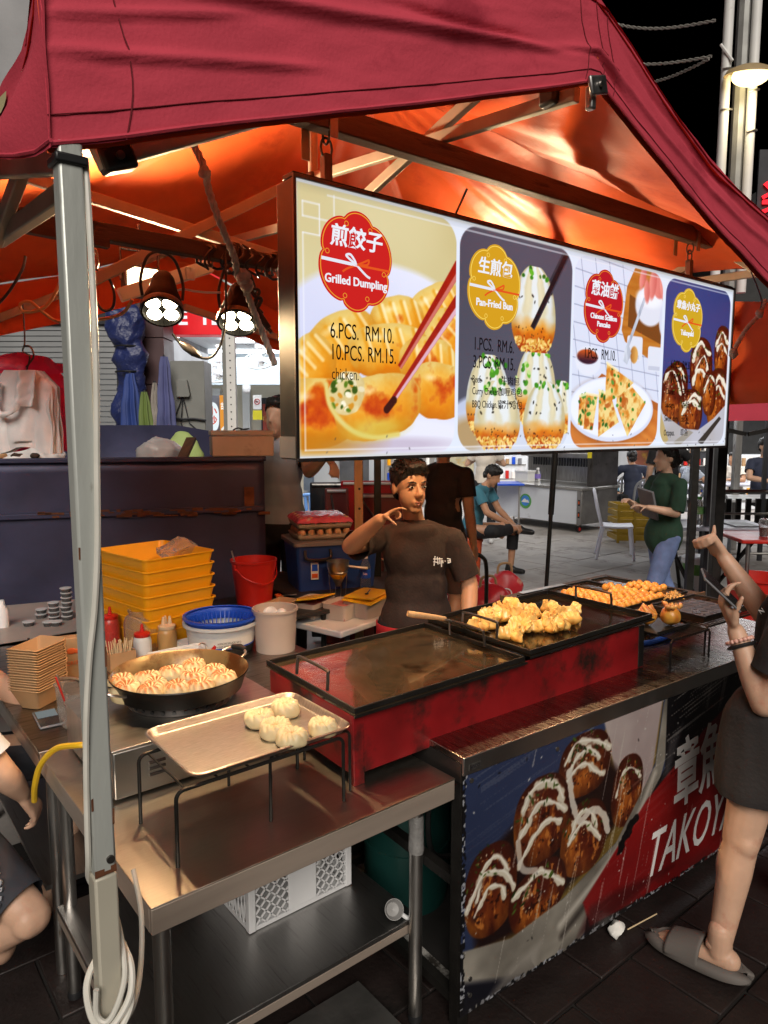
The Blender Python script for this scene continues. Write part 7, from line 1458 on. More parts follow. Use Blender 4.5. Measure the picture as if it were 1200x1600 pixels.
# plastic chairs
def chair(label, r, d, turn, m, group=None):
    t = BR('plastic_chair', label, 'chair', r, d, 0, group, turn); q = MB(); q.grid(lambda u, v: ((u - .5) * (.42 + .03 * v), -.20 + .40 * v, .43 + .012 * math.cos((u - .5) * PI) - .012 * math.sin(v * PI)), 10, 10); q.out('seat', m, t, sharp=60, fix=False, solid=.02)
    for x in (-1, 1):
        for y in (-1, 1):
            q = MB(); q.beam((x * .19, y * .17, .43), (x * .235, y * (.22 if y < 0 else .25), 0), .045, .035, (0, 1, 0)); q.out('leg', m, t, bevel=.008)
    q = MB(); q.tube(spline([(-.20, .19, .42), (-.205, .24, .62), (-.18, .28, .80), (-.08, .30, .885), (.08, .30, .885), (.18, .28, .80), (.205, .24, .62), (.20, .19, .42)], 6), .020, 8); q.out('back_frame', m, t)
    for x in (-.12, -.06, 0, .06, .12):
        q = MB(); q.tube([(x * .9, .195, .44), (x, .25, .64), (x * 1.1, .295, .87)], [.018, .021, .018], 6); q.out('back_slat', m, t)
    return t
chair('pale lilac white plastic chair standing alone in the street by the food cart', PX(965, 9.35), 9.35, R(75), mat('pale_lilac_chair', (.78, .80, .92), .38, 0, .04))
bluec = mat('light_blue_chair', (.16, .34, .72), .4); greyc = mat('grey_chair', (.20, .21, .23), .45)
chair('light blue plastic chair far behind the vendor, left of the post', PX(500, 9.0), 9.0, R(160), bluec, 'light blue chairs far behind the vendor'); chair('light blue plastic chair far behind the vendor, right of the other', PX(530, 9.6), 9.6, R(190), bluec, 'light blue chairs far behind the vendor'); chair('light blue plastic chair farthest behind, third to the right', PX(545, 8.6), 8.6, R(170), bluec, 'light blue chairs far behind the vendor')
chair('grey plastic chair left of the seated navy shirt', PX(975, 12.6), 12.6, R(180), greyc, 'grey chairs at the far tables'); chair('grey plastic chair behind the woman in green', PX(1008, 11.6), 11.6, R(170), greyc, 'grey chairs at the far tables'); chair('grey plastic chair right of the woman in green', PX(1082, 11.0), 11.0, R(150), greyc, 'grey chairs at the far tables'); chair('dark grey chair beside the far right rail', PX(1136, 9.6), 9.6, R(120), greyc, 'grey chairs at the far tables')
def table(label, r, d, w, dp, h, m, turn=0, legm=None, x_legs=False):
    t = BR('table', label, 'table', r, d, 0, None, turn); q = MB(); q.box(-w / 2, w / 2, -dp / 2, dp / 2, h - .035, h); q.out('tabletop', m, t, bevel=.008); lm = legm or dark_frame
    for x in (-w / 2 + .08, w / 2 - .08):
        if x_legs:
            for s_ in (-1, 1): q = MB(); q.beam((x, -s_ * dp * .35, h - .04), (x + .25 * (1 if x < 0 else -1), s_ * dp * .40, 0), .03, .03); q.out('leg', lm, t)
        else:
            for y in (-dp / 2 + .06, dp / 2 - .06): q = MB(); q.cyl((x, y, 0), (x, y, h - .035), .018, n=10); q.out('leg', lm, t)
    return t
pale_top = mat('pale_lilac_tabletop', (.52, .54, .64), .35)
table('pale lilac folding table with a green labelled bottle at the right', PX(1108, 7.2), 7.2, 1.0, .7, .74, pale_top, R(-6), black_iron, True)
bottle('water_bottle', 'water bottle with a green label on the pale lilac table', G(PX(1092, 7.05), 7.05, .74), h=.29, r=.042, cap=mat('green_cap', (.10, .42, .08), .4), lab=mat('green_white_label', (.22, .55, .16), .5, 0, .1, dirt=(.75, .75, .72), dirt_amt=.6, dirt_scale=14))
fo_ = root('menu_folder', 'dark grey menu folder lying on the pale lilac table', 'folder', G(PX(1158, 7.05), 7.05, .741), BZ); q = MB(); q.box(-.12, .12, -.15, .15, 0, .012); q.out('folder', grey_plastic, fo_, bevel=.003)
rt_ = table('red plastic table at the right edge behind the thumb', PX(1205, 6.6), 6.6, .85, .8, .72, red_plastic, R(-4), steel_dull)
ic = root('drink_cup', 'clear domed cup of dark iced drink on the red table', 'cup', G(PX(1194, 6.45), 6.45, .722)); q = MB(); q.lathe([(0, 0), (.035, 0), (.048, .12), (.05, .122), (.04, .155), (.015, .165)], n=24, cap=False); q.out('cup', clear_plastic, ic, fix=False, solid=.001); q = MB(); q.lathe([(0, .003), (.033, .003), (.043, .085), (0, .088)], n=20); q.out('drink', mat('brown_drink', (.10, .04, .02), .2), ic)
rt2 = pail('tub', 'big red plastic tub on the ground under the red table', G(PX(1192, 6.2), 6.2), .22, .27, .40, red_plastic, 'tub', False, rim=.02)
table('white table crossed by chopsticks at the far right', PX(1180, 9.6), 9.6, 1.9, .8, .78, mat('white_table', (.62, .64, .66), .4), 0, dark_frame)
rl = BR('rail', 'steel pipe rail in front of the far right table', 'rail', PX(1150, 8.2), 8.2); q = MB(); q.tube([(-.25, 0, 0), (-.25, 0, .93), (-.2, 0, .98), (.9, 0, .98)], .022, 8); q.out('pipe', steel, rl)
for z_ in (.25, .5, .72): q = MB(); q.tube([(-.25, 0, z_), (.9, 0, z_)], .014, 8); q.out('cross_pipe', steel, rl)
for i in range(9): q = MB(); q.box(-.18 + i * .12, -.12 + i * .12, .35, .38, .45, .86); q.out('dark_slat', black_iron, rl)
pw = pail('pail', 'white paint pail with a green printed band on the ground behind the grill', G(PX(1096, 7.3), 7.3), .14, .155, .36, frosted_white, 'bucket', False, rim=.008)
q = MB(); q.lathe([(.1505, .20), (.1565, .315)], n=40, cap=False); q.out('green_band', mat('green_print', (.12, .32, .06), .5, 0, .2, 9, dirt=(.6, .6, .5), dirt_amt=.3, dirt_scale=9), pw, fix=False); q = MB(); q.lathe([(0, .385), (.16, .38), (.172, .37), (.172, .315), (.166, .315)], n=40, cap=False); q.out('lid', white_plastic, pw, fix=False)
cb_ = BR('storage_box', 'clear plastic storage box on the ground behind the white pail', 'box', PX(1100, 7.7), 7.7); q = MB(); pan_loft(q, [(rrpts(-.26, .26, -.17, .17, .03), 0), (rrpts(-.30, .30, -.2, .2, .04), .27), (rrpts(-.325, .325, -.225, .225, .05), .275), (rrpts(-.325, .325, -.225, .225, .05), .26)]); q.out('body', frosted_white, cb_, fix=False, solid=.003)
yc = BR('crate', 'mustard yellow slatted crate behind the plastic chair', 'crate', PX(995, 10.6), 10.6, .0); ym = mat('mustard_crate', (.30, .19, .014), .5)
for z_ in (.10, .22, .34, .46, .56): q = MB(); q.box(-.34, .34, -.25, -.235, z_ - .04, z_ + .035); q.box(-.34, .34, .235, .25, z_ - .04, z_ + .035); q.box(-.35, -.335, -.234, .234, z_ - .04, z_ + .035); q.box(.335, .35, -.234, .234, z_ - .04, z_ + .035); q.out('slat', ym, yc, bevel=.004)
for x in (-.34, -.1, .12, .34): q = MB(); q.box(x - .02, x + .02, -.262, -.251, .03, .60); q.out('upright', ym, yc)
os_ = BR('stool', 'orange red plastic tub stool under the man in teal', 'stool', PX(733, 8.2), 8.2); q = MB(); q.lathe([(.15, 0), (.17, .02), (.20, .40), (.215, .42), (.215, .45), (0, .452)], n=4, cap=False); q.out('stool', mat('orange_red_plastic', (.50, .075, .02), .4), os_, fix=False, bevel=.02); os_.rotation_euler[2] += R(45)
def shopbag(label, px, d, w, h, seed, m):
    t = BR('shopping_bag', label, 'bag', PX(px, d), d, 0, 'red shopping bags on the street'); q = MB(); q.ball((0, 0, h * .5), (w / 2, w * .3, h / 2), 24, 18); q.noise(w * .12, 5, seed).noise(w * .05, 13, seed); q.out('sack', m, t, sharp=180); q = MB(); q.tube(spline([(-.07, 0, h * .85), (-.05, 0, h * 1.12), (.05, 0, h * 1.14), (.07, 0, h * .85)], 6), .012, 6); q.out('handle', paper_kraft, t)
    q = MB(); q.tube(arc((.0, -w * .31, h * .45), .05, 0, 2 * PI, 20, (1, 0, 0), (0, 0, 1)), .007, 6, True); q.ball((0, -w * .31, h * .45), (.02, .006, .02)); q.out('ring_mark', paper_white, t)
redbag = mat('red_bag', (.52, .02, .03), .35, 0, .15, 5, .4, 20); shopbag('red shopping bag with a white ring mark, leftmost, in front of the orange stool', 738, 6.3, .44, .40, 3, redbag); shopbag('red shopping bag with a white ring mark nearest the griddle', 764, 5.9, .48, .40, 6, redbag); shopbag('cream and red shopping bag with handles up, rightmost of the bags', 790, 6.6, .36, .38, 9, mat('cream_red_bag', (.50, .02, .03), .4, 0, .1, 4, dirt=(.55, .44, .32), dirt_amt=.55, dirt_scale=4))
hn = BR('trolley', 'black hand trolley with a curved handle behind the griddle', 'trolley', PX(745, 5.4), 5.4); q = MB(); q.tube(spline([(-.18, 0, .75), (-.04, 0, .745), (.04, 0, .72), (.075, 0, .65), (.08, 0, .4), (.08, 0, .05)], 6), .016, 8); q.out('handle_pipe', black_iron, hn); q = MB(); q.tube([(-.2, 0, .75), (-.06, 0, .745)], .022, 10); q.out('grip', black_plastic, hn); q = MB(); q.box(-.2, .25, -.15, .15, .03, .06); q.out('platform', black_iron, hn)
bp_ = BR('pole', 'thin black telescopic pole standing behind the right griddle', 'pole', PX(853, 5.8), 5.8); q = MB(); q.tube([(0, 0, 0), (.035, 0, 1.0)], .017, 10); q.out('lower_tube', black_iron, bp_); q = MB(); q.tube([(.035, 0, 1.0), (.085, 0, 2.2)], .024, 10); q.out('upper_tube', black_iron, bp_); q = MB(); q.lathe([(.08, 0), (.08, .02), (.03, .04)], n=16); q.out('foot', black_iron, bp_)
def post(name, label, px, d, w, h, m, holes=False):
    t = BR(name, label, 'post', PX(px, d), d); q = MB(); q.box(-w / 2, w / 2, -w / 2, w / 2, 0, h); q.out('post', m, t, bevel=.004)
    if holes:
        q = MB()
        for z_ in (1.1, 1.22, 1.34): q.cyl((w * .1, -w / 2 - .0005, z_), (w * .1, -w / 2 - .002, z_), .008, n=10)
        q.out('hole', dark_frame, t)
post('post', 'tan timber tent post behind the vendor with bolt holes', 561, 4.3, .052, 2.2, wood_pale, True); post('post', 'black steel post behind the vendor, right of the timber one', 590, 4.5, .045, 2.3, black_iron)
post('post', 'thick dark tent post right of the menu sign end', 1120, 6.4, .085, 2.6, black_iron); post('post', 'grey steel post between the far tables on the right', 1148, 10, .09, 2.6, steel_dull); post('post', 'black post close beside the thick dark one', 1106, 7.0, .08, 2.4, dark_frame)
# folded tables leaning behind the vendor
maroonm = mat('maroon_table_underside', (.16, .04, .04), .5, 0, .15); brightred = mat('bright_red_tabletop', (.42, .01, .015), .35)
for lbl, px0, px1, d, h0, h1, m in (('dark folded table at the left of the leaning tables', 485, 560, 5.6, .3, 1.28, dark_frame), ('folded table with maroon underside and steel legs', 508, 545, 5.4, .3, 1.25, maroonm), ('bright red folded table leaning behind the timber post', 533, 640, 5.5, .3, 1.30, brightred), ('maroon folded table nearest the vendor', 556, 650, 5.3, .3, 1.22, maroonm)):
    t = BR('folded_table', lbl, 'table', PX(px0, d), d, .0, 'folded tables leaning behind the vendor'); w = PX(px1, d) - PX(px0, d); q = MB(); q.box(0, w, 0, .03, .02, h1); q.out('tabletop', m, t, bevel=.012); q = MB(); q.tube([(.02, -.01, h1 - .02), (w - .02, -.01, h1 - .02)], .012, 6); q.out('edge_trim', white_plastic if m is not dark_frame else steel_dull, t)
    if m is maroonm: q = MB(); q.tube(spline([(w * .5, -.02, .1), (w * .5, -.02, h1 - .35), (w * .62, -.02, h1 - .24), (w * .95, -.02, h1 - .22)], 5), .013, 8); q.tube([(.03, -.02, h1 - .5), (w - .03, -.02, h1 - .5)], .010, 6); q.tube([(.05, -.015, h1 - .05), (w * .5, -.015, h1 - .3)], .008, 6); q.out('folding_leg', steel_dull, t)
# far wall of lit stalls
fw = BR('food_hall', 'bright food hall front with white walls and stall signs far behind', 'building', 1.0, 17.0)
wall_w = mat('hall_white_wall', (.60, .62, .64), .6, 0, .08, 1.2)
q = MB(); q.box(-7, 14, .0, .3, 0, 3.2); q.out('wall', wall_w, fw)
q = MB(); q.box(-7, 14, -3.5, .0, 3.05, 3.15); q.out('canopy_roof', ceil_m, fw)
rs2 = random.Random(5)
for i in range(16):
    x = -5.5 + i * 1.15; w = rs2.uniform(.5, 1.0); h0 = rs2.choice((0, .8, 1.0)); h1 = rs2.uniform(1.7, 2.4); q = MB(); q.box(x, x + w, -.12, -.002, h0, h1)
    pn_ = q.out('stall_front', mat('stall_tone', rs2.choice(((.10, .10, .11), (.45, .46, .48), (.30, .10, .06), (.16, .20, .26), (.5, .45, .3), (.08, .07, .07))), .45, 0, .25, 5, dirt=rs2.choice(((.5, .5, .5), (.5, .3, .05), (.1, .1, .1))), dirt_amt=.5, dirt_scale=3), fw, bevel=.01)
    if i % 2: q = MB(); q.box(x + .08, x + w * .7, -.13, -.121, h1 - .5, h1 - .1); q.out('lit_board', glow('lit_board', rs2.choice(((.75, .72, .6), (.8, .5, .12), (.7, .75, .8))), .7), pn_)
for x in (-5, -2.2, .6, 3.4, 6.2, 9.0):
    q = MB(); q.box(x, x + 1.5, -1.9, -1.84, 3.0, 3.045); q.out('tube_lamp', glow('hall_tube', (.93, .97, 1), 6.0), fw)
for r_, d_, e_ in ((1.6, 14.6, 190), (6.5, 13.6, 190)):
    L = bpy.data.lights.new('hall_light', 'AREA'); L.shape = 'RECTANGLE'; L.size = 4.5; L.size_y = 1.6; L.energy = e_; L.color = (.95, .97, 1); o = bpy.data.objects.new('hall_light', L); COL.objects.link(o); o.location = G(r_, d_, 2.98); o.rotation_euler = (R(-12), 0, BZ)
for k_, (lbl, px, d, w, h, m) in enumerate((('tall glass fronted drinks fridge far behind, left of the food cart', 800, 16.0, .7, 1.9, mat('fridge_white', (.62, .64, .66), .35)), ('steel kitchen rack with trays far behind the vendor', 640, 15.5, 1.1, 1.6, steel_dull), ('white counter with goods far behind the grey post', 1170, 15.0, 1.3, 1.15, wall_w), ('dark drinks cabinet far behind the woman in green', 1075, 15.5, .9, 1.7, dark_frame))):
    t = BR('cabinet', lbl, 'cabinet', PX(px, d), d); q = MB(); q.box(-w / 2, w / 2, 0, .6, 0, h); q.out('body', m, t, bevel=.01)
    for z_ in np.arange(.25, h - .2, .32):
        q = MB(); q.box(-w / 2 + .04, w / 2 - .04, -.02, -.002, z_, z_ + .02); q.out('shelf', steel, t)
        for j in range(int(w / .14)): q = MB(); x = -w / 2 + .1 + j * .14; q.cyl((x, -.02, z_ + .021), (x, -.02, z_ + rs2.uniform(.12, .22)), .04, n=8); q.out('goods', rs2.choice((red_plastic, blue_plastic, paper_white, yellow_plastic, paper_kraft, grey_plastic)), t)
bt_ = table('blue topped table on a steel pedestal left of the food cart', PX(775, 12.5), 12.5, .9, .6, .76, blue_plastic, 0, steel)
# lamp post at upper right, wires, dark houses, neon
lp = BR('lamp_post', 'steel street lamp post with two white pipes and a glowing lamp', 'street lamp', PX(1157, 6.5, 4.65), 6.5)
q = MB(); q.prism([(.055 * math.cos(2 * PI * i / 8 + .39), .055 * math.sin(2 * PI * i / 8 + .39)) for i in range(8)], 7.5, (.02, .05, 0)); q.out('pole', mat('galvanised_pole', (.28, .28, .27), .5, .5, .2, 6, dirt=(.14, .14, .13), dirt_amt=.4), lp)
for x, y in ((-.135, -.01), (.105, .0)):
    q = MB(); q.cyl((x, y, 2.9), (x, y, 7.5), .040, n=16); q.out('white_pipe', white_paint, lp)
for z_ in (4.75, 4.42): q = MB(); q.tube(spline([(-.18, -.04, z_), (-.135, -.055, z_), (-.09, -.04, z_ + .005), (-.06, -.0, z_ + .02)], 4), .008, 6); q.tube(spline([(.06, -.03, z_ - .18), (.105, -.045, z_ - .17), (.15, -.03, z_ - .16)], 4), .008, 6); q.out('pipe_clip', steel_dull, lp)
q = MB(); q.tube([(-.20, -.03, 4.95), (-.11, -.07, 4.80)], .012, 6); q.out('cable_tie', white_paint, lp)
q = MB(); q.lathe([(0, .06), (.10, .055), (.19, .02), (.215, -.02), (.205, -.02), (.18, .01), (0, .04)], (.02, -.12, 4.68), 28, (0, -.12, 1), sy=.7); hdl = q.out('lamp_hood', mat('tan_lamp_hood', (.34, .25, .13), .5), lp)
q = MB(); q.ball((.02, -.13, 4.65), (.155, .11, .075), 24, 12); q.out('lamp_bowl', glow('street_lamp_bowl', (1.0, .80, .38), 3.2), hdl)
L = bpy.data.lights.new('street_lamp_light', 'POINT'); L.energy = 9; L.color = (1, .8, .45); L.shadow_soft_size = .12; o = bpy.data.objects.new('street_lamp_light', L); COL.objects.link(o); o.parent = lp; o.location = (.02, -.24, 4.42)
for lbl, a, b, sag in (('twisted overhead wire, upper of the two at the top right', dd(900, 15, 8), dd(1118, 32, 6.6), .12), ('twisted overhead wire, lower of the two at the top right', dd(900, 78, 8), dd(1112, 88, 6.6), .10), ('thin slack wire below the twisted overhead wires', dd(960, 130, 8), dd(1108, 92, 6.6), .08)):
    t = root('overhead_wire', lbl, 'wire', tuple(a))
    for k_ in range(2): q = MB(); q.tube([a.lerp(b, i / 60) + Vector((0, 0, -sag * math.sin(PI * i / 60) + .010 * math.sin(i * 1.3 + k_ * PI))) for i in range(61)], .007, 5); q.out('strand', mat('pale_wire', (.25, .24, .22), .6) if 'pale_wire' not in MATS else MATS['pale_wire'], t)
dh = BR('building', 'dark unlit house with a sloping roof beyond the lamp post', 'building', PX(1230, 16), 16); q = MB(); q.box(-1.4, 8, 0, 6, 0, 6.2); q.out('wall', mat('dark_house_wall', (.035, .035, .035), .9), dh); q = MB(); q.prism([(-1.7, 6.2), (8, 6.2), (8, 8.2), (1.2, 8.2)], 6.5, (0, 6.2, 0), XZ); q.out('roof', mat('dark_roof', (.022, .022, .024), .9), dh)
for x in (0.2, 2.2): q = MB(); q.box(x, x + 1.1, -.02, .0, 3.4, 4.8); w_f = q.out('window', dark_frame, dh); q = MB(); q.box(x + .05, x + 1.05, -.03, -.021, 3.45, 4.75); q.out('pane', mat('dark_pane', (.02, .02, .025), .15) if 'dark_pane' not in MATS else MATS['dark_pane'], w_f)
neon = BR('neon_sign', 'glowing red neon character sign at the right edge past the lamp post', 'sign', PX(1188, 9.0), 9.0); words('楽', .42, glow('neon_red', (1.0, .02, .03), 2.2), (0, 0, PR(1188, 312, 9.0)[2]), (1, 0, 0), (0, 0, 1), 'neon_letter', neon, depth=.02, weight=.006); q = MB(); q.box(-.25, .35, .03, .06, 4.25, 5.05); q.out('backing', dark_frame, neon); q = MB(); q.box(.05, .10, .06, .10, 0, 4.8); q.out('pole', dark_frame, neon)

for lbl, px, d in (('white far table behind the green woman, left of the dark post', 1060, 12.0), ('white far table in front of the seated navy back', 985, 13.0), ('small white far table near the right edge', 1170, 12.5)): table(lbl, PX(px, d), d, 1.1, .7, .75, pale_top)
# ---------------------------------------------------------------- people
skin = mat('warm_skin', (.50, .26, .15), .48, 0, .10, 14, .25, 160, sss=.10, dirt=(.44, .19, .11), dirt_amt=.4, dirt_scale=9, bdist=.002); skin_pale = mat('pale_skin', (.57, .35, .24), .48, 0, .10, 14, .25, 160, sss=.10, dirt=(.50, .25, .17), dirt_amt=.42, dirt_scale=8, bdist=.002); skin_tan = mat('tan_skin', (.44, .23, .13), .5, 0, .07, 9, .1, 120)
hair_m = mat('black_hair', (.010, .008, .007), .45, 0, .4, 30, .6, 160, (1, 1, .3)); eye_w = mat('eye_white', (.62, .58, .54), .25); iris_m = mat('dark_iris', (.014, .009, .007), .12); lip_m = mat('lip', (.36, .13, .10), .45); nail_m = mat('nail', (.60, .33, .25), .3)
sh_brown = mat('dark_brown_tee', (.028, .016, .013), .85, 0, .12, 5, .25, 90); sh_black = mat('black_tee', (.014, .014, .016), .85, 0, .15, 5, .2, 90); sh_teal = mat('teal_tee', (.045, .17, .23), .8, 0, .1); sh_green = mat('dark_green_tee', (.018, .052, .030), .85, 0, .12); sh_navy = mat('navy_tee', (.022, .028, .055), .8); sh_white = mat('white_tee', (.62, .66, .74), .8, 0, .04); sh_grey = mat('grey_tee', (.30, .33, .38), .8); jeans = mat('blue_jeans', (.16, .22, .42), .8, 0, .2, 12, .2, 150); apron_red = mat('red_apron', (.36, .012, .018), .75, 0, .12); pants_k = mat('black_trousers', (.012, .012, .014), .8); brown_short = mat('dark_brown_shorts', (.060, .040, .032), .85); white_shoe = mat('white_shoe', (.6, .6, .6), .5)
DEF = dict(pel=(0, 0, .93), che=(0, 0, 1.26), nec=(0, .015, 1.45), hea=(0, -.02, 1.585), shL=(.175, .01, 1.375), elL=(.215, .03, 1.12), wrL=(.225, -.04, .87), shR=(-.175, .01, 1.375), elR=(-.215, .03, 1.12), wrR=(-.225, -.04, .87), hiL=(.09, 0, .91), knL=(.10, -.02, .49), anL=(.10, .03, .08), hiR=(-.09, 0, .91), knR=(-.10, -.02, .49), anR=(-.10, .03, .08))
def hand_caps(w, d, n, hd=1, curl=(.5, .5, .55, .6), s=1.0, thumb=None, spread=.06, tcurl=.25):
    """palm and five fingers of unequal length: w wrist, d towards the knuckles, n out of the palm, hd +1/-1 puts the thumb on +/- (d x n)"""
    w = Vector(w); d = Vector(d).normalized(); n = Vector(n); n = (n - d * n.dot(d)).normalized(); sd = d.cross(n) * hd; out = []
    for o in (-.026, -.009, .009, .025): out.append(('c', w + d * .012 * s + sd * o * .6 * s, .0145 * s, w + d * .082 * s + sd * o * s, .0115 * s))
    for i, (o, L) in enumerate(((.030, .070), (.010, .078), (-.010, .073), (-.029, .058))):
        p = w + d * .086 * s + sd * o * s; a = curl[i]; dr = (d + sd * spread * (1.5 - i) * .6).normalized(); ang = 0
        for k, (f, r0, r1) in enumerate(((.45, .0095, .0088), (.30, .0088, .0080), (.25, .0080, .0066))):
            ang += a * (1.0 if k == 0 else 1.15); v = dr * math.cos(ang) + n * math.sin(ang); e = p + v * (L * f * s * 1.12); out.append(('c', p, r0 * s, e, r1 * s)); p = e
    b = w + d * .022 * s + sd * .026 * s; t = Vector(thumb) if thumb is not None else (d * .62 + sd * .62 + n * .35); t.normalize(); m_ = b + t * .040 * s; t2 = (t + n * tcurl).normalized(); e1 = m_ + t2 * .030 * s; e2 = e1 + (t2 + n * tcurl * .6).normalized() * .024 * s
    out += [('c', b, .0145 * s, m_, .0112 * s), ('c', m_, .0105 * s, e1, .0095 * s), ('c', e1, .0095 * s, e2, .0074 * s)]
    return out
def person(label, r, d, yaw, J=None, sc=1.0, shirt=None, sleeve=.62, hem=None, pants=None, plen='long', shoes=black_plastic, hair='short', sk=skin, voxel=.011, look=(0, 0), hands=None, face=False, z=0.0, name='person', feet=True, wr=.006):
    j = dict(DEF); j.update(J or {}); j = {k: Vector(v) for k, v in j.items()}
    t = BR(name, label, 'person', r, d, z, None, yaw); t.scale = (sc, sc, sc); C = []
    pel, che, nec, hea = j['pel'], j['che'], j['nec'], j['hea']; ax = (nec - pel).normalized(); tq = ax.to_track_quat('Z', 'Y').to_euler() if False else rot_to(ax).to_euler()
    sx = (j['shL'] - j['shR']).normalized(); ay = ax.cross(sx); tr = Matrix((sx, ay, ax)).transposed().to_euler()
    def torso(g): return [('e', che + ax * .0, (.140 + g, .100 + g, .150 + g * .5), tr), ('c', nec - ax * .03, .050 + g * .7, j['shL'] - sx * .03, .042 + g), ('c', nec - ax * .03, .050 + g * .7, j['shR'] + sx * .03, .042 + g), ('e', pel.lerp(che, .5), (.132 + g, .098 + g, .17), tr), ('e', pel + ax * .01, (.150 + g, .108 + g, .125), tr), ('c', j['shL'] - sx * .035, .046 + g, j['shR'] + sx * .035, .046 + g), ('c', nec - ax * .02, .058 + g * .6, che + ax * .1, .095 + g)]
    C += torso(0) + [('c', nec - ax * .03, .050, hea - Vector((0, -.015, .04)), .045)]
    H = Euler((look[1], 0, look[0])).to_matrix(); hp = lambda x, y, zz: hea + H @ Vector((x, y, zz))
    C += [('e', hp(0, .014, .032), (.074, .094, .086), H.to_euler()), ('e', hp(0, -.018, -.030), (.060, .068, .080), H.to_euler()), ('e', hp(0, -.058, -.092), (.028, .022, .020), H.to_euler()), ('c', hp(0, -.084, .014), .009, hp(0, -.101, -.020), .0125), ('e', hp(.074, .016, -.002), (.010, .019, .031), H.to_euler()), ('e', hp(-.074, .016, -.002), (.010, .019, .031), H.to_euler())]
    if face: C += [('c', hp(-.034, -.070, .030), .0085, hp(.034, -.070, .030), .0085), ('e', hp(.012, -.092, -.024), (.0095, .010, .008)), ('e', hp(-.012, -.092, -.024), (.0095, .010, .008)), ('c', hp(-.018, -.080, -.056), .0085, hp(.018, -.080, -.056), .0085), ('c', hp(-.015, -.078, -.068), .0085, hp(.015, -.078, -.068), .0085)]
    for s_ in 'LR':
        C += [('c', j['sh' + s_], .050, j['el' + s_], .040), ('c', j['el' + s_], .0395, j['el' + s_].lerp(j['wr' + s_], .35), .040), ('c', j['el' + s_].lerp(j['wr' + s_], .35), .040, j['wr' + s_], .0265)]
        hd = 1 if s_ == 'L' else -1
        hv = (hands or {}).get(s_); fw_ = (j['wr' + s_] - j['el' + s_]).normalized()
        if hv is None: hv = dict(d=fw_, n=Vector((-hd, -.15, 0)) if abs(fw_.z) > .5 else Vector((0, 0, -1)), hd=-1 if False else 1)
        C += hand_caps(j['wr' + s_] + fw_ * .01, hv['d'], hv['n'], hv.get('hd', 1), hv.get('curl', (.35, .4, .45, .5)), hv.get('s', 1.0), hv.get('thumb'), hv.get('spread', .06), hv.get('tcurl', .25))
        C += [('c', j['hi' + s_], .086, j['kn' + s_], .056), ('c', j['kn' + s_], .052, j['kn' + s_].lerp(j['an' + s_], .30), .051), ('e', j['kn' + s_].lerp(j['an' + s_], .28) + Vector((0, .014, 0)), (.050, .052, .10)), ('e', j['kn' + s_] + Vector((0, -.014, 0)), (.045, .050, .052)), ('c', j['kn' + s_].lerp(j['an' + s_], .30), .051, j['an' + s_], .034), ('e', j['an' + s_] + Vector((0, .004, .0)), (.043, .034, .024))]
        if feet: C += [('c', j['an' + s_] + Vector((0, .02, -.035)), .034, j['an' + s_] + Vector((0, -.13, -.048)), .026)]
    flesh('body', C, sk, t, voxel, 8 if face else 5)
    if shirt is not None:
        g = .016; S = torso(g); hz = pel - ax * (.10 if hem is None else hem); S += [('e', pel + ax * .02, (.182, .145, .22) if (hem or 0) >= .1 else (.168, .125, .20), tr)]
        cuts = [(nec + ax * .012, ax, None, 0), (hz, -ax, pel, .42)]
        for s_ in 'LR':
            a = j['sh' + s_]; b = j['el' + s_]; e = a.lerp(b, sleeve); dv = (b - a).normalized(); S.append(('c', a, .062, e + dv * .03, .066)); cuts.append((e, dv, e + dv * .045, .086))
        flesh('shirt', S, shirt, t, max(voxel, .010), 8, cuts, (wr, 7, (1, 1, .6)))
    if pants is not None:
        g = .016; S = [('e', pel, (.165, .122, .14), tr)]; cuts = [(pel + ax * .07, ax, pel, .4)]
        for s_ in 'LR':
            hi, kn, an = j['hi' + s_], j['kn' + s_], j['an' + s_]; S.append(('c', hi, .098, kn, .074))
            if plen == 'long': S.append(('c', kn, .074, an, .058)); cuts.append((an + (kn - an).normalized() * .03, (an - kn).normalized(), an, .16))
            else: f = plen; e = hi.lerp(kn, f) if f <= 1 else kn.lerp(an, f - 1); dv = (kn - hi).normalized() if f <= 1 else (an - kn).normalized(); S += [('c', kn, .074, kn.lerp(an, .6), .066)] if f > 1 else []; cuts.append((e, dv, e + dv * .06, .15)); 
        flesh('trousers' if plen == 'long' else 'shorts', S, pants, t, max(voxel, .010), 6, cuts, (.006, 8, (1, 1, .5)))
    if shoes is not None and feet:
        for s_ in 'LR': a = j['an' + s_]; flesh('shoe', [('c', a + Vector((0, .03, -.035)), .043, a + Vector((0, -.145, -.050)), .033), ('c', a + Vector((0, .02, .0)), .044, a + Vector((0, -.02, -.03)), .044)], shoes, t, .010, 3)
    if hair:
        hc = [('e', hp(0, .018, .052), (.083, .102, .088), H.to_euler()), ('e', hp(0, -.03, .095), (.062, .055, .036), H.to_euler())]
        if hair == 'short': hc.append(('e', hp(0, .07, -.01), (.066, .045, .055), H.to_euler())); ct = [(hp(0, -.070, .064), H @ Vector((0, -.52, -.60)), None, 0)]
        else: hc += [('e', hp(0, .06, .0), (.075, .06, .09), H.to_euler()), ('e', hp(0, .125, -.01), (.045, .04, .05), H.to_euler())]; ct = [(hp(0, -.05, .05), H @ Vector((0, -.7, -.25)), None, 0)]
        flesh('hair', hc, hair_m, t, .007, 4, ct, (.009, 34, (1, 1, .5)))
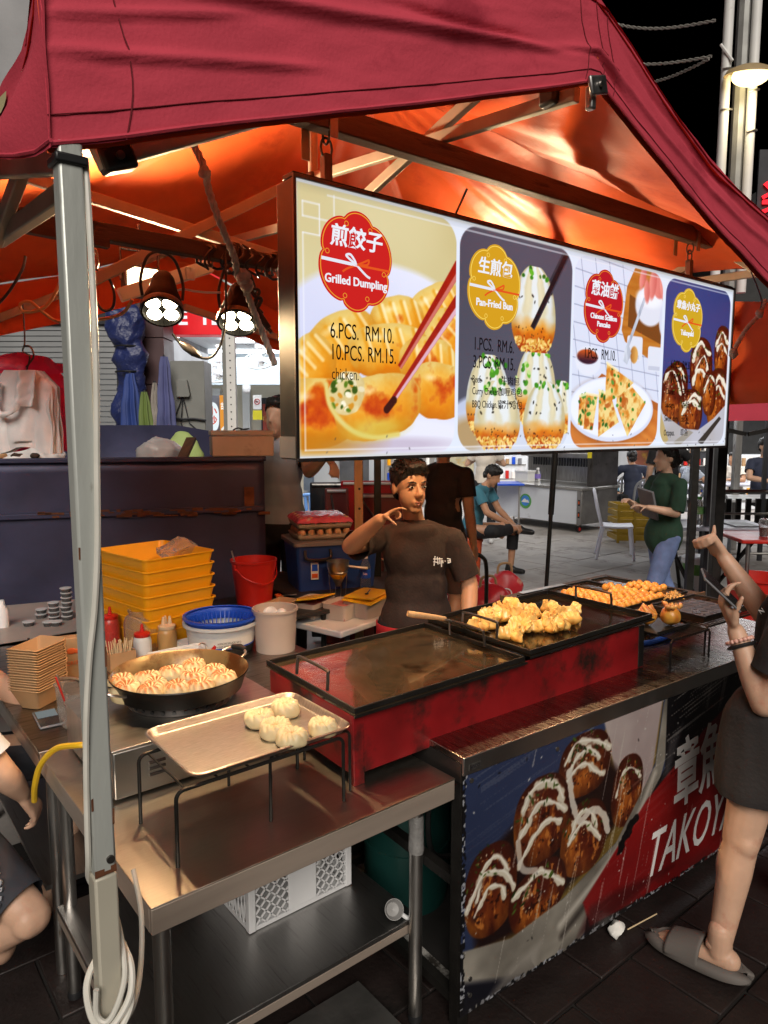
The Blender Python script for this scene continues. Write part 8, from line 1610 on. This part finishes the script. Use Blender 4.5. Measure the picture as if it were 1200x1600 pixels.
    if face:
        for s_ in (-1, 1):
            q = MB(); q.ball(hp(s_ * .031, -.0730, .010), (.0128, .0075, .0052), 16, 10, H); ew = q.out('eye', eye_w, t); q = MB(); q.ball(hp(s_ * .031 + .0015, -.0792, .0097), (.0056, .0022, .0048), 14, 8, H); q.out('iris', iris_m, ew)
            q = MB(); q.tube([hp(s_ * .016, -.0835, .0155), hp(s_ * .030, -.0835, .0195), hp(s_ * .047, -.0735, .0135)], .0013, 6); q.out('eyelid', hair_m, ew)
            q = MB(); q.tube([hp(s_ * .013, -.0865, .030), hp(s_ * .030, -.0855, .0355), hp(s_ * .052, -.072, .0305)], [.0030, .0042, .0018], 6); q.out('eyebrow', hair_m, t)
        q = MB(); q.tube([hp(-.024, -.080, -.0575), hp(-.008, -.0895, -.0555), hp(0, -.089, -.0570), hp(.008, -.0895, -.0555), hp(.024, -.080, -.0575)], [.0015, .004, .0036, .004, .0015], 8); q.tube([hp(-.020, -.080, -.064), hp(0, -.0875, -.0665), hp(.020, -.080, -.064)], [.0015, .0048, .0015], 8); q.out('lips', lip_m, t)
    return t, j, hp
# the vendor, raising his right hand to his chin
VS = .925
VR = PX(650, 3.02, 1.2)
def VL(px, py, dep): p = PR(px, py, dep); return ((p[0] - VR) / VS, (dep - 3.02) / VS, p[2] / VS)
vend, vj, vh = person('stall vendor in dark brown tee and red apron raising his bent hand to his chin', VR, 3.02, 0, dict(hea=VL(641, 762, 2.98), nec=VL(648, 815, 3.03), shL=(.172, .02, 1.325), shR=(-.170, .0, 1.335), elR=VL(548, 853, 2.80), wrR=VL(594, 812, 2.70), elL=(.255, .02, 1.11), wrL=(.235, -.10, .885)), VS, sh_brown, .82, .03, pants_k, 'long', hair='short', voxel=.0048, look=(R(24), R(2)), face=True, wr=.013,
    hands={'R': dict(d=(.62, .10, .36), n=(.30, -.35, -.88), hd=-1, curl=(.30, .95, 1.05, 1.15), s=.70, thumb=(.62, -.25, -.45), tcurl=.1), 'L': dict(d=(-.05, -.2, -1), n=(-1, 0, 0), curl=(.4, .45, .5, .55))})
ap = MB(); ap.grid(lambda u, v: (.185 * math.sin((u - .5) * 3.6), -.150 * math.cos((u - .5) * 3.6) - .006 + .010 * math.sin(u * 22) * (1 - v), .50 + .44 * v), 40, 16); ap.out('apron', apron_red, vend, sharp=180, fix=False, solid=.004)
words('stüssy', .030, ink_white, (.105, -.148, 1.245), (1, .30, .02), (0, -.1, 1), 'chest_lettering', vend, depth=.002, shear=.2, weight=.0008) if False else None
q = MB()
for (x0, z0, x1, z1) in ((.070, 1.262, .112, 1.262), (.078, 1.275, .074, 1.232), (.088, 1.272, .092, 1.238), (.070, 1.250, .094, 1.246), (.098, 1.268, .100, 1.240), (.106, 1.256, .108, 1.226), (.112, 1.255, .114, 1.242), (.122, 1.252, .126, 1.250), (.132, 1.262, .146, 1.260), (.134, 1.252, .148, 1.250), (.134, 1.242, .146, 1.243), (.146, 1.262, .148, 1.243)):
    f = lambda x: -.1385 + .9 * max(0, x - .05) ** 1.75 - .012
    q.tube([(x0, f(x0), z0), (x1, f(x1), z1)], .0026, 5)
q.out('chest_scribble', ink_white, vend)
q = MB(); rs3 = random.Random(4)
for i in range(420):
    a = rs3.uniform(0, 2 * PI); e = rs3.uniform(.12, 1.5); x, y, zz = .083 * math.cos(e) * math.cos(a), .018 + .100 * math.cos(e) * math.sin(a), .054 + .088 * math.sin(e)
    if zz < .052 - (y + .07) * .85 + rs3.uniform(-.008, .008): continue
    f_ = Vector((x * .5 + rs3.uniform(-.02, .02), -.05 + rs3.uniform(-.03, .02), .05)).normalized(); n_ = Vector((x, y - .018, zz - .05)).normalized(); d_ = (f_ * .7 + n_ * .6).normalized(); L = rs3.uniform(.008, .017)
    q.tube([vh(x, y, zz), vh(*(Vector((x, y, zz)) + d_ * L * .5)), vh(*(Vector((x, y, zz)) + d_ * L + Vector((0, -.004, -.003))))], [.0034, .0028, .0008], 4)
tag(q.out('hair_tufts', hair_m, vend), kind='stuff')
# people on the street
person('man in a black tee and dark brown shorts standing with his back to the stall', PX(692, 5.1), 5.1, R(150), dict(elL=(.25, .05, 1.12), wrL=(.22, -.10, .90)), 1.0, sh_black, .6, .0, brown_short, .92, hair='short', sk=skin, look=(R(10), 0))
person('seated man in teal tee on the orange stool with one foot on his knee', PX(742, 8.25), 8.25, R(62), dict(pel=(0, .05, .54), che=(0, -.04, .86), nec=(0, -.12, 1.05), hea=(0, -.21, 1.155), shL=(.175, -.10, 1.0), shR=(-.175, -.10, 1.0), elL=(.20, -.22, .76), wrL=(.10, -.44, .60), elR=(-.20, -.22, .76), wrR=(-.05, -.44, .62), hiL=(.09, .0, .52), knL=(.16, -.42, .56), anL=(.15, -.40, .10), hiR=(-.09, .0, .52), knR=(-.28, -.36, .56), anR=(.08, -.52, .58)), 1.0, sh_teal, .6, .06, pants_k, 1.55, hair='short', sk=skin, look=(0, R(28)))
person('pale shirted person standing behind the man in teal', PX(758, 10.5), 10.5, R(175), dict(elL=(.28, -.05, 1.2), wrL=(.06, -.24, 1.32), elR=(-.28, -.05, 1.2), wrR=(-.06, -.24, 1.30)), .98, mat('cream_shirt', (.62, .56, .48), .8), .5, .0, pants_k, 'long', shoes=white_shoe, hair=None, sk=skin_pale, voxel=.014)
gw, gj, gh_ = person('woman in loose dark green tee and blue jeans walking past with a folder', PX(1036, 5.75), 5.75, R(-72), dict(pel=(0, .0, .90), elL=(.22, -.06, 1.13), wrL=(.14, -.28, 1.18), elR=(-.2, -.10, 1.12), wrR=(-.10, -.28, 1.20), knL=(.09, -.14, .50), anL=(.10, .05, .08), knR=(-.09, .08, .50), anR=(-.09, .30, .14)), .92, sh_green, .95, .20, jeans, 'long', hair='long', sk=skin_pale, look=(R(-8), 0), wr=.012)
mf = root('menu_folder', 'dark grey menu folder held by the walking woman in green', 'folder', G(PX(1010, 5.7), 5.7, 1.10), BZ + R(20)); q = MB(); q.obox((0, 0, 0), (.02, .17, .26), Euler((R(10), R(-24), 0)).to_matrix()); q.out('folder', grey_plastic, mf, bevel=.003)
person('seated person in a navy tee seen from behind at the far table', PX(990, 12.2), 12.2, R(180), dict(pel=(0, 0, .50), che=(0, -.05, .82), nec=(0, -.08, 1.02), hea=(0, -.14, 1.14), shL=(.19, -.06, .97), shR=(-.19, -.06, .97), elL=(.32, -.2, .80), wrL=(.2, -.4, .78), elR=(-.32, -.2, .80), wrR=(-.2, -.4, .78), hiL=(.09, 0, .5), knL=(.12, -.42, .5), anL=(.12, -.4, .1), hiR=(-.09, 0, .5), knR=(-.12, -.42, .5), anR=(-.12, -.4, .1)), 1.05, sh_navy, .7, .05, pants_k, 'long', hair='short', sk=skin_tan, voxel=.014)
person('person in black with a cap print standing behind the woman in green', PX(1040, 9.2), 9.2, R(170), dict(elR=(-.30, -.06, 1.25), wrR=(-.34, -.2, 1.45)), 1.02, sh_black, .6, .0, pants_k, 'long', hair='short', sk=skin_pale, voxel=.014)
person('smiling man in a navy tee seated at the far right table', PX(1188, 10.6), 10.6, R(10), dict(pel=(0, 0, .62), che=(0, -.02, .96), nec=(0, -.03, 1.15), hea=(0, -.06, 1.30), shL=(.18, -.02, 1.10), shR=(-.18, -.02, 1.10), elL=(.30, -.15, .90), wrL=(.12, -.36, .86), elR=(-.30, -.15, .90), wrR=(-.12, -.36, .86), hiL=(.09, 0, .6), knL=(.12, -.42, .6), anL=(.12, -.4, .1), hiR=(-.09, 0, .6), knR=(-.12, -.42, .6), anR=(-.12, -.4, .1)), 1.1, sh_navy, .6, .05, pants_k, 'long', hair='short', sk=skin_pale, voxel=.010, face=True)
person('person in grey tee and black apron reaching right beside the skip', PX(440, 5.0), 5.0, R(-20), dict(elL=(.26, -.12, 1.26), wrL=(.42, -.24, 1.36)), 1.12, sh_grey, .62, .0, pants_k, 'long', hair='short', sk=skin_pale, hands={'L': dict(d=(.6, -.3, -.5), n=(-.5, 0, -.8))})
person('dark haired man inside the eating house, only his head above the skip', PX(320, 8.6), 8.6, R(50), None, .98, sh_grey, .6, 0, pants_k, 'long', hair='short', sk=skin_tan, voxel=.012)
person('person at the left edge reaching a gloved hand to the sauce cups', PX(-130, 3.75), 3.75, R(-80), dict(shL=(.18, -.02, 1.36), elL=(.22, -.22, 1.08), wrL=(.10, -.40, .86), elR=(-.20, -.24, 1.08), wrR=(-.02, -.46, .88)), 1.0, sh_black, .6, 0, pants_k, 'long', hair='short', sk=skin_tan, hands={'L': dict(d=(.0, -1, -.35), n=(-.3, 0, -1), curl=(.5, .55, .6, .7)), 'R': dict(d=(0, -1, -.3), n=(.3, 0, -1), curl=(.4, .5, .55, .6))})
# seated customer at the left edge: white sleeve, printed shorts, bare knee
def LL(px, py, dep): p = PR(px, py, dep); return (p[0] + 1.42, dep - 2.1, p[2])
sc_, sj, sh__ = person('seated customer in white tee and dark printed shorts with a bare knee, left edge', -1.42, 2.1, 0, dict(pel=(-.05, .05, .58), che=(-.08, .06, .88), nec=(-.14, .05, 1.08), hea=(-.20, .04, 1.22), shL=(.05, -.10, 1.02), shR=(-.16, .22, 1.02), elL=LL(8, 1212, 2.03), wrL=(.30, -.02, .58), elR=(.05, .34, .80), wrR=(.28, .22, .70), hiL=(.0, -.05, .57), knL=LL(48, 1432, 1.90), anL=(.02, -.16, .06), hiR=(.0, .16, .58), knR=(.40, .26, .62), anR=(.25, .24, .10)), 1.0, sh_white, .84, .05, None, shoes=None, hair='short', sk=skin_pale, voxel=.008, look=(R(90), 0))
S = [('e', sj['pel'], (.16, .16, .13)), ('c', sj['hiL'], .108, sj['hiL'].lerp(sj['knL'], .93), .080), ('c', sj['hiR'], .10, sj['knR'], .085)]
dv = (sj['knL'] - sj['hiL']).normalized(); e = sj['hiL'].lerp(sj['knL'], .90)
shorts = flesh('shorts', S, mat('dark_grey_print_cotton', (.035, .038, .048), .85, 0, .25, 4), sc_, .009, 6, [(e, dv, e + dv * .06, .16), (sj['pel'] + Vector((0, 0, .08)), (0, 0, 1), sj['pel'], .4)], (.005, 8, (1, 1, 1)))
nrm = Vector((.12, -.86, .50)).normalized(); ex = (dv - nrm * dv.dot(nrm)).normalized(); ey = nrm.cross(ex); pale_ink = mat('pale_print_ink', (.30, .31, .34), .8)
oc = sj['hiL'].lerp(sj['knL'], .64) + nrm * .098
for i, ch in enumerate('SPACE EXPLORER'):
    if ch == ' ': continue
    a = R(152 - i * 9.4); p = oc - ey * .075 + ex * (.118 * math.cos(a)) + ey * (.118 * math.sin(a)); words(ch, .026, pale_ink, p, ex * math.sin(a) - ey * math.cos(a), ex * math.cos(a) + ey * math.sin(a), 'shorts_lettering', sc_, depth=.006, weight=.0006)
q = MB(); P3 = lambda x, y, h=0: oc + ex * x + ey * y + nrm * h
q.tube([P3(.035 + .030 * math.cos(a), -.035 + .034 * math.sin(a)) for a in [2 * PI * i / 20 for i in range(20)]], .0035, 6, True); q.tube([P3(.06 + .02 * math.cos(a), -.075 + .02 * math.sin(a)) for a in [PI * i / 10 for i in range(11)]], .003, 6); q.tube([P3(-.01, -.07), P3(.03, -.085), P3(.08, -.08)], .003, 6); q.tube([P3(.05, -.06), P3(.09, -.05)], .003, 6); q.out('astronaut_outline', pale_ink, sc_)
q = MB(); q.prism([(.020 * math.cos(t), .022 * math.sin(t)) for t in [2 * PI * i / 20 for i in range(20)]], .004, P3(.035, -.030, -.002), Matrix((ex, ey, nrm)).transposed()); q.out('visor', pale_ink, sc_)
# the customer at the right: phone in one hand, the other giving a thumbs up
def CL(px, py, dep): p = PR(px, py, dep); return (p[0] - 1.47, dep - 2.32, p[2])
cu_, cj, ch_ = person('customer in black holding a phone and giving a thumbs up, right edge', 1.47, 2.32, 0, dict(pel=CL(1248, 1105, 2.22), che=CL(1312, 930, 2.18), nec=CL(1330, 800, 2.16), hea=CL(1340, 690, 2.14), shL=CL(1305, 860, 2.34), shR=CL(1300, 870, 2.02), elL=CL(1196, 962, 2.40), wrL=CL(1132, 872, 2.48), elR=CL(1194, 1100, 2.04), wrR=CL(1150, 986, 2.13), hiL=CL(1228, 1130, 2.30), knL=CL(1240, 1340, 2.36), anL=CL(1262, 1500, 2.36), hiR=CL(1200, 1120, 2.13), knR=CL(1158, 1312, 2.10), anR=(1.050 - 1.47, 2.050 - 2.32, .095)), 1.0, None, hair='long', sk=skin_pale, voxel=.0065, look=(R(-160), 0), shoes=None, feet=False,
    hands={'L': dict(d=(-.50, .10, .62), n=(-.62, -.40, -.50), hd=-1, curl=(1.25, 1.3, 1.35, 1.4), s=1.0, thumb=(-.02, .06, 1.0), tcurl=-.06), 'R': dict(d=(-.36, .12, .80), n=(.70, -.10, .40), hd=-1, curl=(.45, .55, .6, .65), s=1.0, thumb=(-.10, -.3, .8), tcurl=.25)})
foot = cj['anR']; td = Vector((-.72, .69, 0)).normalized()
flesh('foot', [('c', foot + Vector((0, 0, .05)), .036, foot - Vector((0, 0, .02)), .037), ('c', foot + Vector((0, 0, -.035)) - td * .03, .034, foot + td * .10 + Vector((0, 0, -.055)), .030), ('c', foot + td * .10 + Vector((0, 0, -.05)), .030, foot + td * .165 + Vector((0, 0, -.060)), .016)] + [('c', foot + td * .14 + Vector((td.y, -td.x, 0)) * o + Vector((0, 0, -.058)), .011, foot + td * (.185 - abs(o) * .5) + Vector((td.y, -td.x, 0)) * o + Vector((0, 0, -.060)), .009) for o in (-.034, -.018, -.002, .013, .028)], skin_pale, cu_, .005, 3)
sl = mat('grey_foam_slide', (.125, .11, .10), .75, 0, .08); zb = -cj['anR'].z + .002 if False else 0; side = Vector((td.y, -td.x, 0)); gz = -foot.z
fz = foot + Vector((0, 0, gz))
q = MB(); q.grid(lambda u, v: fz + td * (-.085 + .30 * v) + side * ((u - .5) * (.100 + .018 * math.sin(v * 3.2)) * max(.02, 1 - abs(2 * v - 1) ** 4.5) ** .5) + Vector((0, 0, .030 - .010 * v + .012 * (abs(u - .5) * 2) ** 3)), 14, 60); q.out('slide_sole', sl, cu_, sharp=180, fix=False, solid=.034)
q = MB(); q.grid(lambda u, v: fz + td * (.045 + .105 * v) + side * (.058 * math.cos(PI * u)) + Vector((0, 0, .022 + (.082 - .034 * v) * math.sin(PI * u) ** .8)), 24, 12); q.out('slide_strap', sl, cu_, sharp=180, fix=False, solid=.007)
A_ = lambda a, b, f: a.lerp(b, f)
tor = (cj['nec'] - cj['pel']).normalized()
flesh('dress', [('e', cj['che'], (.175, .20, .24)), ('e', A_(cj['pel'], cj['che'], .5), (.185, .20, .26)), ('c', A_(cj['shR'], cj['pel'], .35), .12, A_(cj['pel'], cj['hiR'], .6), .135), ('e', cj['pel'], (.17, .19, .20)), ('c', cj['hiR'], .125, A_(cj['hiR'], cj['knR'], .62), .105), ('c', cj['hiL'], .14, A_(cj['hiL'], cj['knL'], .62), .12)], mat('faded_black_cloth', (.020, .017, .017), .9, 0, .25, 4, .3, 80), cu_, .010, 8,
    [(A_(cj['hiR'], cj['knR'], .62), (-.05, 0, -1), A_(cj['hiR'], cj['knR'], .75), .32)], (.022, 6, (1, 1, .3)))
for s_, f_ in (('L', .62), ('R', .80)):
    a, b = cj['sh' + s_], cj['el' + s_]; flesh('sleeve', [('c', a, .085, A_(a, b, f_ + .1), .074)], MATS['faded_black_cloth'], cu_, .009, 6, [(A_(a, b, f_), b - a, None, 0)], (.012, 7, (1, 1, 1)))
br = cj['wrR'] - (cj['wrR'] - cj['elR']).normalized() * .03; bd2 = (cj['wrR'] - cj['elR']).normalized(); m3 = rot_to(bd2)
bead_m = mat('rose_quartz_bead', (.72, .40, .32), .2, 0, .06, coat=.4)
bl = bpy.data.objects.new('bead_bracelet', None); COL.objects.link(bl); bl.parent = cu_
for i in range(18):
    a = 2 * PI * i / 18; q = MB(); q.ball(br + m3 @ Vector((.036 * math.cos(a), .036 * math.sin(a), 0)), .0068, 10, 8); q.out('bead', bead_m, bl)
q = MB(); q.tube([br - bd2 * .016 + m3 @ Vector((.037 * math.cos(a), .037 * math.sin(a), 0)) for a in [2 * PI * i / 20 for i in range(20)]], .006, 8, True); q.out('dark_bangle', black_plastic, cu_)
cp_ = root('phone', 'grey phone held up by the customer in black at the right', 'phone', G(*PR(1126, 922, 2.12)), BZ)
pa = Vector((-.74, .0, .67)).normalized(); pc_ = Vector((-.60, .36, -.66)); pc_ = (pc_ - pa * pc_.dot(pa)).normalized(); pb2 = pc_.cross(pa); PM = Matrix((pb2, pc_, pa)).transposed()
q = MB(); q.obox((0, 0, 0), (.074, .0085, .155), PM); q.out('body', grey_plastic, cp_, bevel=.004); q = MB(); q.obox(PM @ Vector((0, -.0052, 0)), (.070, .0012, .150), PM); q.out('screen', mat('phone_glass', (.02, .018, .018), .08, 0, .1, coat=.6), cp_)
q = MB(); q.obox(PM @ Vector((-.018, .0062, .052)), (.024, .003, .030), PM); cm_ = q.out('camera_block', black_plastic, cp_, bevel=.002)
words('N', .02, ink_white, CL(1190, 955, 2.17), (.6, -.2, .5), (-.5, 0, .7), 'shirt_lettering', cu_, depth=.004)

SIT = dict(pel=(0, 0, .50), che=(0, -.05, .82), nec=(0, -.08, 1.02), hea=(0, -.12, 1.15), shL=(.18, -.06, .97), shR=(-.18, -.06, .97), elL=(.28, -.2, .78), wrL=(.14, -.4, .80), elR=(-.28, -.2, .78), wrR=(-.14, -.4, .80), hiL=(.09, 0, .5), knL=(.12, -.42, .5), anL=(.12, -.4, .1), hiR=(-.09, 0, .5), knR=(-.12, -.42, .5), anR=(-.12, -.4, .1))
for lbl, px, d, yw, m_ in (('seated diner in grey at a far table, right of the walking woman', 1072, 12.6, R(100), sh_grey), ('seated diner in cream beside the far grey post', 1150, 13.0, R(-60), MATS['cream_shirt']), ('seated diner in teal left of the navy back', 958, 13.6, R(-120), sh_teal)): person(lbl, PX(px, d), d, yw, SIT, 1.0, m_, .6, .05, pants_k, 'long', hair='short', sk=skin_tan, voxel=.015)
